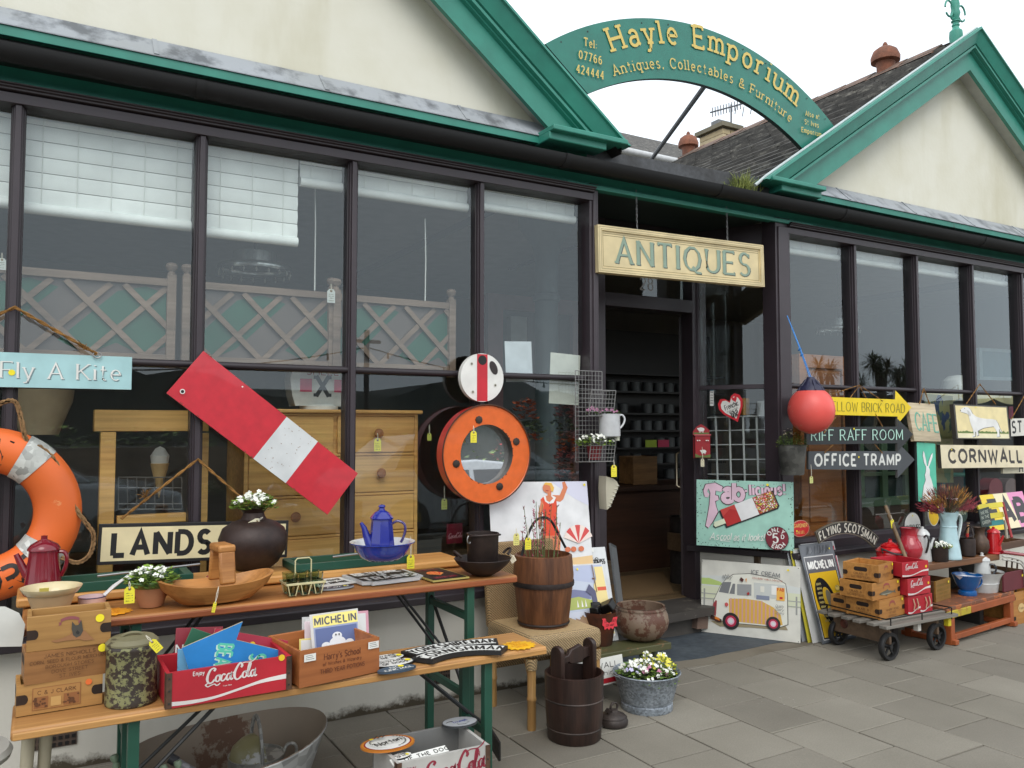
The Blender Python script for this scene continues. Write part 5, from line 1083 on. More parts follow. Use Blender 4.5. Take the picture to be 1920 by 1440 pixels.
# --- signs lying on the bench and the table
def flatmw(px,py,z,deg): p = PZ(px,py,z); return Matrix.Translation(p) @ Matrix.Rotation(R(deg),4,'Z'),MP(p)
def lay(name,label,px,py,z,deg,rx,ry,face,edge,draw,th=.006):
    mw,k = flatmw(px,py,z,deg); return oval(name,label,None,rx,ry,th,face,draw,edge,mw=mw @ Matrix.Translation((0,0,th + .001)),cat='sign')
lay('oval_sign','white oval sign lettered BEWARE OF THE WIFE, rear one on the bench',722,1237,BZ,4,.075,.040,WHT,BLK,lambda b,x,y: (text(b,"BEWARE",INK,0,y * .2,y * .42,wt=.16,serif=.07,fit=x * 1.3),text(b,"OF THE WIFE",INK,0,-y * .5,y * .42,wt=.16,serif=.07,fit=x * 1.35),dot(b,x * .7,-y * .1)))
lay('oval_sign','white oval sign lettered BEWARE OF THE DOGS, middle one on the bench',738,1246,BZ,4,.078,.042,WHT,BLK,lambda b,x,y: (text(b,"BEWARE",INK,0,y * .2,y * .42,wt=.16,serif=.07,fit=x * 1.3),text(b,"OF DOGS",INK,0,-y * .5,y * .42,wt=.16,serif=.07,fit=x * 1.2),dot(b,x * .7,0)))
lay('oval_sign','grey-blue oval sign lettered NO JUNK MAIL at the bench front',744,1257,BZ,4,.072,.034,M((74,92,108)),M((60,74,88)),lambda b,x,y: (text(b,"NO",WHT,0,y * .2,y * .5,wt=.17,serif=.07,fit=x * .5),text(b,"JUNK MAIL",WHT,0,-y * .55,y * .5,wt=.17,serif=.07,fit=x * 1.5),dot(b,x * .3,y * .4)))
for s,l,a_,m_,c_,hh in (("YORKSHIREMAN",'curved black and white YORKSHIREMAN nameplate lying on the bench',(767,1233),(846,1216.5),(933,1209.5),.043),("CORNISHMAN",'curved white CORNISHMAN nameplate with black rim lying nearest the bench edge',(792,1243.5),(865,1225),(946,1224),.043)):
    A_,Mm,C_ = PZ(*a_,BZ),PZ(*m_,BZ),PZ(*c_,BZ); f = lambda p: Vector((p.x,0,p.y)); ux,uy,ur = circ(f(A_),f(Mm),f(C_)); g = lambda p: math.degrees(math.atan2(p.y - uy,p.x - ux))
    bandplate('nameplate',l,Matrix.Translation((0,0,BZ + .016)),ux,uy,ur + hh,ur - hh,g(A_),g(C_),WHT,BLK,INK,s,hh * 1.12,wt=.19,mg=.010,group=None)
def star(name,label,px,py,z,deg,r,n=16,m=M((240,184,22))):
    mw,k = flatmw(px,py,z,deg); b = MB(); b.prism([(r * (1 if i % 2 else .82) * math.cos(math.pi * i / n),r * .85 * (1 if i % 2 else .8) * math.sin(math.pi * i / n)) for i in range(2 * n)],.001,.003,m); b.L = .0032
    for q in range(4): text(b,("SIGNS FROM","ONLY","EACH £5","VINTAGE")[q],M((206,110,20),'flat'),0,r * (.42 - q * .28),r * .17,wt=.12,fit=r * (1.0,.6,.9,.8)[q])
    return b.build(name,mw=mw,label=label,cat='price card')
star('price_star','yellow starburst price card at the right end of the bench',972,1211,BZ,6,.072); star('price_star','orange starburst price card beside the pink saucepan on the table',203,1149,TZ,5,.075,m=M((238,160,26)))
p0,p1,p2 = PZ(685,1101,TZ),PZ(800,1087,TZ),PZ(661,1079,TZ)
mw,w,h = frame(p0,p1,p2); b = MB(); c_ = .03; P = [(c_,0),(w - c_,0),(w - c_,c_ * .6),(w,c_),(w,h - c_),(w - c_,h - c_ * .6),(w - c_,h),(c_,h),(c_,h - c_ * .6),(0,h - c_),(0,c_),(c_,c_ * .6)]
b.prism(P,.002,.014,M((188,190,190),'paint')); b.L = .0142; b.poly([(w / 2 + (x - w / 2) * .9,h / 2 + (y - h / 2) * .84) for x,y in P],M((32,32,32)))
for s,y,f in (("BEWARE",.62,.72),("OF",.42,.14),("TRAINS",.14,.80)): text(b,s,WHT,w * .5,h * y,h * (.24 if s != "OF" else .15),wt=.24,serif=.05,fit=w * f)
b.build('cast_sign',mw=mw,label='cast black and white BEWARE OF TRAINS sign lying on the table',cat='sign')
p0,p1,p2 = PZ(812,1093,TZ),PZ(880,1085,TZ),PZ(783,1072,TZ); mw,w,h = frame(p0,p1,p2); b = MB(); b.b2((0,0,.002),(w,h,.008),M((176,160,90))); b.L = .0083; b.rect(.006,.006,w - .006,h - .006,M((34,28,28)))
for k_ in range(9):
    t0 = 20 + k_ * 15.5; b.poly([(w * .5,h * .36)] + [(w * .5 + w * .24 * math.cos(R(q)),h * .42 + h * .30 * math.sin(R(q))) for q in (t0,t0 + 8,t0 + 15.5)],M((214,66,44) if k_ % 2 else (232,150,70),'flat'),.0001)
for y in (.12,.82): text(b,"MOTOR SPIRIT" if y < .5 else "SHELL",M((140,40,60)),w * .5,h * y,h * .1,wt=.16,fit=w * .6)
b.build('tin_sign',mw=mw,label='small black tin sign with a red shell lying near the table end',cat='sign')
p0,p1,p2 = PZ(600,1103,TZ),PZ(668,1094,TZ),PZ(592,1090,TZ); mw,w,h = frame(p0,p1,p2); b = MB(); b.b2((0,0,.002),(w,h,.006),WHT); b.L = .0062; text(b,"THANK YOU FOR",INK,w * .5,h * .58,h * .22,wt=.14,fit=w * .7); text(b,"ANY JUNK MAIL",INK,w * .5,h * .18,h * .25,wt=.14,fit=w * .75); b.build('tin_sign',mw=mw,label='small white sign about junk mail lying behind the dark oval badge',cat='sign')
lay('oval_badge','dark blue oval Ford badge lying at the table front edge',632,1104,TZ,4,.068,.026,M((52,62,74)),M((150,156,160)),lambda b,x,y: (text(b,"Ford",WHT,0,-y * .35,y * .95,wt=.15,slant=.3,fit=x * 1.2),dot(b,x * .5,y * .2,.007)))

# --- table-top goods
CRM3 = M((214,198,156),'enamel',rough=.35); BUFF = M((188,158,118),'paint',rough=.7)
o,b,k = lath('glazed_bowl','cream glazed pancheon bowl with a chipped lip, on the table behind the dog crate','bowl',95,1163,TZ,[(0,0),(25,0),(26,3),(40,48),(44,50),(51,60),(52,63),(47,61),(38,46),(22,6),(0,5)],CRM3); b.build('bowl_body',o)
b = MB(); b.lathe([(26.6 * k,4 * k),(40.4 * k,47.5 * k)],BUFF,32); b.build('unglazed_band',o)
b = MB(); b.box((-12 * k,20 * k,52 * k),(16 * k,.001,14 * k),M((226,216,120)),rot=(.6,0,0)); b.build('price_sticker',o)
PKE = M((226,200,200),'enamel',rough=.25)
o,b,k = lath('enamel_saucepan','small pale pink enamel saucepan with a long white handle on the table','saucepan',172,1149,TZ,[(0,0),(22,0),(23,2),(24,30),(24.6,31),(23.4,31),(22,3),(0,3)],PKE); b.L = 0; b.build('pan_body',o)
b = MB(); b.lathe([(24.7 * k,29.5 * k),(24.9 * k,31 * k),(23.2 * k,31.4 * k)],M((60,70,110),'enamel'),28); b.build('blue_rim',o)
b = MB(); b.tube([(20 * k,6 * k,29 * k),(38 * k,14 * k,46 * k),(64 * k,28 * k,64 * k)],[3.2 * k,3.6 * k,2.4 * k],M((222,222,220),'enamel'),8,flat=1.5); b.build('pan_handle',o)
GRG = M((86,112,66),'enamel',rough=.3); TCR = M((180,128,92),'paint',rough=.8)
o,b,k = lath('plant_pot','terracotta pot with green glazed rim and white flowers on the table','plant pot',283,1140,TZ,[(0,0),(20,0),(21,2),(34,42)],TCR); b.build('pot_body',o)
b = MB(); b.lathe([(34 * k,40 * k),(37 * k,44 * k),(42 * k,52 * k),(40 * k,54 * k),(34 * k,46 * k),(30 * k,40 * k),(0,40 * k)],GRG,32); b.build('glazed_rim',o)
b = MB(); leaves(b,(0,0,42 * k),42 * k,42 * k,300,[LF],.022,flowers=[WFL],nf=34,fs=.010); stems(b,(0,0,38 * k),34 * k,34 * k,20,LF2); b.build('flowering_plant',o)
tag_(243,1100,2.99,'yellow tag hanging from the terracotta flower pot',31,str_px=10)
# wooden trug carved from one log
p = back(PZ(405,1137,TZ),.08); k = MP(p); TW = M((190,134,74),'wood',c2=(150,96,46),sc=1.2,rough=.45)
o = thing('wooden_trug','carved wooden trug with an upright handle in the middle of the table','trug',(p.x,p.y,TZ)); o.rotation_euler = (0,0,R(8)); b = MB(); N = 40; prof = [(.30,0),(.62,.10),(.9,.62),(1.0,1.0),(.93,1.0),(.8,.62),(.5,.26),(0,.22)]
rows = []; rx,ry,hh = 107 * k,.105,50 * k
for f,z in prof:
    row = []
    for i in range(N):
        t = 2 * math.pi * i / N; e = abs(math.cos(t)); x = math.copysign(e ** .8,math.cos(t)) * rx * f; y = math.copysign(abs(math.sin(t)) ** .8,math.sin(t)) * ry * f; row.append((x,y,hh * z * (.74 + .26 * e ** 2) + .0))
    rows.append(row)
V = [q for r_ in rows for q in r_]; b.add(V,[(a_ * N + i,a_ * N + (i + 1) % N,(a_ + 1) * N + (i + 1) % N,(a_ + 1) * N + i) for a_ in range(len(prof) - 1) for i in range(N)] + [tuple(range(N))[::-1],tuple((len(prof) - 1) * N + i for i in range(N))],TW); b.build('trug_body',o)
b = MB(); b.box((10 * k,-ry * .5,66 * k),(30 * k,.020,62 * k),TW,rot=(-.16,0,0)); b.box((10 * k,ry * .5,66 * k),(30 * k,.020,62 * k),TW,rot=(.16,0,0)); b.box((10 * k,0,100 * k),(32 * k,ry * 1.05,15 * k),TW); b.build('trug_handle',o,bev=.008)
o,b,k = lath('enamel_cup','small red enamel cup with white inside hung on the trug handle','cup',408,1098,TZ + .035,[(0,0),(14,0),(18,6),(19.5,17),(20.5,18),(19,18),(16,4),(0,3)],M((170,30,44),'enamel')); b.build('cup_body',o)
b = MB(); b.lathe([(19.1 * k,17.5 * k),(15.5 * k,5 * k),(0,4 * k)],M((226,226,226),'enamel'),24); b.build('white_lining',o)
tag_(404,1128,2.955,'narrow yellow tag on a long string below the red enamel cup',20,str_px=28,wr=.3,tilt=-12)
# dark round jar with flowers
JAR = M((62,46,40),'rust',c2=(44,34,32),rough=.5)
o,b,k = lath('clay_jar','big dark brown round jar with a bunch of white flowers in its neck','jar',474,1072,TZ + .034,[(0,0),(30,0),(46,14),(60,40),(63,60),(56,80),(40,92),(24,97),(20,104),(19,110),(25,118),(28,120),(24,121),(16,110),(14,100),(0,96)],JAR,sc=1.0); b.build('jar_body',o)
b = MB(); leaves(b,(0,-.01,116 * k),38 * k,34 * k,300,[LF],.022,flowers=[WFL],nf=40,fs=.011); stems(b,(0,0,100 * k),24 * k,40 * k,16,LF2); b.build('flowering_plant',o)
tag_(486,974,3.42,'cream tag across the neck of the dark round jar',30,col=(226,220,190),tilt=-62,str_px=8,wr=.36)
# wire carrier with glasses
p = back(PZ(567,1116,TZ),.03); k = MP(p); o = thing('glass_carrier','cream wire carrier holding six tumblers on the table','glass carrier',(p.x,p.y,TZ)); WC = M((204,196,150),'paint'); b = MB(); hx,hy = 36 * k,.05
for z in (22 * k,24 * k): b.tube([(-hx,-hy,z),(hx,-hy,z),(hx,hy,z),(-hx,hy,z)],.0024,WC,6,closed=True)
for x in (-12 * k,12 * k): b.tube([(x,-hy,23 * k),(x,hy,23 * k)],.002,WC,6)
b.tube([(-hx,0,23 * k),(hx,0,23 * k)],.002,WC,6)
for x in (-24 * k,0,24 * k):
    for y in (-hy,hy): b.tube([(x - 10 * k,y,23 * k),(x - 5 * k,y * .9,2 * k),(x + 5 * k,y * .9,2 * k),(x + 10 * k,y,23 * k)],.002,WC,6)
b.tube([(-14 * k,0,23 * k),(-14 * k,0,62 * k),(-10 * k,0,66 * k),(12 * k,0,66 * k),(16 * k,0,62 * k),(16 * k,0,23 * k)],.0026,WC,6); b.build('wire_frame',o)
def clear_mat():
    m,n,bs = nodes_of('clear_glass'); bs.inputs['Base Color'].default_value = lin((210,224,210)); bs.inputs['Transmission Weight'].default_value = 1; bs.inputs['Roughness'].default_value = .02; bs.inputs['IOR'].default_value = 1.25; return m
CG = clear_mat()
for i in range(6):
    x,y = (-24 + 24 * (i % 3)) * k,(-.024 if i < 3 else .024); g = MB(); g.lathe([(0,2 * k),(7.5 * k,2 * k),(11.5 * k,40 * k),(10.6 * k,40 * k),(6.8 * k,4 * k),(0,4 * k)],CG,16,c=(x,y,0)); q = g.build('tumbler',loc=(p.x,p.y,TZ),label='clear tumbler standing in the cream wire carrier',cat='glass',group='tumblers in the wire carrier')
    q['label'] = ('clear tumbler at the front left of the wire carrier','clear tumbler at the front middle of the wire carrier','clear tumbler at the front right of the wire carrier','clear tumbler at the back left of the wire carrier','clear tumbler at the back middle of the wire carrier','clear tumbler at the back right of the wire carrier')[i]
# blue basin and coffee pot
EB = M((44,66,166),'enamel',rough=.12); EBD = M((34,44,140),'enamel',rough=.15); EW = M((226,226,226),'enamel',rough=.15)
o,b,k = lath('enamel_basin','cobalt blue enamel washbasin with white inside on the folded bench','basin',717,1054,TZ + .10,[(0,0),(30,0),(42,8),(50,22),(55,34),(61,37),(61,38.5),(54,36)],EB); b.build('basin_body',o)
b = MB(); b.lathe([(61 * k,38.8 * k),(54 * k,36.6 * k),(48 * k,22 * k),(40 * k,10 * k),(0,4 * k)],EW,36); b.build('white_lining',o); bp = o.location.copy()
def coffee(name,label,loc,k,prof,m,knob,spout,hd,mh,lidm=None,ang=0,facets=None):
    o = thing(name,label,'coffee pot',loc,rz=R(ang)); b = MB(); b.lathe([(a_ * k,c_ * k) for a_,c_ in prof],m,facets or 28); b.build('pot_body',o,sharp=20 if facets else 38); t = prof[-1]
    b = MB(); b.lathe([(a_ * k,c_ * k) for a_,c_ in knob],lidm or m,facets or 24); b.build('lid',o)
    if spout:
        b = MB(); b.tube([Vector(q) * k for q in spout[0]],[r_ * k for r_ in spout[1]],m,10); b.build('spout',o)
    if hd:
        b = MB(); b.tube(spl([Vector(q) * k for q in hd[0]],4),hd[1] * k,mh,8,flat=1.4); b.build('handle',o)
    return o
coffee('coffee_pot','blue faceted enamel coffee pot standing in the blue washbasin',(bp.x - .004,bp.y,TZ + .10 + 6 * k),k,[(0,0),(25,0),(26,2),(19,70)],EBD,[(21,69),(22,72),(14,82),(6,86),(5,90),(7,93),(5,96),(0,97)],([(-20,-4,22),(-28,-5,40),(-32,-6,54),(-38,-7,64)],[10,7,5,3]),([(18,0,60),(30,0,66),(42,0,60),(44,0,48),(40,0,34),(36,0,26)],2.6),M((60,50,110),'enamel'),ang=-28,facets=8)
tag_(770,1040,3.28,'yellow tag hanging from the blue washbasin',26,str_px=34)
# red coffee pot on the left
CRD = M((122,20,36),'enamel',rough=.16)
coffee('coffee_pot','dark red enamel coffee pot in front of the orange lifebuoy',(*back(PZ(80,1117,TZ + .034),.035)[:2],TZ + .034),MP(PZ(80,1105,TZ)) * 1.06,[(0,0),(28,0),(29,3),(27,20),(22,62),(21.5,72)],CRD,[(24,71),(24,74),(20,80),(10,86),(5,88),(4.5,92),(5,94),(0,95)],([(-22,0,30),(-30,0,44),(-36,0,58),(-40,0,66)],[8,6,5,4]),([(20,0,68),(30,0,66),(34,0,56),(32,0,42),(26,0,28)],3.4),CRD,ang=-12)
# karahi with a bucket in it
IRN = M((56,42,36),'rust',c2=(38,30,28),rough=.55)
o,b,k = lath('iron_karahi','round-bottomed iron bowl with two ring handles at the table end','bowl',905,1081,TZ,[(0,0),(18,0),(34,10),(48,24),(54,34),(53,35),(46,25),(32,13),(0,5)],IRN); b.build('bowl_body',o); kp = o.location.copy()
for s in (-1,1):
    b = MB(); c_ = Vector((s * 46 * k,-s * .012,34 * k)); b.tube([c_ + Vector((s * (10 * math.sin(t)) * k,-9 * math.cos(t) * k,(6 + 11 * math.sin(t)) * k)) for t in [q * math.pi / 10 for q in range(11)]],2.6 * k,IRN,8); b.build('ring_handle',o)
o2 = thing('iron_bucket','small dark cylindrical bucket standing in the iron bowl','bucket',(kp.x,kp.y,TZ + 8 * k)); b = MB(); b.lathe([(0,0),(27 * k,0),(28.5 * k,2 * k),(30 * k,68 * k),(31 * k,70 * k),(29 * k,70 * k),(27 * k,3 * k),(0,3 * k)],IRN,28); b.build('bucket_body',o2)
b = MB(); b.tube(spl([(-31 * k,-4 * k,66 * k),(-27 * k,-20 * k,68 * k),(0,-31 * k,69 * k),(27 * k,-18 * k,67 * k),(31 * k,-2 * k,65 * k)],4),2 * k,IRN,7)
b.build('bail_handle',o2); b = MB(); b.tube([(-31 * k + 4 * k * math.cos(t),-5 * k,60 * k + 7 * k * math.sin(t)) for t in [q * .6 for q in range(11)]],1.4 * k,STEEL,6); b.build('ring',o2)
tag_(888,808,3.70,'yellow tag hanging in front of the round mirror glass',22,str_px=10)
tag_(958,1042,3.05,'small cream tag on the right handle of the iron bowl',14,col=(220,210,186),tilt=30,str_px=5,wr=.8)

# --- wicker chair, barrel pail and plant
WK = M((218,186,136),'wicker'); WKB = M((196,160,110),'wicker'); BAM = M((190,150,92),'woodz',c2=(150,108,58))
CX0,CX1,CY0,CY1,CZt = 1.985,2.40,3.275,3.70,.425
o = thing('wicker_chair','wicker chair with bamboo legs holding the wooden pail beside the table','chair',((CX0 + CX1) / 2,(CY0 + CY1) / 2,0)); wd,dp = CX1 - CX0,CY1 - CY0
b = MB(); b.box((0,0,CZt - .05),(wd,dp,.10),WK); b.build('seat',o,bev=.025)
b = MB(); b.box((0,dp / 2 - .0,CZt - .17),(wd - .02,.03,.16),WKB); b.box((-.0,dp / 2 + .01,CZt + .17),(wd,.045,.42),WKB,rot=(-.10,0,0)); b.build('backrest',o,bev=.018)
for sx in (-1,1):
    for sy in (-1,1):
        b = MB(); b.lathe([(0,0),(.019,0),(.021,.01),(.020,.13),(.023,.135),(.023,.145),(.020,.15),(.021,CZt - .16),(0.021,CZt - .1)],BAM,16,c=(sx * (wd / 2 - .025),sy * (dp / 2 - .025),0)); l = b.build('leg',o)
        b = MB(); b.lathe([(.026,CZt - .15),(.028,CZt - .1)],WK,14,c=(sx * (wd / 2 - .025),sy * (dp / 2 - .025),0)); b.build('binding',l)
b = MB()
for sx in (-1,1): b.tube([(sx * (wd / 2 - .025),-dp / 2 + .03,.2),(sx * (wd / 2 - .04),-dp / 2 + .12,.34)],.009,BAM,8)
b.build('corner_brace',o)
BRL = M((112,70,42),'woodz',c2=(70,42,26),rough=.5,sc=1.6); HOOP = M((58,46,42),'rust',rough=.6)
o,b,k = lath('wooden_pail','coopered wooden pail with an iron hoop and arched handle, standing on the wicker chair','pail',1019,1181,CZt,[(0,0),(46,0),(47,2),(54,70),(56,86),(57,100),(54,140),(50,142),(51,100),(44,8),(0,8)],BRL); b.build('staves',o); pl = o.location.copy()
for z0,z1,r0 in ((80,90,57.5),(4,9,48.5)):
    b = MB(); b.lathe([(r0 * k,z0 * k),((r0 + 1) * k,(z0 + z1) / 2 * k),(r0 * k,z1 * k)],HOOP,36); b.build('hoop',o)
b = MB(); b.tube(spl([(-48 * k,0,140 * k),(-36 * k,0,178 * k),(-18 * k,0,208 * k),(2 * k,0,215 * k),(18 * k,0,206 * k),(30 * k,0,186 * k),(50 * k,0,150 * k)],5),2.6 * k,M((44,42,44),'rust'),8); b.build('pail_handle',o)
b = MB(); KP = M((150,60,84),'leaf',c2=(184,84,110)); GS = M((96,112,66),'flat')
for i in range(20):
    a_,q = rnd.uniform(0,6.28),rnd.uniform(0,40) * k; x,y = q * math.cos(a_),q * math.sin(a_); hh = rnd.uniform(150,232) * k; b.tube([(x * .7,y * .7,60 * k),(x,y,(60 * k + hh) / 2),(x * 1.35 + rnd.uniform(-.01,.01),y * 1.1,hh)],.0016,GS,5)
    for j in range(int(rnd.uniform(8,22))):
        t = rnd.uniform(.55,1); p = Vector((x * (1 + .35 * t),y,60 * k + (hh - 60 * k) * t)); d = Vector((rnd.uniform(-1,1),rnd.uniform(-1,1),rnd.uniform(.2,1.4))).normalized() * .016; e = d.cross(Vector((0,1,.3))).normalized() * .003; b.add([p - e,p + e,p + d],[(0,1,2)],KP)
b.build('kangaroo_paw_plant',label='reddish kangaroo paw plant growing in the wooden pail',cat='plant',loc=(pl.x,pl.y,CZt))
tag_(968,1000,3.30,'pale yellow tag hanging left of the pail handle',22,col=(224,216,130),str_px=10); tag_(990,1008,3.27,'bright yellow tag hanging on the pail handle',22,str_px=24)
# --- dark well bucket on the ground
DKW = M((56,38,32),'woodz',c2=(30,22,20),rough=.42,sc=1.6)
o,b,k = lath('well_bucket','dark wooden well bucket with two tall ears and a crosspiece, on the pavement','bucket',1077,1400,0,[(0,0),(48,0),(50,3),(54,60),(55,100),(56,138),(52,139),(51,90),(46,8),(0,8)],DKW); b.build('staves',o)
for z0 in (24,84):
    b = MB(); b.lathe([(51.5 * k if z0 < 50 else 54.5 * k,z0 * k),(56 * k if z0 > 50 else 52.6 * k,(z0 + 2) * k),(54.8 * k if z0 > 50 else 51.8 * k,(z0 + 4) * k)],M((84,72,66),'rust'),36); b.build('hoop',o)
for s in (-1,1):
    b = MB(); w_ = 15 * k; P = [(-w_,110 * k),(w_,110 * k),(w_ * .95,180 * k)] + [(w_ * .95 * math.cos(R(t)),188 * k + (14 * k) * math.sin(R(t))) for t in range(0,181,20)] + [(-w_ * .95,180 * k)]; x = s * 45 * k
    b.add([(x - 5 * k,y,z) for y,z in P] + [(x + 5 * k,y,z) for y,z in P],[tuple(range(len(P)))[::-1],tuple(range(len(P),2 * len(P)))] + [(i,(i + 1) % len(P),len(P) + (i + 1) % len(P),len(P) + i) for i in range(len(P))],DKW); b.build('ear',o,bev=.006)
b = MB(); P = [(-42,178),(-20,180),(-12,190),(16,196),(24,186),(42,188),(42,166),(24,164),(16,158),(-12,160),(-20,166),(-42,160)]; b.add([(x * k,-5 * k,(z - 2) * k) for x,z in P] + [(x * k,5 * k,(z - 2) * k) for x,z in P],[tuple(range(12))[::-1],tuple(range(12,24))] + [(i,(i + 1) % 12,12 + (i + 1) % 12,12 + i) for i in range(12)],DKW); b.build('crosspiece',o,bev=.004)
for c_ in o.children: pass
o.rotation_euler = (0,0,R(14))
# ================================================================ UNDER THE BENCH AND AROUND THE DOOR
GAL = M((168,170,168),'galv',c2=(150,130,110),sc=.5); GALI = M((142,130,114),'worn',c2=(96,70,52),rough=.65,amt=.56,sc=.3)
o = thing('tin_bath','large oval galvanised tin bath with a rusty inside, on the ground under the bench','bath',(.665,3.21,0)); o.rotation_euler = (0,R(-3),0); N = 44
def ov(prof,rx,ry,m,name,par,rim=0):
    rows = [[(rx * f * math.cos(2 * math.pi * i / N),ry * f * math.sin(2 * math.pi * i / N),z + rim * (abs(math.cos(2 * math.pi * i / N)) ** 2)) for i in range(N)] for f,z in prof]; b = MB()
    b.add([q for r_ in rows for q in r_],[(a_ * N + i,a_ * N + (i + 1) % N,(a_ + 1) * N + (i + 1) % N,(a_ + 1) * N + i) for a_ in range(len(prof) - 1) for i in range(N)] + ([tuple(i for i in range(N))] if prof[0][0] < .9 else []),m); return b.build(name,par)
ov([(.74,0),(.76,.01),(1.0,.215),(1.015,.225),(1.02,.22)],.345,.285,GAL,'bath_outside',o,.03); ov([(.72,.012),(.985,.214),(1.01,.228),(1.02,.22)],.345,.285,GALI,'bath_inside',o,.03)
# watering can inside the bath
p = PZ(480,1452,.10); k = MP(p); p = back(p,.03); o = thing('watering_can','grey metal watering can with a half-dome lid and tall hoop handle, inside the tin bath','watering can',(p.x,p.y,.035)); ZN = M((168,170,166),'galv',c2=(150,146,130),sc=.7); r = 51 * k
b = MB(); b.lathe([(0,0),(r * .97,0),(r,.004),(r,.125),(r * 1.02,.129),(r * .98,.129),(r * .96,.12),(0,.118)],ZN,36); b.build('can_body',o)
b = MB(); b.lathe([(r * .97,.129),(r * .86,.16),(r * .6,.185),(r * .3,.198),(0,.20)],M((132,128,92),'worn',c2=(150,152,148),amt=.55,rough=.4),24,a0=100,a1=280); b.quad([(r * .97 * math.cos(R(t)) * s,r * .97 * math.sin(R(t)) * s,z) for t,s,z in ((100,1,.129),(100,.86,.16),(100,.6,.185),(100,0,.2),(280,.6,.185),(280,.86,.16),(280,1,.129))],ZN); b.build('half_lid',o)
b = MB(); b.tube(hand((.0,-r * .98,.1),(0,r * .98,.1),(0,0,.165),18),.0065,M((150,152,150),'galv'),8,flat=1.8); b.build('hoop_handle',o)
b = MB(); b.tube(spl([(r * .97,0,.10),(r * 1.12,0,.14),(r * 1.4,0,.14),(r * 1.5,0,.11),(r * 1.3,0,.04),(r * .99,0,.02)],4),.006,ZN,8,flat=1.5); b.build('side_handle',o)
b = MB(); b.tube([(-r * .8,0,.03),(-r * 1.7,.01,.10)],[.016,.010],ZN,10); b.build('spout',o)
HWD = M((206,186,140),'paint'); TIP = M((126,146,122),'paint')
for i,(px,py,qx,qy,c_,l) in enumerate(((214,1419,232,1490,HWD,'pale wooden handle with a greenish knob leaning at the left of the bath'),(333,1430,345,1485,TIP,'greenish turned handle sticking up beside the grey pipe in the bath'),(306,1438,312,1480,HWD,'short wooden turned handle between the other two in the bath'))):
    a_,e = PY(px,py,2.95),PY(qx,qy,2.93); d = (e - a_).normalized(); b = MB(); mw = Matrix.Translation(a_) @ d.to_track_quat('Z','Y').to_matrix().to_4x4(); b.lathe([(0,-.008),(.011,-.006),(.013,.004),(.009,.014),(.007,.018),(.012,.024),(.011,.034),(.008,.037)],TIP,14); b.lathe([(.010,.037),(.013,.07),(.011,.16),(0,.16)],c_ if i != 1 else HWD,14); b.build('tool_handle',mw=mw,label=l,cat='handle')
a_,e = PY(319,1421,3.05),PY(372,1452,3.0); b = MB(); b.tube([a_,a_.lerp(e,.25)],.017,M((50,52,56),'paint'),12); b.tube([a_.lerp(e,.25),e,e + (e - a_) * .6],.013,M((140,142,146),'galv'),12); b.build('pipe_tool',label='grey metal pipe with a dark collar lying in the tin bath',cat='pipe')
# white Coca-Cola crate
WCR = M((196,194,188),'worn',c2=(150,146,138),amt=.7); CR2 = M((138,40,58),'flat'); GRI = M((116,116,114),'paint')
def dwc(b,w,h):
    b.L += 0; y0 = h - .17; h0 = h; h = .17
    n0 = len(b.v)
    cola(b,w * .30,h * .52,h * .34,CR2,rot=3); text(b,"DRINK",CR2,w * .13,h * .78,h * .10,wt=.13,fit=w * .13); text(b,"IN",CR2,w * .87,h * .82,h * .10,wt=.12,fit=w * .03); text(b,"BOTTLES",CR2,w * .86,h * .62,h * .10,wt=.12,fit=w * .16); b.ell(w * .04,h * .82,.010,.010,YDOT,12)
    b.v[n0:] = [(x,y + y0,z) for x,y,z in b.v[n0:]]
def dws(b,w,h): text(b,"Happy",CR2,w * .45,h * .62,h * .11,wt=.12,slant=.3,serif=.06,fit=w * .6)
crate('cola_crate','white Coca-Cola crate with red script on the ground by the bench leg',rz((1.034,2.535,0),-1.5),.336,.24,.31,GRI,dwc,side_m=WCR,front=WCR,straps=BRST,sidedraw=dws,inner=M((96,92,88)))
p = PZ(727,1393,.32); mw = Matrix.Translation(p) @ Matrix.Rotation(R(3),4,'Z') @ Matrix.Rotation(R(-3),4,'X')
def dnt(b,x,y):
    b.ell(0,0,x * .88,y * .88,M((150,40,46)),40); b.ell(0,0,x * .82,y * .82,WHT,40); text(b,"Norton",INK,x * .05,-y * .12,y * .42,wt=.14,serif=.05,slant=.15,fit=x * 1.05,rot=8)
    for t in list(range(-70,60,12)) + list(range(120,250,12)): b.ell(x * .66 * math.cos(R(t)),y * .66 * math.sin(R(t)),.005,.0025,INK,8,rot=t + 60)
    for i in range(5):
        for j in range(3):
            if (i + j) % 2: b.rect(-x * .34 + i * .008,y * .38 + j * .008,-x * .34 + i * .008 + .008,y * .38 + j * .008 + .008,INK,.00004)
    text(b,"MOTOR CYCLES",INK,0,-y * .34,y * .12,wt=.14,fit=x * .7); dot(b,-x * .5,y * .4,.007)
oval('round_sign','round Norton tin sign with orange and maroon rim, on the corner of the white crate',None,.094,.080,.005,M((206,132,44)),dnt,M((190,116,40)),mw=mw)
p = PZ(862,1353,.325); mw = Matrix.Translation(p) @ Matrix.Rotation(R(3),4,'Z') @ Matrix.Rotation(R(-4),4,'X')
def dtr(b,x,y): text(b,"Triumph",M((50,64,150)),0,-y * .1,y * .34,wt=.14,slant=.3,fit=x * .9,rot=4); b.poly([(x * a_,y * c_) for a_,c_ in ((-.3,-.2),(-.36,-.55),(.0,-.7),(.36,-.5),(.3,-.15),(.32,-.52),(0,-.62),(-.3,-.5))],INK); b.tube([(x * q,y * (.2 + .08 * math.sin(q * 9)),.002) for q in [-.75 + .1 * i for i in range(5)]],.001,INK,4)
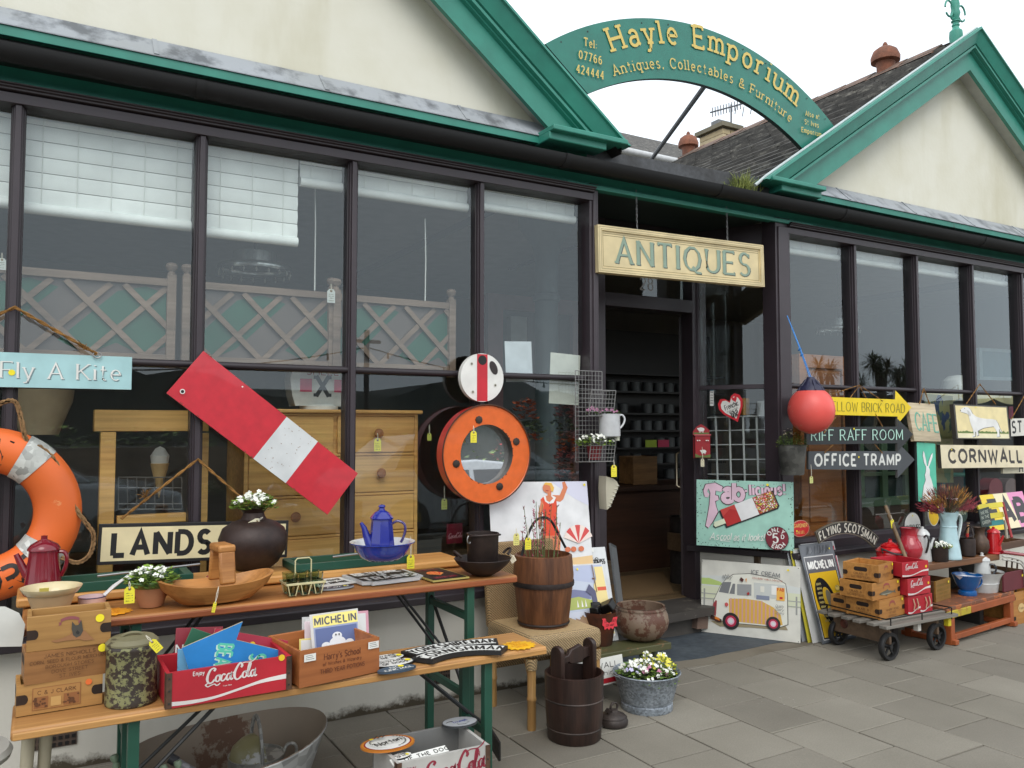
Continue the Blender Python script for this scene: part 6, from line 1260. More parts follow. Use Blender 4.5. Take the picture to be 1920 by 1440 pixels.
oval('round_sign','silver round tin sign with blue script balanced on the far end of the white crate',None,.067,.059,.006,M((176,180,184)),dtr,M((60,62,64)),mw=mw)
p0,p1,p2 = PZ(738,1436,.295),PZ(842,1408,.295),PZ(768,1419,.302); mw,w,h = frame(p0,p1,p2); b = MB(); b.b2((0,0,-.004),(w,h * 1.5,0),WHT); b.L = .0003; text(b,"OF THE DOG",INK,w * .62,h * .35,h * .75,wt=.2,fit=w * .8,gap=.16); b.build('tin_sign',mw=mw,label='white sign reading OF THE DOG lying in the white crate',cat='sign')
lay('oval_sign','white oval BEWARE sign at the front left inside the white crate',752,1421,.298,12,.04,.022,WHT,BLK,lambda b,x,y: (text(b,"BEWARE",INK,0,y * .1,y * .5,wt=.16,serif=.07,fit=x * 1.3),text(b,"OF IVY",INK,0,-y * .6,y * .5,wt=.16,serif=.07,fit=x),dot(b,x * .5,-y * .3,.006)))
sign('black_board','thin black board leaning behind the white crate beside the bench leg','board',(918,1400,3.02),(935,1428,2.92),(905,1345,3.08),.01,M((34,32,32)))
# white painted chair at the far left edge
WPT = M((206,206,198),'worn',c2=(150,146,132),amt=.72)
o = thing('white_stool','white painted stool with a rounded seat and turned cream legs at the left edge','stool',(-.21,2.96,0))
b = MB(); b.lathe([(0,.40),(.15,.40),(.165,.41),(.17,.425),(.16,.44),(0,.44)],WPT,36); b.build('seat',o)
for a_ in (20,110,200,290):
    b = MB(); b.tube([(.17 * math.cos(R(a_)),.17 * math.sin(R(a_)),0),(.11 * math.cos(R(a_)),.11 * math.sin(R(a_)),.40)],[.013,.019],M((176,168,146),'worn',c2=(130,120,100),amt=.7),12); b.build('leg',o)
mw,w,h = frame(PY(-70,1214,2.95),PY(41,1212,2.95),PY(-70,1137,2.98)); b = MB(); b.prism([(0,0),(w,0),(w,h * .55),(w * .86,h * .84),(w * .6,h),(0,h)],-.012,0,WPT,M((50,48,46))); b.build('rounded_board',mw=mw,label='white board with a rounded corner and dark edge at the left edge of the photo',cat='board')
crate('wooden_crate','dark wooden box half out of the photo at the far left, on the white stool',rz((-.33,2.86,.44),0),.19,.16,.105,M((110,80,54),'wood'),None)
o = thing('square_leg_stand','cream painted pair of legs under the left bench end','stand',(.0,2.83,0)); 
for x in (.0,.045):
    b = MB(); b.tube([(x - .02,(x - .02) * 2.4,0),(x,0,.52)],[.015,.018],M((168,160,136),'worn',c2=(120,110,92),amt=.7),12); b.build('leg',o)

# --- picture prints leaning by the door
def dwarts(b,w,h): b.rect(0,h * .0,w,h,M((206,208,208),'paint',rough=.25)); text(b,"HOGWARTS",INK,w * .46,h * .82,h * .065,wt=.13,serif=.07,fit=w * .8); text(b,"Express",INK,w * .85,h * .82,h * .07,wt=.16,serif=.05,fit=w * .22); b.rect(w * .35,h * .95,w * .8,h * .99,WHT)
sign('picture_print','white print with serif letters WARTS behind the harbour painting by the door','print',(1040,1215,3.62),(1160,1200,3.62),(1046,1030,3.76),.003,M((190,192,192),'paint',rough=.25),dwarts)
def dgrey(b,w,h): b.rect(w * .04,h * .03,w * .96,h * .97,M((120,122,124),'paint',rough=.3))
sign('framed_print','grey framed print seen nearly edge-on beside the harbour painting','print',(1166,1190,3.70),(1176,1188,3.86),(1143,1017,3.80),.012,M((74,76,78)),dgrey)
def dharb(b,w,h):
    F_ = lambda *c_: M(c_,'flat',rough=.35); X = lambda u: u * w; Y_ = lambda v: v * h
    b.rect(w * .02,h * .02,w * .98,h * .98,F_(186,194,208)); b.poly([(X(.02),Y_(.98)),(X(.98),Y_(.98)),(X(.98),Y_(.7)),(X(.5),Y_(.78)),(X(.02),Y_(.72))],F_(172,180,204))
    b.poly([(X(.02),Y_(.60)),(X(.2),Y_(.64)),(X(.45),Y_(.66)),(X(.7),Y_(.62)),(X(.7),Y_(.52)),(X(.02),Y_(.5))],F_(112,116,150)); b.poly([(X(.02),Y_(.52)),(X(.3),Y_(.54)),(X(.5),Y_(.56)),(X(.72),Y_(.5)),(X(.72),Y_(.40)),(X(.02),Y_(.38))],F_(166,176,90))
    for x in (.45,.52,.58): b.poly([(X(x),Y_(.42)),(X(x + .03),Y_(.42)),(X(x + .02),Y_(.52))],F_(230,228,220))
    b.rect(w * .02,h * .05,w * .7,h * .36,F_(196,200,212)); b.poly([(X(.3),Y_(.05)),(X(.7),Y_(.05)),(X(.7),Y_(.2)),(X(.5),Y_(.24)),(X(.36),Y_(.16))],F_(206,176,130))
    b.poly([(X(.76),Y_(.03)),(X(.98),Y_(.03)),(X(.98),Y_(.95)),(X(.84),Y_(.95)),(X(.84),Y_(.78)),(X(.78),Y_(.7))],F_(226,206,140)); b.rect(X(.83),Y_(.62),X(.98),Y_(.67),F_(206,84,50)); b.rect(X(.86),Y_(.15),X(.98),Y_(.45),F_(214,140,50)); b.poly([(X(.63),Y_(.62)),(X(.70),Y_(.72)),(X(.79),Y_(.62)),(X(.80),Y_(.2)),(X(.71),Y_(.2)),(X(.71),Y_(.56))],F_(80,80,108)); b.rect(X(.77),Y_(.78),X(.82),Y_(.8),F_(100,60,40)); b.rect(X(.80),Y_(.6),X(.815),Y_(.98),F_(120,90,50))
    for _ in range(26): b.poly([(X(rnd.uniform(.35,.7)) + dx,Y_(rnd.uniform(.06,.3)) + dy) for dx,dy in ((0,0),(.012,.002),(.01,.006))],F_(150,120,90),.00003)
    dot(b,X(.55),Y_(.93),.006)
sign('picture_print','watercolour print of a harbour with yellow houses, leaning by the door','print',(1040,1205,3.58),(1155,1192,3.58),(1050,1060,3.72),.003,M((214,214,210),'paint',rough=.3),dharb)
# --- low green bench with coal bucket and cauldron
OLV = M((84,84,52),'worn',c2=(112,88,58),amt=.6,rough=.55)
g0 = Vector((2.969,3.446,.24)); o = thing('green_bench','low worn green wooden bench by the doorstep','bench',(2.68,3.53,0)); b = MB(); b.box((0,0,.222),(.60,.17,.036),OLV); b.build('seat_board',o,bev=.004)
for x,y,sx,sy in ((.2,-.05,.05,-.03),(.2,.05,.05,.06),(-.2,-.05,-.05,-.03),(-.2,.05,-.05,.06)):
    b = MB(); b.tube([(x,y,.205),(x + sx * 1.3,y + sy,0)],[.016,.013],M((66,70,48),'worn',c2=(40,38,34),amt=.55),10); b.build('leg',o)
tag_(1210,1233,3.42,'yellow tag hanging under the front edge of the green bench',32,str_px=10)
CUP = M((112,62,44),'rust',c2=(70,48,40),rough=.45)
o,b,k = lath('coal_bucket','copper-brown bucket of coal with a red price label, on the green bench','bucket',1125,1213,.24,[(0,0),(22,0),(23,2),(32,66),(33,68),(31,67),(22,5),(0,5)],CUP); b.build('bucket_body',o); cb = o.location.copy()
COAL = M((30,30,31),'rust',rough=.35)
for i,(x,y,z,s) in enumerate(((-16,-8,66,13),(8,-12,70,17),(22,2,72,14),(-2,10,68,14))):
    b = MB(); b.box((0,0,0),(s * 1.6 * k,s * 1.3 * k,s * k),COAL,rot=(rnd.uniform(-.5,.5),rnd.uniform(-.5,.5),rnd.uniform(0,3))); q = b.build('coal_lump',loc=(cb.x + x * k,cb.y + y * k,.24 + z * k),bev=.006,label=('small coal lump at the left of the coal bucket','biggest coal lump at the front of the coal bucket','coal lump at the right of the coal bucket','coal lump at the back of the coal bucket')[i],cat='coal',group='coal in the copper-brown bucket')
mw = Matrix.Translation((cb.x + .004,cb.y - .083,.24 + 42 * k)) @ Matrix.Rotation(R(90),4,'X'); b = MB(); RL = M((226,62,74)); b.prism([(-16 * k,9 * k),(-18 * k,12 * k),(18 * k,12 * k),(15 * k,4 * k),(17 * k,-6 * k),(10 * k,-5 * k),(7 * k,-10 * k),(2 * k,-6 * k),(-2 * k,-10 * k),(-6 * k,-6 * k),(-12 * k,-9 * k),(-13 * k,-3 * k),(-17 * k,0)],0,.001,RL); b.L = .0012; text(b,"COAL BUCKET",INK,0,4 * k,4 * k,wt=.12,fit=26 * k); text(b,"£20 each",INK,0,-3 * k,4 * k,wt=.12,fit=18 * k); b.build('price_label',mw=mw,label='bright red price label stuck on the coal bucket',cat='price label')
CAU = M((132,112,94),'worn',c2=(92,60,46),rough=.5,sc=.8,amt=.5)
o,b,k = lath('metal_cauldron','big rounded riveted metal cauldron on the green bench','cauldron',1202,1204,.24,[(0,0),(22,0),(38,8),(49,24),(52,38),(50,52),(45,62),(44,68),(45,69),(42,68),(43,60),(47,38),(36,12),(0,6)],CAU); b.build('cauldron_body',o)
b = MB(); b.lathe([(45.5 * k,60 * k),(46.4 * k,63 * k),(45.4 * k,66 * k)],CAU,40)
for i in range(44): t = i * 2 * math.pi / 44; b.lathe([(.0035,0),(.0025,.0025),(0,.003)],M((84,70,62),'rust'),6,c=(46 * k * math.cos(t),46 * k * math.sin(t),63 * k))
b.build('riveted_rim',o)
def dcw(b,w,h): text(b,"CORNWALL",INK,w * .5,h * .62,h * .2,wt=.14,fit=w * .82); text(b,"Sea Bathing",INK,w * .5,h * .36,h * .15,wt=.12,serif=.04,fit=w * .8); b.rect(w * .08,h * .06,w * .95,h * .24,M((176,34,46))); text(b,"GWR",WHT,w * .5,h * .1,h * .1,wt=.14)
sign('tin_sign','white CORNWALL bathing sign with a red band, under the green bench','sign',(1066,1300,3.42),(1172,1276,3.42),(1066,1247,3.44),.004,WHT,dcw)
# --- galvanised tub of flowers and the iron weight
TUB = M((142,150,158),'galv',c2=(190,194,196),sc=2.2)
o,b,k = lath('flower_tub','round galvanised tub planted with yellow, white and pink flowers','planter',1213,1343,0,[(0,0),(47,0),(48,2),(48,15),(46,17),(50,26),(61,80),(64,83),(63,85),(60,82),(52,50),(0,50)],TUB,seg=44); b.build('tub_body',o)
for s in (-1,1):
    b = MB(); b.tube([(s * 61 * k,-7 * k,74 * k),(s * 70 * k,-5 * k,84 * k),(s * 76 * k,0,86 * k),(s * 70 * k,5 * k,84 * k),(s * 61 * k,7 * k,74 * k)],.0035,M((120,122,124),'metal',rough=.5),6); b.build('wire_handle',o)
b = MB(); b.lathe([(0,72 * k),(56 * k,72 * k)],SOIL,24); leaves(b,(0,0,62 * k),54 * k,44 * k,420,[LF,LF2],.024,flowers=[WFL],nf=60,fs=.011); leaves(b,(34 * k,-6 * k,74 * k),24 * k,42 * k,160,[YFL,LF],.017,flowers=[M((222,214,80),'flat')],nf=40,fs=.009); leaves(b,(4 * k,-18 * k,70 * k),26 * k,26 * k,60,[LF2],.02,flowers=[PFL],nf=7,fs=.016); leaves(b,(-32 * k,6 * k,74 * k),20 * k,30 * k,80,[LF2],.02,flowers=[WFL,M((196,190,226),'flat')],nf=12,fs=.013)
for x,y,h_ in ((8,10,128),(-4,14,112),(44,6,118),(-22,12,112)):
    b.tube([(x * k * .8,y * k,60 * k),(x * k,y * k,h_ * k)],.0016,LF2,5); leaves(b,(x * k,y * k,(h_ - 26) * k),10 * k,24 * k,26,[LF,YFL],.016,flowers=[WFL],nf=9,fs=.010)
b.build('flowering_plants',o)
IR2 = M((72,62,56),'rust',c2=(48,42,40),rough=.5)
o,b,k = lath('iron_float','squat dark iron lamp base with a ring on top, beside the flower tub','iron weight',1150,1367,0,[(0,0),(20,0),(27,4),(28,12),(25,19),(24,21),(22,25),(14,29),(9,32),(8,36),(0,37)],IR2); b.lathe([(24 * k,19 * k),(26 * k,20.5 * k),(24 * k,22 * k)],IR2,28); b.build('iron_body',o)
b = MB(); b.tube([(2 * k + 8 * k * math.cos(t),0,42 * k + 9 * k * math.sin(t)) for t in [q * .45 for q in range(14)]],2.2 * k,IR2,8,closed=True); b.box((-8 * k,0,34 * k),(14 * k,10 * k,8 * k),IR2,rot=(.3,.4,.2)); b.build('ring',o)

# --- wire wall basket with plants and mug on the door post
WIR = M((132,132,130),'paint',rough=.4); YW = 3.815
o = thing('wire_rack','grey wire wall rack with two basket pockets on the plum door post','rack',(0,0,0))
def grid(name,x0,x1,z0,z1,y0,y1,nx,nz):
    b = MB()
    for i in range(nx + 1): x = x0 + (x1 - x0) * i / nx; b.tube([(x,y0,z0),(x,y1,z1)],.0015 if 0 < i < nx else .0026,WIR,5)
    for j in range(nz + 1): t = j / nz; b.tube([(x0,y0 + (y1 - y0) * t,z0 + (z1 - z0) * t),(x1,y0 + (y1 - y0) * t,z0 + (z1 - z0) * t)],.0015 if 0 < j < nz else .0026,WIR,5)
    return b.build(name,o)
grid('back_grid',2.615,2.80,1.20,1.715,YW,YW,8,20)
for z0,z1 in ((1.46,1.60),(1.205,1.34)):
    grid('basket_front',2.632,2.80,z0,z1,YW - .105,YW - .13,8,6); b = MB()
    for x in (2.625,2.80):
        for t in (0,.33,.66,1): b.tube([(x,YW,z0 + (z1 - z0) * t),(x,YW - .105 - .025 * t,z0 + (z1 - z0) * t)],.0014,WIR,5)
    for q in range(7): b.tube([(2.63 + .17 * q / 6,YW,z0),(2.632 + .168 * q / 6,YW - .105,z0)],.0012,WIR,5)
    b.build('basket_side',o)
p = Vector((2.70,3.755,1.215)); o2 = thing('plant_pot','small red pot of white flowers in the lower wire basket','plant pot',p); b = MB(); b.lathe([(0,0),(.032,0),(.043,.07),(.046,.075),(.04,.072),(0,.065)],M((122,40,46),'paint')); b.build('pot_body',o2); b = MB(); leaves(b,(-.0,-.01,.075),.10,.07,190,[LF],.022,flowers=[WFL],nf=26,fs=.011); b.build('flowering_plant',o2)
o2 = thing('plant_cutting','pink flowering sprig lying in the upper wire basket','plant',(2.73,3.755,1.465)); b = MB(); leaves(b,(.06,0,.0),.06,.035,60,[LF2],.02,flowers=[M((176,120,150),'flat')],nf=9,fs=.013); leaves(b,(-.05,-.02,.0),.04,.04,30,[LF2],.018,flowers=[M((176,120,150),'flat')],nf=8,fs=.013); b.build('sprig',o2)
p = PY(1143,818,3.72); k = MP(p); o2 = thing('enamel_jug','white enamel jug hanging in the wire rack by its side','jug',p); b = MB(); b.lathe([(0,0),(20 * k,0),(20.5 * k,2 * k),(19.5 * k,40 * k),(20 * k,42 * k),(18.5 * k,42 * k),(18.5 * k,4 * k),(0,4 * k)],M((206,208,210),'enamel'),26); b.build('jug_body',o2); b = MB(); b.tube(spl([(17 * k,-4 * k,38 * k),(26 * k,-5 * k,40 * k),(31 * k,-6 * k,32 * k),(27 * k,-6 * k,22 * k),(18 * k,-4 * k,12 * k)],4),1.9 * k,M((206,208,210),'enamel'),8); b.build('handle',o2)
tag_(1157,807,3.70,'cream tag hanging on the white enamel jug',19,col=(216,218,196),str_px=8); tag_(1151,872,3.70,'yellow tag hanging below the wire rack',22,str_px=10)
# skating boot
P3 = [(1124,892),(1137,896),(1144,902),(1147,909),(1144,918),(1139,930),(1134,942),(1129,951),(1125,954),(1124,940),(1123,915)]
Q = [PY(x,y,3.79) for x,y in P3]; q0 = Q[0]; b = MB(); b.prism([(p.x - q0.x,p.z - q0.z) for p in Q],-.035,.035,M((184,178,158),'worn',c2=(150,140,120),amt=.66))
for i in range(7):
    t = i / 6; x = PY(1145 - 15 * t,908 + 38 * t,3.79); b.tube([(x.x - q0.x - .012,x.z - q0.z,.037),(x.x - q0.x + .006,x.z - q0.z - .004,.040),(x.x - q0.x + .004,x.z - q0.z - .012,.03)],.0022,M((206,204,190)),5)
b.build('lace_up_boot',mw=Matrix(((1,0,0,q0.x),(0,0,-1,3.76),(0,1,0,q0.z),(0,0,0,1))),bev=.016,label='old white lace-up boot hanging toe down on the door post',cat='boot')

# --- right of the door: letter box, heart sign, rack, tins
def splay(px,py,off=0.0):                            # point on the splayed side window
    a_,c_ = Vector((4.36,3.90,0)),Vector((4.08,4.43,0)); n = Vector(((c_ - a_).y,-(c_ - a_).x,0)).normalized()
    if n.y > 0: n = -n
    o_ = Vector((0,0,CH)); d = ray(px,py); t = (a_ + n * off - o_).dot(n) / d.dot(n); return o_ + d * t
LBX = [(1300,858),(1300,806),(1304,799),(1311,794),(1318,796),(1328,806),(1330,822),(1330,857)]
p0 = PY(1302,859,4.33); mw,w,h = frame(PY(1300,859,4.33),PY(1331,859,4.27),PY(1300,795,4.33)); o = thing('letter_box','small red letter box painted with white sheep on the right door post','letter box',mw=mw)
RB = M((156,24,34),'enamel',rough=.35); b = MB(); b.prism([(0,0),(w,0),(w,h * .82),(w * .75,h * .92),(w * .5,h),(w * .22,h * .92),(0,h * .78)],-.006,0,RB); b.b2((.006,.004,0),(w - .004,h * .66,.04),RB); lb = b
b = MB(); b.box((w / 2,h * .66,.022),(w * 1.02,.008,.05),M((176,40,50),'enamel'),rot=(-.2,0,0)); b.build('flap',o)
def sheep(b,x,y,s):
    b.ell(x,y,s,s * .62,WHT,14); b.ell(x - s * .95,y + s * .25,s * .3,s * .24,WHT,10)
    for q in (-.6,-.3,.3,.6): b.rect(x + q * s - s * .07,y - s * .95,x + q * s + s * .07,y - s * .3,WHT)
b = lb; b.L = .0405; b.poly([(.006,.006),(w - .004,.006),(w - .004,h * .12),(w * .6,h * .08),(w * .3,h * .08),(.006,h * .14)],M((96,110,50))); sheep(b,w * .55,h * .2,w * .17)
for q in (.2,.32,.72,.82): sheep(b,w * q,h * .52,w * .045)
b.L = .0005; b.rect(.004,h * .7,w - .004,h * .75,M((96,110,50))); sheep(b,w * .5,h * .84,w * .2); b.build('box_body',o,bev=.002)
tag_(1317,860,4.22,'cream tag hanging below the red letter box',15,col=(214,208,180),str_px=22)
GRD = M((196,198,198),'paint',rough=.4); o = thing('metal_grille','silver metal grille standing inside the splayed side window','grille'); 
for i in range(5):
    b = MB(); x = 1345 + i * 25.5; a_,c_ = splay(x + 2,900,-.10),splay(x - 3,781 + i * 0.4,-.10); b.tube([(a_.x,a_.y,.62),c_],.0075 if i < 4 else .005,GRD,8); b.build('upright',o)
for y0,y1 in ((783,779),(808,805),(834,833),(862,861),(889,890)):
    b = MB(); b.tube([splay(1325,y0,-.10),splay(1450,y1,-.10)],.0042,GRD,6); b.build('crossbar',o)
HT = [(0,-1),(.35,-.62),(.8,-.15),(1,.3),(.92,.68),(.62,.92),(.28,.84),(0,.52),(-.28,.84),(-.62,.92),(-.92,.68),(-1,.3),(-.8,-.15),(-.35,-.62)]
c = splay(1373,766,.012); u = (splay(1400,766,.012) - splay(1345,766,.012)).normalized(); v = Vector((0,0,1)); nn = u.cross(v); mw = Matrix(((u.x,v.x,nn.x,c.x),(u.y,v.y,nn.y,c.y),(u.z,v.z,nn.z,c.z),(0,0,0,1))) @ Matrix.Rotation(R(22),4,'Z'); k = MP(c); wu = (splay(1396,766,.012) - splay(1350,766,.012)).length / 46
b = MB(); hx,hy = 24 * wu,27 * k; b.prism([(x * hx,y * hy) for x,y in HT],-.004,0,M((206,34,50))); b.L = .0003; b.poly([(x * hx * .8,y * hy * .78 + .002) for x,y in HT],WHT); text(b,"Frenchic",INK,0,hy * .05,hy * .34,wt=.14,slant=.2,fit=hx * 1.1,rot=0); text(b,"Furniture Paint",INK,0,-hy * .15,hy * .13,wt=.1,fit=hx * .9); text(b,"SOLD",INK,.0,-hy * .4,hy * .22,wt=.26,fit=hx * .6); text(b,"HERE",INK,0,-hy * .62,hy * .2,wt=.26,fit=hx * .5); b.poly([(x * hx * .2 + hx * .45,y * hy * .2 + hy * .52) for x,y in HT],M((206,34,50)))
b.build('heart_sign',mw=mw,label='red-edged white heart sign about paint in the side window',cat='sign')
for px,py,w_,h_,m,l,t in ((1395,778,20,31,M((170,122,44),'metal',rough=.45),'gold coloured tin on the silver grille shelf',''),(1431,779,22,27,M((196,198,198),'paint'),'white paint tin with a red heart on the silver grille shelf','Frenchic')):
    p = splay(px,py,-.14); k = MP(p); b = MB(); b.lathe([(0,0),(w_ / 2 * k,0),(w_ / 2 * k,h_ * k),(w_ * .46 * k,h_ * k),(0,(h_ - 2) * k)],m,22)
    b.build('paint_tin',loc=p,label=l,cat='tin')
mw,w,h = frame(splay(1331,761,.006),splay(1338,761,.006),splay(1331,728,.006)); b = MB(); b.b2((0,0,-.001),(w,h,0),WHT); b.L = .0003; b.rect(0,h * .86,w,h,M((60,150,190)))
for q in range(5): text(b,"OPEN",M((110,112,116)),w * .5,h * (.72 - q * .15),h * .07,wt=.16,fit=w * .7)
b.build('window_sticker',mw=mw,label='narrow white sticker with a blue top on the side window',cat='sticker')
# --- net buoy, hanging bucket planter
c = PY(1521,769,3.62); k = MP(c); o = thing('fishing_buoy','pink-red round net buoy with a navy top hanging on blue rope','buoy',c); RD2 = M((236,92,84),'worn',c2=(214,138,120),amt=.6,rough=.4,sc=.5); r = 42.5 * k
b = MB(); b.lathe([(r * math.sin(R(t)),-r * 1.05 * math.cos(R(t))) for t in range(0,146,9)],RD2,40); b.build('ball',o)
b = MB(); NV = M((34,34,62),'paint',rough=.5); b.lathe([(r * math.sin(R(145)) * 1.02,r * 1.05 * .80),(r * .5,r * 1.02),(r * .32,r * 1.16),(r * .24,r * 1.3),(r * .16,r * 1.46),(0,r * 1.48)],NV,28)
for t in range(0,360,40): b.tube([(r * .58 * math.cos(R(t)),r * .58 * math.sin(R(t)),r * .86),(r * .22 * math.cos(R(t)),r * .22 * math.sin(R(t)),r * 1.34)],.006,NV,6)
b.build('navy_cap',o)
BR_ = M((56,128,198),'flat',rough=.6); top = PY(1476,592,3.80); b = MB(); t0 = Vector((0,0,r * 1.42)); t1 = top - c
for d in (-.007,.007): b.tube([t0 + Vector((d,0,0)),t0.lerp(t1,.5) + Vector((d * .5,-.004,0)),t1 + Vector((d * .1,0,0))],.0032,BR_,6)
for f in (.0,.36,.45): 
    for a_ in range(4): b.tube([t0.lerp(t1,f) + Vector((.009 * math.cos(a_ + q),.009 * math.sin(a_ + q),.004 * a_ - .006)) for q in (0,.9,1.8,2.7)],.003,BR_,5)
b.build('rope',o)
GZ = M((84,84,80),'galv',c2=(110,108,100),sc=.8); p = PY(1486,890,3.73); k = MP(p); o = thing('hanging_planter','grey metal bucket planter with a small green bush, hung on the corner post','planter',p); b = MB(); b.lathe([(0,0),(20 * k,0),(21 * k,2 * k),(26 * k,55 * k),(27 * k,56 * k),(24 * k,55 * k),(0,50 * k)],GZ,30); b.build('bucket',o); b = MB(); BX = M((62,92,36),'leaf',c2=(112,136,50)); leaves(b,(0,0,50 * k),27 * k,32 * k,900,[BX],.010); leaves(b,(-6 * k,0,74 * k),9 * k,14 * k,20,[M((206,176,160),'leaf')],.018); stems(b,(0,0,48 * k),20 * k,24 * k,24,LF2); b.build('bush',o)
# ================================================================ GOODS, RIGHT OF THE DOOR
# --- stack of prints leaning on the wall
def dmich(b,w,h):
    F_ = lambda *c_: M(c_,'flat',rough=.2); b.rect(w * .02,h * .01,w * .98,h * .99,F_(96,100,106)); b.rect(w * .06,h * .03,w * .94,h * .87,F_(206,206,204)); b.rect(w * .075,h * .04,w * .925,h * .86,F_(34,34,36)); b.rect(w * .1,h * .055,w * .9,h * .70,F_(220,178,44)); b.rect(w * .075,h * .70,w * .925,h * .86,F_(96,96,100)); text(b,"MICHELIN",F_(232,232,226),w * .5,h * .74,h * .075,wt=.26,fit=w * .72,gap=.16)
    for k_ in range(16): x = w * rnd.uniform(.05,.85); g = rnd.randint(50,130); b.poly([(x,h * .885),(x + w * .1,h * .9 + rnd.uniform(0,.04) * h),(x + w * .08,h * .98)],F_(g,g + 3,g + 8),.00004)
    cx,cy = w * .42,h * .40; b.ell(cx,cy,w * .26,h * .25,F_(38,38,40),32,rot=12); b.ell(cx + w * .06,cy + h * .0,w * .13,h * .15,F_(206,168,50),28,rot=12); b.ell(cx + w * .10,cy + h * .0,w * .09,h * .12,F_(120,116,100),24,rot=12)
    for j in range(9):
        for i in range(4): x0,y0 = cx - w * .23 + i * w * .035 + abs(j - 4) * w * .006,cy - h * .2 + j * h * .046; b.poly([(x0,y0),(x0 + w * .017,y0 + h * .02),(x0 + w * .034,y0),(x0 + w * .034,y0 + h * .012),(x0 + w * .017,y0 + h * .032),(x0,y0 + h * .012)],F_(206,190,120),.00003)
    for x,y,r_ in ((.80,.52,.07),(.78,.43,.12),(.74,.34,.13),(.80,.24,.12),(.66,.42,.06)): b.ell(w * x,h * y,w * r_,w * r_ * .8,F_(120,110,60),18,dz=.0001); b.ell(w * x,h * y,w * r_ * .92,w * r_ * .72,F_(226,200,110),18,dz=.0001)
    b.ell(w * .79,h * .535,w * .012,w * .012,INK,8); dot(b,w * .85,h * .93,.006)
q0 = PZ(1552,1208); q0.y -= 0
W_ = .33
for i,(dx,dy,m,l,dr,lx) in enumerate((( -.06,.11,M((150,154,158),'paint',rough=.3),'grey sleeved print at the very back of the stack right of the door',None,.0),(-.045,.075,M((188,178,60),'paint',rough=.3),'yellow edged print second in the stack leaning right of the door',None,.0),(-.03,.05,M((200,200,196),'paint',rough=.3),'white sleeved print third in the stack leaning right of the door',None,.0),(.035,.03,M((196,198,198),'paint',rough=.2),'white and red edged print right behind the big tyre print','r',.0),(0,0,M((84,88,92),'paint',rough=.15),'big MICHELIN tyre print, front one of the leaning stack',dmich,0))):
    bl = Vector((q0.x + dx - .05,q0.y + dy,.004 if i < 4 else .006)); tl = Vector((q0.x + dx + .0,3.845 - (4 - i) * -.006 if 0 else 3.80 + dy * .4,.615 - (.03 if i < 3 else 0)))
    if dr == 'r': dr = lambda b,w,h: b.rect(w * .86,h * .1,w * .97,h * .95,M((190,40,70)))
    sign('picture_print',l,'print',(bl,),(bl + Vector((W_,.0,0)),),(tl,),.003,m,dr,M((120,122,124)) if i == 4 else None)
# --- railway trolley
GW = M((124,120,112),'wood',c2=(96,92,86),sc=1.2,rough=.75); BRB = M((104,84,66),'wood',c2=(80,64,50)); RUB = M((30,30,31),'paint',rough=.55)
o = thing('luggage_trolley','low slatted wooden trolley on four black wheels carrying the crates','trolley',(4.69,3.38,0)); DZ = .225
for i in range(6):
    y = -.235 + i * .092; b = MB(); b.box((0.0 + (i % 2) * .01,y,DZ - .009),(.70,.052,.018),GW,rot=(0,0,rnd.uniform(-.008,.008))); b.build('slat',o,bev=.002)
b = MB(); b.box((-.235,.0,DZ - .075),(.02,.40,.11),BRB); b.build('end_board',o,bev=.003)
b = MB(); b.lathe([(.03,0),(.022,-.006),(.02,-.003),(0,-.003)],M((120,66,50),'rust'),20); b.build('round_boss',o,mw=Matrix.Translation((-.246,.12,DZ - .07)) @ Matrix.Rotation(R(90),4,'Y'))
b = MB(); b.box((.235,.0,DZ - .075),(.02,.40,.11),BRB); b.box((0,0,DZ - .03),(.46,.05,.03),BRB); b.build('underframe',o,bev=.003)
for x,y in ((-.235,-.187),(.235,-.187),(-.2,.2),(.235,.2)):
    wh = MB(); wh.lathe([(.062,-.016),(.078,-.017),(.083,-.010),(.083,.010),(.078,.017),(.062,.016),(.060,0),(.062,-.016)],RUB,32); q = wh.build('wheel',o,mw=Matrix.Translation((x,y,.083)) @ Matrix.Rotation(R(90),4,'X'))
    s = MB(); s.lathe([(0,-.02),(.014,-.02),(.014,.02),(0,.02)],RUB,14)
    for t in range(5): a_ = t * 2 * math.pi / 5 + .3; s.box((.038 * math.cos(a_),.038 * math.sin(a_),0),(.056,.011,.008),RUB,rot=(0,0,a_))
    s.build('spokes',q)
b = MB(); RWR = M((46,44,42),'metal',rough=.5)
for P in ([(-.30,-.22,DZ + .03),(-.30,-.25,DZ + .04),(.30,-.25,DZ + .04),(.30,-.2,DZ + .04),(.30,.2,DZ + .04)],[(-.30,-.22,DZ + .03),(-.30,.22,DZ + .04)]): b.tube(P,.004,RWR,6)
for x,y in ((-.30,-.25),(0,-.25),(.30,-.25),(.30,.15),(-.30,.2)): b.tube([(x,y,DZ - .03),(x,y,DZ + .04)],.004,RWR,6)
b.build('wire_rail',o)
b = MB(); b.b2((-.02,-.235,DZ - .07),(.01,-.205,DZ - .018),M((190,188,180))); b.b2((.28,-.24,DZ - .075),(.31,-.21,DZ - .018),M((206,190,40))); b.build('leg_block',o)
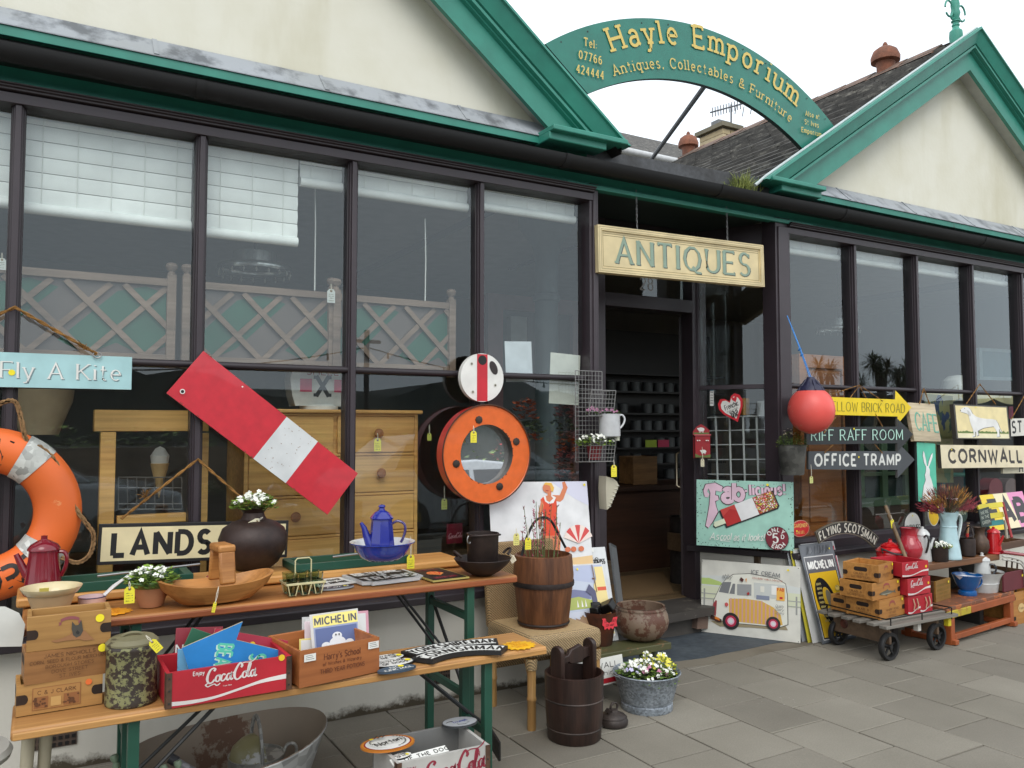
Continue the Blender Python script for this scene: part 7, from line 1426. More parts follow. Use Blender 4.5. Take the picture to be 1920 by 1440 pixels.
# crates on the trolley
CWR = M((184,130,66),'wood',c2=(150,98,44),sc=.8)
def dlob(b,w,h): clips(b,w,h,.42); scroll(b,w * .5,h * .72,w * .2,h * .12); text(b,"WHARF ROAD",PRN,w * .5,h * .38,h * .11,wt=.13,serif=.06,fit=w * .5); text(b,"ST IVES",PRN,w * .5,h * .22,h * .10,wt=.13,serif=.06,fit=w * .24); text(b,"CORNWALL",PRN,w * .5,h * .07,h * .09,wt=.13,serif=.06,fit=w * .34); b.ell(w * .88,h * .86,.009,.009,YDOT,12)
def dfish(b,w,h):
    clips(b,w,h,.42); scroll(b,w * .5,h * .72,w * .2,h * .12); G_ = M((96,92,78),'flat')
    b.poly([(w * x,h * y) for x,y in [(.22,.32),(.30,.40),(.45,.47),(.60,.44),(.74,.36),(.82,.46),(.80,.34),(.83,.22),(.74,.30),(.58,.24),(.42,.22),(.30,.26)]],G_); b.poly([(w * .46,h * .46),(w * .54,h * .54),(w * .56,h * .45)],G_); b.poly([(w * .44,h * .23),(w * .5,h * .15),(w * .52,h * .24)],G_); b.poly([(w * x,h * y) for x,y in [(.26,.32),(.5,.30),(.7,.32),(.58,.26),(.4,.24)]],M((150,146,124),'flat')); b.ell(w * .275,h * .335,.002,.002,INK,8); b.ell(w * .9,h * .86,.009,.009,YDOT,12)
def dtop(b,w,h): clips(b,w,h,.42); scroll(b,w * .5,h * .74,w * .22,h * .12); text(b,"THE HARBOUR",PRN,w * .5,h * .36,h * .11,wt=.13,serif=.06,fit=w * .5); text(b,"ST IVES",PRN,w * .5,h * .22,h * .10,wt=.13,serif=.06,fit=w * .24); b.ell(w * .9,h * .88,.009,.009,YDOT,12)
def dsid(b,w,h): clips(b,w,h,.42); text(b,"CRAB &",PRN,w * .5,h * .36,h * .11,wt=.13,serif=.06,fit=w * .4); text(b,"LOBSTER",PRN,w * .5,h * .18,h * .11,wt=.13,serif=.06,fit=w * .5)
GC = 'fish crates stacked on the trolley'
crate('wooden_crate','wooden crab and lobster crate, bottom of the stack on the trolley',rz((4.44,3.24,DZ + .004),6),.285,.22,.115,CWR,dlob,sidedraw=dsid,group=GC)
crate('wooden_crate','wooden crate printed with a grey fish, middle of the stack on the trolley',rz((4.39,3.25,DZ + .12),5),.305,.22,.105,CWR,dfish,sidedraw=dsid,group=GC)
crate('wooden_crate','small wooden crate with a red ribbon print, top of the trolley stack',rz((4.44,3.24,DZ + .226),14),.22,.22,.105,CWR,dtop,sidedraw=dsid,group=GC)
crate('wooden_crate','small wooden crate half hidden behind the bottom crate on the trolley',rz((4.43,3.465,DZ + .004),0),.25,.12,.10,CWR,None,group=GC)
GQ = 'red cola crates stacked on the trolley'
def dk1(b,w,h): wave(b,w,h * .9,CWH); cola(b,w * .14,h * .56,h * .30,CWH); b.ell(w * .9,h * .62,.009,.009,M((228,190,40),'flat'),12)
crate('cola_crate','red Coca-Cola crate on top of the red crate stack on the trolley',rz((4.66,3.235,DZ + .238),-5),.235,.24,.092,COKE,dk1,group=GQ,hole=None)
crate('cola_crate','red Coca-Cola crate in the middle of the red crate stack on the trolley',rz((4.705,3.23,DZ + .120),1),.235,.24,.106,COKE,dk1,group=GQ,hole=None)
for i,x in enumerate((4.725,4.848)):
    q = crate('bottle_carrier',('left red bottle carrier with a rope handle under the red crates','right red bottle carrier with a rope handle under the red crates')[i],rz((x,3.245,DZ + .002),-2),.118,.22,.112,COKE,(lambda b,w,h: wave(b,w,h * .8,CWH)),group='red bottle carriers on the trolley',hole=None); b = MB(); RPE = M((190,160,130),'flat')
    for xx in (.045,.08): b.tube([(xx,-.004,.095),(xx + .004,-.012,.06),(xx + .002,-.006,.025)],.0035,RPE,6)
    b.build('rope_handle',q)
# --- rustic orange bench and its goods
OB = M((164,84,40),'worn',c2=(112,66,44),amt=.62); OBT = M((120,76,52),'worn',c2=(168,96,50),amt=.55); YB = M((186,168,46),'worn',c2=(150,96,40),amt=.55)
o = thing('rustic_bench','low rustic bench with flaking orange and yellow paint beside the trolley','bench',(5.52,3.31,0)); o.rotation_euler = (0,0,R(6)); b = MB(); b.box((0,.09,.228),(.96,.30,.026),OBT); b.build('seat_board',o,bev=.004)
b = MB(); b.box((.15,-.062,.195),(.64,.018,.045),OB); b.build('front_rail',o,bev=.003); b = MB(); b.box((-.325,-.062,.195),(.30,.018,.045),YB); b.build('yellow_rail',o,bev=.003)
for x in (-.41,.43):
    for y in (-.04,.22): b = MB(); b.box((x,y,.108),(.05,.05,.215),OB); b.build('leg',o,bev=.004)
    b = MB(); b.box((x,.09,.02),(.045,.36,.03),OB); b.build('foot_rail',o,bev=.003)
b = MB(); b.box((.01,-.05,.045),(.79,.03,.035),OB); b.build('stretcher',o,bev=.003)
YW_ = M((150,112,48),'wood',c2=(112,82,36)); 
def dba(b,w,h):
    for s,y,f in (("W.A. BARTLETT & SONS",.72,.86),("NURSERIES & FLORISTS",.52,.86),("PARK STREET",.33,.6),("ST IVES",.14,.5)): text(b,s,M((112,96,30),'flat'),w * .5,h * y,h * .1,wt=.15,serif=.06,fit=w * f)
    b.ell(w * .78,h * .86,.009,.009,YDOT,12)
crate('wooden_box','old yellow-brown wooden box with stencilled lettering on the rustic bench',rz((5.15,3.335,.242),10),.23,.19,.135,M((96,66,40),'wood'),dba,front=YW_,cat='box',hole=None)
EBL = M((22,92,158),'enamel',rough=.18)
o,b,k = lath('enamel_pot','blue enamel pot with a white inside and pouring lip on the rustic bench','pot',1814,1118,.241,[(0,0),(16,0),(17,2),(16,8),(13,10),(20,22),(25,38),(27,41),(26,42),(23,36)],EBL,sc=.98); b.build('pot_body',o); b = MB(); b.lathe([(27 * k,41.6 * k),(22 * k,34 * k),(14 * k,14 * k),(0,12 * k)],EW,28); b.add([(-24 * k,-8 * k,40 * k),(-40 * k,-1 * k,44 * k),(-24 * k,8 * k,40 * k),(-22 * k,0,32 * k)],[(0,1,3),(1,2,3)],EW); b.build('white_lining',o)
b = MB(); b.tube(spl([(20 * k,-6 * k,34 * k),(32 * k,-8 * k,32 * k),(34 * k,-8 * k,22 * k),(26 * k,-6 * k,14 * k),(16 * k,-4 * k,14 * k)],4),1.6 * k,EBL,8); b.build('handle',o)
b = MB(); b.ell(-4 * k,0,3.5 * k,3 * k,M((40,44,60)),10); b.build('chip',o,mw=Matrix.Translation((-6 * k,18.5 * k,38 * k)) @ Matrix.Rotation(R(75),4,'X'))
EWM = M((206,208,206),'enamel',rough=.2)
o,b,k = lath('enamel_basin','white enamel footbath with a dark rim at the right end of the rustic bench','basin',1841,1112,.241,[(0,0),(26,0),(27,2),(29,18),(29.6,19),(29,20),(33,34),(38,40),(38.5,41.5),(34,38)],EWM); b.build('basin_body',o); b = MB(); b.lathe([(38.2 * k,41.2 * k),(38.7 * k,42 * k),(37.6 * k,42 * k)],M((40,40,44),'enamel'),36); b.lathe([(37.6 * k,42 * k),(30 * k,26 * k),(0,20 * k)],EWM,36); b.build('dark_rim',o); wb = o.location.copy()
KN = lambda r0,z0: [(r0,z0),(r0 + 2,z0 + 1),(r0 + 1,z0 + 5),(r0 * .55,z0 + 9),(3,z0 + 11),(2.5,z0 + 13),(3.2,z0 + 15),(0,z0 + 16.5)]
coffee('coffee_pot','white enamel coffee pot standing in the white footbath',(wb.x + .014,wb.y,.241 + .085),k * .98,[(0,0),(15,0),(15.5,2),(13,33)],EWM,KN(12,33),None,([(0,-13,28),(4,-20,28),(6,-22,18),(3,-17,8)],1.8),M((40,44,50),'enamel'),ang=8)
# --- plank shelf with jugs
PZ_ = .487; OAK = M((128,86,54),'wood',c2=(92,62,40),sc=.8)
o = thing('plank_shelf','thick rough plank shelf on dark trestles carrying jugs and pots','shelf',(5.32,3.505,0)); b = MB(); b.box((0,0,PZ_ - .023),(1.36,.26,.042),OAK); b.build('plank',o,bev=.004)
for x in (-.5,.5): b = MB(); b.box((x,.02,.222),(.05,.22,.443),M((54,52,50),'paint')); b.build('trestle',o,bev=.003)
o.rotation_euler = (0,0,R(1.5))
RE = M((190,24,30),'enamel',rough=.14); RP = M((176,48,60),'enamel',rough=.16); PB = M((176,208,214),'enamel',rough=.3); BKE = M((34,32,34),'enamel',rough=.3)
o,b,k = lath('enamel_kettle','bright red enamel cooking pot with lid and black bail, left end of the plank','pot',1670,1060,PZ_,[(0,0),(22,0),(24,4),(25,22),(24,26)],RE); b.build('pot_body',o); b = MB(); b.lathe([(25 * k,26 * k),(26 * k,28 * k),(20 * k,34 * k),(17 * k,36 * k),(18 * k,38 * k),(10 * k,44 * k),(4 * k,46 * k),(3 * k,50 * k),(4 * k,52 * k),(0,53 * k)],RE,28); b.build('lid',o); b = MB(); b.tube(spl([(-25 * k,0,34 * k),(-18 * k,-20 * k,26 * k),(0,-27 * k,23 * k),(18 * k,-20 * k,25 * k),(25 * k,0,34 * k)],4),1.7 * k,BKE,8); b.tube([(-24 * k,-2 * k,24 * k),(-26 * k,0,35 * k)],1.6 * k,BKE,6); b.tube([(24 * k,-2 * k,24 * k),(26 * k,0,35 * k)],1.6 * k,BKE,6); b.build('bail_handle',o)
o,b,k = lath('red_jug','large rosy red enamel water jar with a wide neck on the plank','jug',1706,1053,PZ_,[(0,0),(14,0),(16,2),(22,12),(24,24),(21,36),(15,44),(14,50),(15.5,60),(18,63),(16,62),(13,50)],RP); b.build('jar_body',o); b = MB(); b.lathe([(17 * k,62 * k),(18.4 * k,63.6 * k),(16 * k,63.4 * k)],BKE,28); b.build('dark_rim',o)
p = PZ(1731,1054,PZ_); k = MP(p); coffee('coffee_pot','tall white enamel coffee pot with a black handle behind the black bucket planter',(*back(p,15 * k)[:2],PZ_),k,[(0,0),(15,0),(15.5,1),(11.5,48)],EWM,[(12,48),(13,49),(12,53),(7,59),(2.5,61),(3,64),(0,65)],([(12,0,24),(17,0,34),(20,0,44)],[4,3,2]),([(0,-11,46),(2,-17,50),(4,-22,44),(3,-20,30),(1,-16,18)],1.6),BKE,ang=-40)
o,b,k = lath('bucket_planter','black iron bucket planted with small white flowers in front of the pale blue jug','planter',1762,1054,PZ_,[(0,0),(17,0),(17.5,1),(18,29),(18.4,30),(17,29),(0,26)],IRN,sx=1.0,sy=.8); b.build('bucket',o); b = MB(); leaves(b,(4 * k,0,26 * k),22 * k,12 * k,120,[LF,YFL],.02,flowers=[WFL],nf=34,fs=.013,squash=.7); b.build('flowering_plant',o)
for x in (-9,): b = MB(); b.tube(hand((x * k - 8 * k,0,30 * k),(x * k + 8 * k,0,30 * k),(0,0,16 * k)),1.4 * k,IRN,7); b.build('handle',o)
o,b,k = lath('tall_jug','tall pale blue enamel jug holding a big bunch of dried flowers','jug',1780,1050,PZ_,[(0,0),(21,0),(21.5,2),(21,4),(15,50),(14,62),(13.5,70),(17,84),(19,90),(17,88),(12,70)],PB); b.add([(-13 * k,-13 * k,86 * k),(-30 * k,0,97 * k),(-13 * k,13 * k,86 * k),(-14 * k,0,72 * k)],[(0,1,3),(1,2,3)],PB); b.lathe([(14.4 * k,60 * k),(15.2 * k,61.5 * k),(14.2 * k,63 * k)],PB,28); b.build('jug_body',o); tj = o.location.copy()
b = MB(); b.tube(spl([(14 * k,-3 * k,78 * k),(24 * k,-4 * k,84 * k),(31 * k,-5 * k,78 * k),(31 * k,-5 * k,66 * k),(25 * k,-4 * k,44 * k),(19 * k,-3 * k,28 * k)],4),2.4 * k,M((206,218,218),'enamel',rough=.25),8,flat=1.3); b.build('handle',o)
b = MB(); DR_ = [M(c_,'leaf',c2=d_) for c_,d_ in (((92,30,36),(130,40,46)),((150,96,40),(196,140,60)),((110,60,44),(150,84,60)),((72,58,34),(104,88,50)),((120,30,44),(150,50,60)))]
for i in range(760):
    a_ = rnd.uniform(-1.3,1.3); q = rnd.random(); y = rnd.uniform(-.5,.5); L = rnd.uniform(26,50) * k; base = Vector((a_ * 8 * k,y * 10 * k,82 * k)); t = base + Vector((math.sin(a_) * L * 1.45 * (.6 + .4 * q),y * L * .7,math.cos(a_) * L * 1.02 - 2 * k)); s = rnd.uniform(.02,.045); d = (t - base).normalized(); e = d.cross(Vector((0,-1,.2))).normalized() * s * .10
    g = 1 if (.1 < a_ < .75 and q > .35) else (4 if abs(a_) > .9 else (1 if a_ < -.55 else (3 if q < .3 else rnd.choice((0,2))))); b.add([t - e - d * s,t + e - d * s,t + d * s * .4],[(0,1,2)],DR_[g])
    if i % 8 == 0: b.tube([base * 1.0,t - d * s],.0012,DR_[3],4)
    for _ in range(2): v = t + Vector((rnd.uniform(-1,1),rnd.uniform(-1,1),rnd.uniform(-1,1))) * .010; b.add([v - e,v + e,v + d * s * .9 + Vector((rnd.uniform(-.004,.004),0,rnd.uniform(-.004,.004)))],[(0,1,2)],DR_[g])
leaves(b,(-2 * k,-.03,108 * k),9 * k,10 * k,60,[M((190,180,186),'leaf')],.014)
b.build('dried_bouquet',loc=tj,label='large bunch of dark red, brown and ochre dried flowers in the pale blue jug',cat='dried flowers')
o,b,k = lath('iron_pot','dark iron pot with a hoop handle next to the brown clay jar','pot',1814,1044,PZ_,[(0,0),(12,0),(14,2),(14.5,30),(13.5,35),(14.5,36),(12,34)],IRN); b.build('pot_body',o); b = MB(); b.tube(hand((-2 * k,-13 * k,33 * k),(10 * k,11 * k,33 * k),(4 * k,0,24 * k)),1.2 * k,IRN,7); b.build('hoop_handle',o)
p = PY(1815,984,3.48); b = MB(); b.tube([p,p + Vector((-.012,.0,-.09)),p + Vector((-.016,0,-.15))],[.008,.0075,.006],M((170,130,92),'woodz'),8); b.lathe([(.011,-.003),(.011,.003),(.006,.003),(.006,-.003),(.011,-.003)],M((150,120,90)),12,c=tuple(p + Vector((.002,0,.012)))); b.tube([p + Vector((-.012,0,-.06)),p + Vector((-.014,0,-.10))],.0105,M((190,44,40)),8); b.build('wooden_spoon',label='wooden handled tool with a red band standing in the iron pot',cat='tool')
o,b,k = lath('clay_jar','round brown clay jar with a narrow neck beside the red coffee pot','jar',1838,1040,PZ_,[(0,0),(9,0),(13,4),(16,14),(15,26),(10,34),(8,38),(9,48),(11.5,51),(10,51),(7,42)],M((92,70,54),'rust',c2=(66,52,44),rough=.5)); b.build('jar_body',o)
p = PZ(1864,1039,PZ_); k = MP(p); coffee('coffee_pot','bright red enamel coffee pot at the right end of the plank',(*back(p,14 * k)[:2],PZ_),k,[(0,0),(14.5,0),(14.5,1.5),(13.2,3),(13,8),(10.5,38)],RE,[(11,38),(11.5,39),(10.5,42),(5,46),(2,47),(2.6,49),(0,50)],([(-2,-11,18),(-1,-15,26),(0,-18,35)],[3.2,2.4,1.8]),None,RE)
mw,w,h = frame(PY(1841,990,3.46),PY(1860,984,3.46),PY(1831,957,3.47)); b = MB(); b.b2((0,0,-.006),(w,h,0),M((48,62,58))); b.L = .0003
for s,y in (("WE'RE",.7),("IN THE",.44),("GARDEN",.16)): text(b,s,M((196,204,190)),w * .5,h * y,h * .16,wt=.12,fit=w * .72)
b.build('chalk_sign',mw=mw,label="small dark slate tag lettered WE'RE IN THE GARDEN above the clay jar",cat='sign')
b = MB(); BN = M((110,92,54),'leaf',c2=(70,60,44)); p = PY(1822,962,3.58); leaves(b,p,.05,.07,130,[BN,M((150,120,80),'leaf'),M((120,40,34),'leaf')],.02); b.build('dried_garland',label='small dried leaf garland behind the slate garden tag',cat='garland')
# digging tool with a T handle
a_,e = PY(1660,948,3.56),PY(1700,1052,3.40); TWD = M((132,108,78),'woodz'); o = thing('digging_tool','old T-handled digging tool leaning on the plank with a yellow tag','tool'); b = MB(); b.tube([a_,e],[.012,.014],TWD,10); b.build('shaft',o); b = MB(); b.tube([PY(1641,965,3.52),PY(1672,963,3.54),PY(1694,961,3.58),PY(1699,966,3.58)],.004,M((110,106,100),'metal',rough=.5),6); b.build('crossbar',o)
tag_(1672,974,3.50,'yellow tag tied to the T-handled digging tool',16,tilt=12,str_px=8,wr=.6)
tag_(1521,893,3.72,'pale green-yellow tag hanging in the window below the office arrow',13,col=(206,208,130),str_px=22,wr=.7)
# --- folding chair, tray, boxes and chair at the right edge
o = thing('folding_chair','folding wooden chair with yellow and teal slats and red posts at the right edge','chair'); YC = M((222,206,60),'worn',c2=(190,160,60),amt=.7); TC = M((46,134,134),'worn',c2=(40,90,90),amt=.66); RC = M((160,40,44),'worn',c2=(110,40,40),amt=.66)
for (a_,c_,d_),m in ((((1836,956),(1882,950),(1836,946)),YC),(((1853,973),(1884,969),(1852,963)),YC),(((1846,988),(1884,983),(1846,978)),TC)):
    mw,w,h = frame(PY(*a_,3.52),PY(*c_,3.52),PY(*d_,3.53)); b = MB(); b.b2((0,0,-.012),(w,h,0),m); b.build('slat',o,mw=mw,bev=.002)
for (x0,y0,Y0),(x1,y1,Y1),m in (((1880,942,3.54),(1897,1008,3.44),RC),((1884,976,3.54),(1888,1010,3.5),M((170,160,140)))): b = MB(); b.tube([PY(x0,y0,Y0),PY(x1,y1,Y1)],.010,m,8); b.build('post',o)
p = PY(1876,1030,3.40); o = crate('wooden_tray','shallow dark wooden tray at the right edge beside the red coffee pot',rz((p.x,p.y,p.z - .01),6),.40,.22,.05,M((96,66,46),'wood'),None,inner=M((190,160,120),'wood'),cat='tray',hole=None)
o = thing('garden_chair','metal chair with a red arm and white hoops, cut by the right edge','chair'); b = MB(); b.tube([PY(1879,1035,3.36),PY(1960,1046,3.36)],.013,M((150,30,40),'enamel'),8); b.build('red_arm',o)
for y in (1043,1049): b = MB(); b.tube(spl([PY(1880,y,3.34),PY(1900,y + 3,3.32),PY(1918,y + 12,3.30),PY(1922,y + 40,3.30),PY(1924,1160,3.30)],5),.007,M((190,188,180),'worn',c2=(110,100,90),amt=.62),8); b.build('hoop',o)
for x in (1888,1898,1908): b = MB(); b.tube([PY(x,1048,3.40),PY(x - 4,1120,3.42)],.007,M((74,60,50)),6); b.build('bar',o)
crate('wooden_box','maroon fronted wooden box under the right hand chair',rz((5.86,3.29,.245),4),.30,.24,.13,M((104,80,58),'wood'),lambda b,w,h: b.ell(w * .9,h * .7,.009,.009,YDOT,12),front=M((104,34,44),'worn',c2=(80,40,40),amt=.7),cat='box',hole=None)
def dfr(b,w,h): clips(b,w,h,.2); clips(b,w,h,.82); b.ell(w * .28,h * .5,w * .12,h * .14,M((206,176,120),'flat'),20); text(b,"Fresh",PRN,w * .28,h * .45,h * .08,wt=.14,fit=w * .16); b.rect(w * .6,h * .4,w * .8,h * .6,M((60,60,110),'flat'))
crate('wooden_crate','tall tan wooden crate on the ground at the right edge under the maroon box',rz((5.99,3.30,.0),2),.36,.28,.225,CWR,dfr,hole=None)
# ================================================================ INSIDE THE WINDOWS
BLD = M((240,243,241),'paint',rough=.6,sc=.5); CRDW = M((226,228,224),'flat')
def blind(label,x0,x1,zb,Y=3.975,down=True):
    o = thing('window_blind',label,'blind',(x0,Y,zb),group='white blinds inside the left window' if x0 < 3 else 'rolled blinds inside the right window'); w = x1 - x0; H = 2.72 - zb
    b = MB(); z = .05; s = .068
    while z < H - .005:
        h = min(s,H - z); b.add([(0,.004,z),(w,.004,z),(w,-.004,z + h * .5),(0,-.004,z + h * .5),(w,.003,z + h - .003),(0,.003,z + h - .003)],[(0,1,2,3),(3,2,4,5)],BLD); z += s
    b.build('blind_sheet',o); b = MB(); r = .024; b.lathe([(r,0),(r,w)],BLD,18,sx=1); q = b.build('bottom_roll',o,mw=Matrix.Translation((0,0,.027)) @ Matrix.Rotation(R(90),4,'Y'))
    b = MB(); n = max(2,int(w / .13))
    for i in range(n): x = w * (i + .5) / n; b.tube([(x,-.008,.03),(x,-.008,H)],.0016,CRDW,4)
    b.build('blind_cord',o)
zB = PY(200,418,3.975).z
blind('white slatted blind let down in the far left window bay',-.80,-.13,zB + .01); blind('wide white slatted blind let down in the second window bay',-.08,.585,zB); blind('white slatted blind let down in the third bay, ending short of the mullion',.637,PY(558,400,3.975).x,PY(470,455,3.975).z)
blind('short rolled white blind beside the let down blind in the third bay',PY(562,340,3.975).x,1.30,PY(600,356,3.975).z); blind('rolled white blind at the top of the fourth window bay',1.35,2.01,PY(780,385,3.975).z); blind('rolled white blind at the top of the bay left of the door',2.06,2.72,PY(1000,410,3.975).z)
for x0,x1,l in ((4.43,5.06,'first'),(5.115,5.785,'second'),(5.84,6.51,'third'),(6.57,7.24,'fourth')): blind('rolled white blind at the top of the %s bay right of the door' % l,x0,x1,2.61)
# lattice screens with ball finials
GWD = M((138,118,104),'wood',c2=(104,88,78),sc=1.2,rough=.7); SGR = M((40,92,74),'paint'); SBR = M((98,88,84),'paint')
def screen(label,px0,px1,pz,Y=4.10,ph=0):
    x0,x1 = PY(px0,pz,Y).x,PY(px1,pz,Y).x; zt = PY((px0 + px1) / 2,pz,Y).z; zb = 1.672; w,h = x1 - x0,zt - zb; o = thing('lattice_screen',label,'screen',(x0,Y,zb),group='lattice screens inside the left window')
    b = MB(); b.b2((0,-.018,h - .035),(w,.018,h),GWD); b.b2((0,-.018,.02),(w,.018,.06),GWD); b.build('rail',o,bev=.002)
    b = MB(); b.b2((0,.008,.03),(w,.012,h - .03),SBR); b.L = 0
    p = .235; yb = .0
    n = int(w / p) + 2
    for i in range(-1,n * 2):
        for j in range(0,3):
            cx,cz = (i + ph) * p / 2,.05 + (j + .5) * p / 2 + 0
            if (i + j) % 2: continue
            if (i * 7 + j * 3) % 5 in (0,2,3): 
                P = [(cx + dx * p / 2,cz + dz * p / 2) for dx,dz in ((1,0),(0,1),(-1,0),(0,-1))]
                P = [(min(max(x,.005),w - .005),min(max(z,.05),h - .04)) for x,z in P]; b.quad([(x,.0065 - .0002 * (i % 3),z) for x,z in P],SGR)
    b.build('coloured_panel',o)
    b = MB(); L = p * 1.0
    def clip(xa,za,xb,zb_):
        pts = []
        d = (xb - xa,zb_ - za); t0,t1 = 0,1
        for pq,q in ((-d[0],xa - .01),(d[0],w - .01 - xa),(-d[1],za - .05),(d[1],h - .04 - za)):
            if pq == 0: continue
            r = q / pq
            if pq < 0: t0 = max(t0,r)
            else: t1 = min(t1,r)
        return None if t0 >= t1 else ((xa + d[0] * t0,za + d[1] * t0),(xa + d[0] * t1,za + d[1] * t1))
    for k in range(-3,n + 3):
        for s in (1,-1):
            xa = k * p + ph * p / 2 + (0 if s > 0 else 0); r = clip(xa,.05 - p / 2 * .0,xa + s * 1.2,.05 + 1.2)
            if r:
                (xa,za),(xb,zz) = r; c = ((xa + xb) / 2,-.002 if s > 0 else -.008,(za + zz) / 2); ln = math.hypot(xb - xa,zz - za)
                if ln > .03: b.box(c,(ln,.010,.026),GWD,rot=(0,-math.atan2(zz - za,xb - xa),0))
    b.build('lattice',o)
    for x in (0,w):
        b = MB(); b.b2((x - .02,-.022,.0),(x + .02,.022,h + .02),GWD); b.lathe([(.02,0),(.016,.01),(.012,.016),(.024,.03),(.028,.042),(.022,.056),(0,.062)],GWD,16,c=(x,0,h + .02)); b.build('post',o,bev=.002)
screen('weathered lattice screen with green panels in the second window bay',-70,322,508,ph=0); screen('weathered lattice screen with green panels across the third window bay',350,622,538,ph=1,Y=4.11); screen('weathered lattice screen with green panels in the fourth window bay',630,846,560,ph=0)
for px,y0,y1,l in ((590,300,545,'left white hanging cord above the middle lattice screen'),(797,410,565,'right white hanging cord above the right lattice screen')):
    b = MB(); p0,p1 = PY(px,y0,4.10),PY(px,y1,4.10); b.tube([p0,p0.lerp(p1,.5) + Vector((.004,0,0)),p1],.0035,CRDW,6); b.build('white_cord',label=l,cat='cord')
tag_(621,542,4.06,'white tag on the post of the middle lattice screen',26,col=(214,218,214),str_px=10); tag_(4,484,4.05,'white tag at the far left edge of the window',22,col=(214,218,214),str_px=10)
# chest of drawers
PIN = M((230,178,104),'wood',c2=(206,144,76),sc=.8); PIND = M((92,58,28),'wood'); Yc_ = 4.14
x0,x1 = PY(457,900,Yc_).x,PY(783,900,Yc_).x; zt = PY(620,768,Yc_).z; w = x1 - x0; o = thing('chest_of_drawers','golden pine chest of drawers standing inside the window behind the red signal arm','chest of drawers',(x0,Yc_,.58)); H = zt - .58
b = MB(); b.b2((0,.012,0),(w,.42,H - .02),PIN); b.b2((0,0,0),(.02,.02,H - .02),PIN); b.b2((w - .02,0,0),(w,.02,H - .02),PIN)
for q in (0,.235,.47,.70,.965): b.b2((.02,0,(H - .02) * (1 - q) - .012),(w - .02,.014,(H - .02) * (1 - q)),PIN)
b.build('carcass',o,bev=.002); b = MB(); b.b2((-.02,-.025,H - .02),(w + .02,.43,H),PIN); b.build('top',o,bev=.006)
for a_,c_,q0,q1 in ((.02,.49,0,.235),(.505,.98,0,.235),(.02,.98,.235,.47),(.02,.98,.47,.70),(.02,.98,.70,.965)):
    b = MB(); b.b2((w * a_ + .004,-.003,(H - .02) * (1 - q1) + .004),(w * c_ - .004,.011,(H - .02) * (1 - q0) - .016),PIN); d = b.build('drawer',o,bev=.003)
    for f in ((.5,) if c_ - a_ < .6 else (.26,.77)):
        b = MB(); b.lathe([(.012,0),(.010,.012),(.022,.022),(.026,.032),(.022,.042),(0,.046)],M((186,120,70),'wood'),20); b.build('knob',d,mw=Matrix.Translation((w * (a_ + (c_ - a_) * f),-.003,(H - .02) * (1 - (q0 + q1) / 2))) @ Matrix.Rotation(R(90),4,'X'))
tag_(708,822,4.08,'yellow tag hanging from the top right drawer knob',24,str_px=10)
# petrol globe, lampshade, pine frame
p = PY(598,762,4.3); k = MP(p); o = thing('petrol_globe','white petrol pump globe with a black X and pink squares on the pine chest','globe',p); b = MB(); b.prism([(-50 * k,0),(50 * k,0),(56 * k,20 * k),(60 * k,50 * k),(54 * k,72 * k),(-54 * k,72 * k),(-60 * k,50 * k),(-56 * k,20 * k)],-.06,.06,M((214,216,212),'enamel')); b.L = .0603
b.rect(-42 * k,26 * k,-20 * k,50 * k,M((206,60,100))); b.rect(22 * k,26 * k,44 * k,50 * k,M((206,60,100))); text(b,"X",BLK,0,18 * k,38 * k,wt=.2,serif=.14,fit=24 * k); text(b,"SHELL",M((150,60,60)),0,58 * k,12 * k,wt=.16,fit=60 * k)
b.build('globe_body',o,mw=Matrix.Rotation(R(90),4,'X'),bev=.012); b = MB(); b.lathe([(.10,-.02),(.10,0),(.08,.01)],WHT,24); b.build('base_ring',o)
p = PY(74,815,4.35); k = MP(p); b = MB(); b.lathe([(32 * k,0),(36 * k,14 * k),(54 * k,62 * k),(56 * k,84 * k)],M((186,166,136),'paint'),36); b.build('lampshade',loc=p,label='large beige lampshade inside the window behind the lifebuoy rope',cat='lampshade')
Yp = 4.02; o = thing('pine_stand','open pine frame with a heavy top beam inside the window behind the LANDS END sign','frame'); 
def pb(n,x0,y0,x1,y1,t,Y=Yp): a_,c_ = PY(x0,y1,Y),PY(x1,y0,Y); b = MB(); b.b2((a_.x,Y,a_.z),(c_.x,Y + t,c_.z),PIN); b.build(n,o,bev=.003)
pb('top_beam',176,770,392,809,.09); pb('post',182,810,218,1075,.07); pb('post',352,812,392,1075,.07); pb('bottom_rail',219,962,351,985,.06)
o = thing('wire_crate','dark wire crate standing inside the open pine frame','crate'); b = MB(); WD = M((150,150,150),'metal',rough=.4)
for q in range(8): x = 222 + q * 17; b.tube([PY(x,895,4.16),PY(x,955,4.16)],.003,WD,5)
for y in (895,915,945,955): b.tube([PY(222,y,4.16),PY(341,y,4.16)],.003,WD,5)
b.build('wire_grid',o); p = PY(298,935,4.22); k = MP(p); b = MB(); b.lathe([(0,0),(16 * k,62 * k),(17 * k,66 * k),(0,70 * k)],M((206,172,120),'paint'),16); b.lathe([(15 * k,66 * k),(17 * k,80 * k),(8 * k,94 * k),(0,98 * k)],WHT,16); b.build('ice_cream_cone',loc=p,label='big model ice cream cone seen through the glass inside the pine frame',cat='model cone')
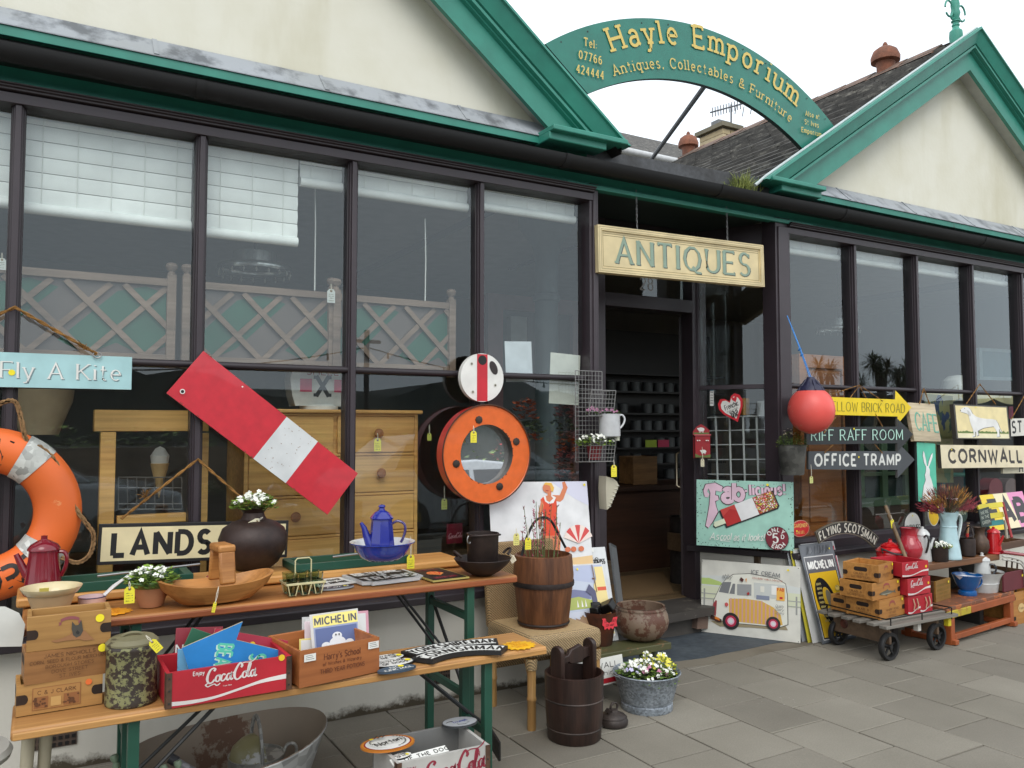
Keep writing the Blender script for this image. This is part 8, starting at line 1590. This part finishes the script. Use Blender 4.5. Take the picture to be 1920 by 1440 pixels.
# chandelier drums
CHR = M((206,210,210),'metal',rough=.2)
for px,py,Y,l,s in ((478,497,5.2,'round crystal ceiling lamp hanging inside below the third bay blind',1),(1572,612,5.6,'round crystal ceiling lamp hanging inside the right window',.6)):
    p = PY(px,py,Y); k = MP(p) * s; o = thing('ceiling_lamp',l,'ceiling lamp',p); b = MB(); b.lathe([(40 * k,-4 * k),(40 * k,22 * k),(38 * k,22 * k)],CHR,28); b.lathe([(66 * k,-14 * k),(68 * k,-8 * k),(66 * k,-2 * k)],CHR,32); b.lathe([(0,22 * k),(40 * k,22 * k)],WHT,28); b.tube([(0,0,22 * k),(0,0,2.98 - p.z)],.006,BLK,6); b.build('drum',o)
    b = MB()
    for q in range(18): t = q * math.pi / 9; b.lathe([(0,-6 * k),(2.2 * k,0),(0,6 * k)],WHT,6,c=(64 * k * math.cos(t),64 * k * math.sin(t),-18 * k))
    b.build('crystal_drops',o)
# column, pink framed window at the back, papers on the glass, garland
b = MB(); p = PY(1025,800,5.0); COLM = M((96,110,114),'paint'); b.lathe([(.085,.19),(.085,2.30),(.10,2.31),(.10,2.35),(.085,2.36),(.085,2.62),(.11,2.72),(.2,2.84),(.22,2.98)],COLM,24,c=(p.x,5.0,0)); part('column',b)
PKF = M((150,110,112),'paint'); a_,c_ = PY(915,700,6.6),PY(1090,565,6.6); o = thing('back_window','pink painted window frame on the back wall seen past the column','window'); b = MB(); b.b2((a_.x,6.6,.7),(a_.x + .16,6.66,c_.z),PKF); b.b2((c_.x - .10,6.6,.7),(c_.x + .06,6.66,c_.z),PKF); b.b2((a_.x + .16,6.6,c_.z - .14),(c_.x - .10,6.66,c_.z),PKF); b.b2((a_.x,6.7,.2),(c_.x,6.75,c_.z),M((96,98,100),'paint')); b.build('frame',o)
b = MB(); q0,q1 = PY(956,640,6.62),PY(986,595,6.62); b.b2((q0.x,6.60,q0.z),(q1.x,6.68,q1.z),M((176,184,184),'paint')); b.build('pale_panel',o)
for a_,c_,d_,l in (((949,716),(999,715),(948,640),'pale blue-white sheet of paper taped inside the glass left of the column'),((1029,756),(1085,760),(1028,660),'torn white sheet of paper taped inside the glass right of the column')):
    mw,w,h = frame(PY(*a_,3.93),PY(*c_,3.93),PY(*d_,3.93)); b = MB(); b.b2((0,0,-.001),(w,h,0),M((206,212,218) if a_[0] < 1000 else (206,206,196),'paint',rough=.7)); b.build('paper_sheet',mw=mw,label=l,cat='paper')
b = MB(); GAC = [M(c_,'leaf',c2=d_) for c_,d_ in (((176,74,40),(206,100,50)),((150,84,84),(176,100,96)),((64,74,50),(90,96,64)))]
for px,y0,y1 in ((1058,730,900),(985,760,800),(1000,800,830)):
    y = y0
    while y < y1:
        leaves(b,PY(px + rnd.uniform(-8,8),y,4.35),.05,.05,34,[rnd.choice(GAC)],.035); y += 13
b.build('flower_garland',label='hanging string of orange and pink fabric flowers beside the column',cat='garland')
# shop door interior: counter, shelves of paint tins, box, mat, tall stand
DWD = M((70,44,30),'wood',c2=(50,32,22)); b = MB(); b.b2((3.42,5.5,.19),(5.6,5.56,.86),DWD); b.b2((3.40,5.46,.86),(5.65,6.0,.90),DWD); b.build('shop_counter',label='dark wooden counter facing the shop door',cat='counter')
o = thing('tin_shelves','tall dark shelves of paint tins seen through the shop door','shelves',(5.95,7.2,.19)); b = MB(); SW,SH = 2.2,2.3; DKW2 = M((38,32,30),'paint'); b.b2((-SW / 2,.2,0),(SW / 2,.24,SH),DKW2)
SZ = [.62,.80,.98,1.17,1.36,1.60,1.80]
for z in SZ: b.b2((-SW / 2,-.05,z - .02),(SW / 2,.2,z),DKW2)
b.build('shelf_unit',o)
TNB = M((96,98,98),'paint'); TNL = M((120,126,130),'metal',rough=.4); t0 = None; n_ = 0
for j,z in enumerate(SZ[:6]):
    for i in range(13):
        if rnd.random() < .2 or (j,i) in ((1,6),(2,6)): continue
        x = -SW / 2 + .1 + i * .165
        if t0 is None:
            q = MB(); q.lathe([(0,0),(.06,0),(.06,.10),(.064,.103),(.058,.108),(0,.104)],TNB,14); t0 = q.build('paint_tin',loc=(5.95 + x,7.25,.19 + z),label='grey paint tin standing in the rows on the dark shelves',cat='tin',group='paint tins on the dark shelves'); c = t0
        else: c = t0.copy(); S.collection.objects.link(c); c.location = (5.95 + x,7.25 + rnd.uniform(-.02,.02),.19 + z)
p = PY(1203,880,5.6); crate('wooden_box','tan wooden box standing on the counter inside the door',rz((p.x - .12,5.56,.902),0),.26,.2,.24,M((150,110,66),'wood'),None,cat='box',hole=None)
for x,c_,l in ((5.82,(176,196,60),'lime paper label on the dark tin shelves'),(6.0,(206,60,96),'pink paper label on the dark tin shelves')): b = MB(); b.b2((x,7.13,1.17),(x + .16,7.132,1.25),M(c_,'flat')); b.build('shelf_label',label=l,cat='label')
b = MB(); b.prism([(3.35,4.62),(4.02,4.62),(4.5,5.3),(3.7,5.3)],.191,.203,M((140,112,76),'wicker')); b.build('door_mat',label='tan coir mat just inside the shop door',cat='mat')
o = thing('umbrella_stand','tall dark cylindrical stand inside the door on the right','stand',(4.38,4.92,.19)); b = MB(); b.lathe([(.0,0),(.10,0),(.10,.5),(.105,.51),(.095,.51),(.095,.05),(0,.04)],M((62,58,56),'rust'),24); b.build('cylinder',o); b = MB(); b.tube([(0,.02,.1),(.03,.05,.86)],.008,M((140,130,110)),6); b.build('stick',o)
# right window: cupboard door, green window, globe lamp, picture, map, teal chair, red cases
PN2 = M((156,96,46),'wood',c2=(122,70,32),sc=.8); Yq = 4.12; o = thing('pine_cupboard','orange-brown pine cupboard door standing inside the right window','cupboard'); a_,c_ = PY(1503,1015,Yq),PY(1592,820,Yq); w,h = c_.x - a_.x,1.35; b = MB(); b.b2((a_.x,Yq + .01,.58),(c_.x,Yq + .3,.58 + h),PN2); b.build('carcass',o)
b = MB(); s_ = .075
for x0,z0,x1,z1 in ((0,0,s_,h),(w - s_,0,w,h),(s_,0,w - s_,.10),(s_,h - .1,w - s_,h)): b.b2((a_.x + x0,Yq - .012,.58 + z0),(a_.x + x1,Yq + .01,.58 + z1),PN2)
b.b2((a_.x + s_ + .02,Yq - .004,.70),(c_.x - s_ - .02,Yq + .009,.58 + h - .12),PN2); b.build('door',o,bev=.004)
o = thing('sash_window','old green painted sash window standing inside the right window','window'); GSH = M((86,112,84),'worn',c2=(120,130,100),amt=.64); a_,c_ = PY(1615,952,4.2),PY(1702,800,4.2); b = MB(); w,h = c_.x - a_.x,c_.z - a_.z
for x0,z0,x1,z1 in ((0,0,w,.07),(0,h - .05,w,h),(0,.07,.05,h - .05),(w - .05,.07,w,h - .05),(w / 2 - .035,.07,w / 2 + .035,h - .05),(.05,h * .38,w / 2 - .035,h * .38 + .03),(w / 2 + .035,h * .38,w - .05,h * .38 + .03)): b.b2((a_.x + x0,4.2,a_.z + z0),(a_.x + x1,4.24,a_.z + z1),GSH)
b.build('sash_frame',o,bev=.003); b = MB(); b.b2((a_.x + .05,4.225,a_.z + .07),(c_.x - .05,4.23,a_.z + h - .05),M((40,54,50),'enamel')); b.build('dark_panel',o)
b = MB(); p = PY(1655,1005,4.25); b.b2((p.x - .3,4.24,.58),(p.x + .35,4.5,a_.z - .005),M((84,66,54),'wood')); b.build('storage_trunk',label='dull brown wooden trunk under the green sash window',cat='trunk')
p = PY(1797,740,4.3); k = MP(p); b = MB(); b.lathe([(30 * k,-12 * k),(30 * k,12 * k),(27 * k,26 * k),(16 * k,35 * k),(0,37 * k)],M((214,216,212),'enamel',rough=.3),28); b.build('glass_lamp_shade',loc=p,label='white dome lamp shade behind the transom above the white hound sign',cat='lamp shade')
mw,w,h = frame(PY(1838,712,5.2),PY(1906,714,5.2),PY(1838,652,5.2)); b = MB(); b.b2((0,0,-.03),(w,h,0),M((150,176,184))); b.L = .0004; b.rect(w * .08,h * .1,w * .92,h * .9,M((96,134,146))); b.build('framed_picture',mw=mw,label='pale blue framed picture on the wall inside the far right window',cat='picture')
def dmap(b,w,h):
    for _ in range(22): x,y,r_ = rnd.uniform(.1,.9),rnd.uniform(.1,.9),rnd.uniform(.05,.14); b.poly([(min(max(w * x + w * r_ * rnd.uniform(.5,1.2) * math.cos(t),0),w),min(max(h * y + h * r_ * rnd.uniform(.5,1.2) * math.sin(t),0),h)) for t in [q * .7 for q in range(9)]],M(rnd.choice(((104,134,104),(150,150,106),(74,96,92),(60,76,110))),'flat'),.00005)
sign('wall_map','green and buff illustrated map hanging inside the glass beside the CAFE sign','map',(1735,905,3.99),(1788,905,3.99),(1738,738,3.99),.003,M((150,146,100),'paint'),dmap)
CANB = M((196,186,140),'paint'); b = MB(); 
for i in range(3):
    xa,xb = PY(1735 + i * 62,740,4.05),PY(1797 + i * 62,740,4.05); n = 10; zt = PY(1760,738,4.05).z; b.add([(xa.x + (xb.x - xa.x) * q / n,4.05,zt) for q in range(n + 1)] + [(xa.x + (xb.x - xa.x) * q / n,4.03,zt - .03 - .045 * math.sin(math.pi * q / n)) for q in range(n + 1)],[(q,q + 1,n + 2 + q,n + 1 + q) for q in range(n)],CANB)
b.build('scalloped_pelmet',label='buff scalloped pelmet hanging inside the right window',cat='pelmet')
TL = M((36,142,160),'paint'); o = thing('teal_chair','teal painted chair back inside the glass behind the dried flowers','chair')
for (x0,y0),(x1,y1) in (((1766,880),(1770,1000)),((1811,880),(1815,1000))): b = MB(); b.tube([PY(x0,y0,4.1),PY(x1,y1,4.1)],.022,TL,8); b.build('post',o)
for y in (890,940): b = MB(); b.tube([PY(1768,y,4.1),PY(1812,y,4.1)],.018,M((76,160,140)),8); b.build('rail',o)
for x,c_,l in ((1868,(150,60,70),'dull red half-round case inside the right window'),(1898,(130,110,108),'grey-pink half-round case inside the far right window')):
    p = PY(x,928,4.12); k = MP(p); b = MB(); b.prism([(-22 * k,0),(22 * k,0),(22 * k,14 * k)] + [(22 * k * math.cos(R(t)),14 * k + 17 * k * math.sin(R(t))) for t in range(15,166,15)] + [(-22 * k,14 * k)],-.1,0,M(c_,'paint')); b.build('hat_case',mw=Matrix.Translation(p) @ Matrix.Rotation(R(90),4,'X'),bev=.006,label=l,cat='case')
mw,w,h = frame(PY(1893,800,3.98),PY(1916,800,3.98),PY(1893,762,3.98)); b = MB(); b.b2((0,0,-.004),(w,h,0),M((196,60,104))); b.L = .0003; b.ell(w * .5,h * .25,w * .4,h * .3,M((206,190,130),'flat')); b.build('pink_card',mw=mw,label='pink and buff card inside the glass above the white ST sign',cat='card')
tag_(833,935,4.0,'yellow-green tag hanging inside the glass left of the orange mirror',20,col=(206,210,100),str_px=24); tag_(805,812,4.02,'small yellow tag hanging inside the glass right of the pine chest',14,col=(206,210,100),str_px=16)
def dcc(b,w,h): cola(b,w * .12,h * .3,h * .2,M((206,150,160),'flat'))
sign('cola_sign','dark red Coca-Cola sign standing inside the window near the table end','sign',(838,1020,4.15),(867,1018,4.15),(837,983,4.15),.01,M((120,20,40)),dcc)

# ================================================================ BEHIND THE BUILDING
BRK = M((176,156,116),'render',c2=(140,120,84))
Yb = 13.0; o = thing('rear_house','slate roofed house with a yellow brick chimney behind the shop','house'); a_,c_ = PY(1172,252,Yb),PY(1345,300,Yb); b = MB(); ze,zr = PY(1225,290,Yb).z,PY(1172,250,Yb + 2.4).z; b.quad([(a_.x - 1.2,Yb,ze),(c_.x + 1.5,Yb,ze),(c_.x + 1.5,Yb + 2.4,zr),(a_.x - 1.2,Yb + 2.4,zr)],SLATE); b.build('roof',o)
b = MB(); b.b2((a_.x - 1.2,Yb + .15,0),(c_.x + 1.5,Yb + 4,ze - .05),M((176,174,166),'render')); b.build('wall',o); b = MB(); b.tube([(a_.x - 1.2,Yb - .05,ze - .06),(c_.x + 1.5,Yb - .05,ze - .06)],.07,M((196,198,198)),10); b.build('white_gutter',o)
q0,q1 = PY(1356,290,Yb + 1.0),PY(1385,240,Yb + 1.0); b = MB(); ch = q1.z - q0.z
n_c = 11
for j in range(n_c):
    n = 2; off = .5 if j % 2 else 0
    for i in range(n + 1):
        xa = max(q0.x,q0.x + (i - off) * (q1.x - q0.x) / n); xb = min(q1.x,q0.x + (i + 1 - off) * (q1.x - q0.x) / n)
        if xb - xa > .03: b.b2((xa + .01,Yb + 1.0 + rnd.uniform(0,.012),q0.z - .7 + (ch + .6) * j / n_c + .012),(xb - .01,Yb + 1.8,q0.z - .7 + (ch + .6) * (j + 1) / n_c),M(rnd.choice(((184,164,122),(170,148,106),(192,174,136))),'paint'))
b.b2((q0.x + .03,Yb + 1.03,q0.z - .7),(q1.x - .03,Yb + 1.77,q1.z - .05),M((140,130,112))); chm = b.build('chimney',o)
b = MB(); b.b2((q0.x - .08,Yb + .92,q1.z - .06),(q1.x + .08,Yb + 1.88,q1.z + .04),M((120,114,96),'render')); b.b2((q0.x + .06,Yb + 1.2,q1.z + .04),(q1.x - .06,Yb + 1.45,q1.z + .2),M((110,112,112))); b.build('chimney_cap',chm)
o = thing('tv_aerial','television aerial on a mast behind the arched sign','aerial'); AL = M((96,98,100),'metal',rough=.5); Ya_ = Yb + 1.4; b = MB(); b.tube([PY(1332,211,Ya_),PY(1420,187,Ya_)],.02,AL,6); b.tube([PY(1371,262,Ya_),PY(1371,196,Ya_)],.022,AL,6); b.build('boom',o); b = MB()
for q in range(11): c_ = PY(1335 + q * 5.2,210 - q * 1.45,Ya_); b.tube([c_ + Vector((-.0,-.02,-.13)),c_ + Vector((.03,.02,.12))],.012,AL,5)
for x,y in ((1381,196),(1395,200),(1410,196)): b.tube([PY(x,y,Ya_),PY(x - 3,y + 18,Ya_)],.012,AL,5)
b.build('elements',o)
b = MB(); GTF = M((98,128,46),'leaf',c2=(168,176,92)); p = PY(1395,352,3.72); 
for _ in range(260): x = rnd.gauss(0,.055); s = Vector((p.x + x,p.y + rnd.uniform(-.03,.06),2.90 + rnd.uniform(-.015,.02))); e = s + Vector((rnd.gauss(0,.035),rnd.gauss(-.01,.025),rnd.uniform(.03,.13) * (1 - min(.7,abs(x) * 4)))); b.tube([s,s.lerp(e,.6) + Vector((0,0,.012)),e],[.0022,.0016,.0005],GTF,3)
b.build('grass_tuft',label='tuft of green grass growing out of the gutter above the door',cat='grass')

# ================================================================ ACROSS THE STREET (seen in the glass and the mirror)
WCAR = M((206,210,214),'enamel',rough=.12); CGL = M((30,38,44),'enamel',rough=.05); o = thing('parked_car','silver-white car parked across the pavement, seen in the mirror','car',(5.6,-3.3,-.2))
b = MB(); pr = [(-2.1,.25),(2.1,.25),(2.15,.5),(2.1,.82),(1.3,.95),(-1.9,1.0),(-2.15,.8)]; n = len(pr)
b.add([(x,-.86,z) for x,z in pr] + [(x,.86,z) for x,z in pr],[tuple(range(n))[::-1],tuple(range(n,2 * n))] + [(i,(i + 1) % n,n + (i + 1) % n,n + i) for i in range(n)],WCAR); b.build('body',o,bev=.06)
b = MB(); cb_ = [(-1.75,.99),(1.15,.96),(.45,1.42),(-.3,1.5),(-1.2,1.44)]; V = [(x,-.80 + (z - .96) * .28,z) for x,z in cb_] + [(x,.80 - (z - .96) * .28,z) for x,z in cb_]; b.add(V,[tuple(range(5))[::-1],tuple(range(5,10)),(0,1,6,5),(1,2,7,6),(2,3,8,7),(3,4,9,8),(4,0,5,9)],WCAR); b.build('cabin',o,bev=.03)
for sx in ((-1.45,-.45),(-.38,.85)):
    b = MB(); z0,z1 = 1.02,1.36; f = lambda z: .805 - (z - .96) * .28
    for s in (1,-1): b.quad([(sx[0],s * f(z0),z0),(sx[1],s * f(z0),z0),(sx[1] - (.42 if sx[1] > 0 else 0),s * f(z1),z1),(sx[0] + (.2 if sx[0] < -1 else 0),s * f(z1),z1)],CGL)
    b.build('side_windows',o)
for x in (-1.3,1.35):
    for y in (-.86,.86): b = MB(); b.lathe([(0,-.09),(.2,-.1),(.31,-.09),(.32,0),(.31,.09),(.2,.1),(0,.09)],RUB,24); b.build('wheel',o,mw=Matrix.Translation((x,y * .94,.32)) @ Matrix.Rotation(R(90),4,'X'))
q = dup(o,'second pale car parked further left across the pavement',loc=(-.6,-3.5,-.2))
b = MB(); b.b2((-14,-9.6,-.25),(30,-9.3,1.0),M((150,130,110),'wood')); b.build('boundary_wall',label='low timber faced wall across the road',cat='wall')
b = MB()
for i in range(70): x = -13 + i * .6; leaves(b,(x,-9.9,.8),.55,.8,46,[LF2,LF],.16)
for i in range(30): x = rnd.uniform(-12,28); leaves(b,(x,-9.9,1.2),.2,.7,20,[M((176,40,50),'leaf')],.07)
b.build('shrub_border',label='mixed green shrubs with red spikes above the far wall',cat='shrubs',kind='stuff')
b = MB(); HG = M((52,60,56),'render',c2=(40,48,42)); N = 90; V = []
for i in range(N + 1): x = -110 + 260 * i / N; V += [(x,-70,0),(x,-72 - rnd.uniform(0,4),5.4 + 1.2 * math.sin(i * .5) + rnd.uniform(-.5,.7)),(x,-95,6)]
b.add(V,[(3 * i,3 * i + 3,3 * i + 4,3 * i + 1) for i in range(N)] + [(3 * i + 1,3 * i + 4,3 * i + 5,3 * i + 2) for i in range(N)],HG); b.build('hill',kind='structure')
PLF = M((44,58,36),'leaf',c2=(70,86,52)); PTR = M((84,74,62),'rust')
def cordyline(label,x,y,h,heads):
    o = thing('palm_tree',label,'palm tree',(x,y,0),group='cordyline palms across the street'); b = MB(); tops = []
    for i in range(heads): a_ = i * 2.4 + x; t = Vector((math.cos(a_) * .22 * heads * .4,math.sin(a_) * .3,h - .35 * (i % 3) * .6)); b.tube([(0,0,0),(0,0,h * .45),t * .6 + Vector((0,0,h * .3)),t],[.13,.11,.08,.06],PTR,8); tops.append(t)
    b.build('trunk',o); b = MB()
    for t in tops:
        for _ in range(90): d = Vector((rnd.gauss(0,1),rnd.gauss(0,1),rnd.gauss(.25,.7))).normalized(); L = rnd.uniform(.55,.85); e = d.cross(Vector((0,0,1))).normalized() * .028; m = t + d * L * .5; b.add([t,m + e,t + d * L + Vector((0,0,-.12)),m - e],[(0,1,2,3)],PLF)
    b.build('crown',o)
for i,(px,py,t,hd) in enumerate(((1548,690,20,2),(1568,705,19,1),(1655,685,17,4),(1690,700,18,4),(1610,720,26,2))):
    d = ray(px,py); d = d / d.y; X = d.x * (YF + t); cordyline(('slender two-headed palm reflected left of the twine','short single palm beside the slender one','bushy four-headed palm reflected in the second right bay','second bushy palm next to the first bushy one','far small palm between the others')[i],X,YF - t,CH + d.z * (YF + t) + .1,hd)
o = thing('festoon_lights','string of festoon bulbs along the street, reflected across the windows','string lights',(0,-6.0,-.2)); 
def cab(x): u = ((x + 4) % 9) / 9; return 3.0 - .55 * (1 - (2 * u - 1) ** 2)
b = MB(); b.tube([(x * .5,0,cab(x * .5)) for x in range(-24,40)],.012,BLK,5); b.build('cable',o); bulb = None
for i in range(26):
    x = -10 + i * 1.1
    if bulb is None: q = MB(); q.lathe([(0,-.07),(.02,-.06),(.026,-.04),(.016,-.01),(.016,.02),(0,.02)],BLK,10); bulb = q.build('bulb',o,loc=(x,0,cab(x) - .03))
    else: c = bulb.copy(); S.collection.objects.link(c); c.parent = o; c.location = (x,0,cab(x) - .03)
for x in (-4,5,14): b = MB(); b.tube([(x,0,0),(x,0,3.3)],.05,M((60,58,56)),8); b.box((x,0,3.1),(.5,.06,.06),M((60,58,56))); b.build('lamp_pole',o)
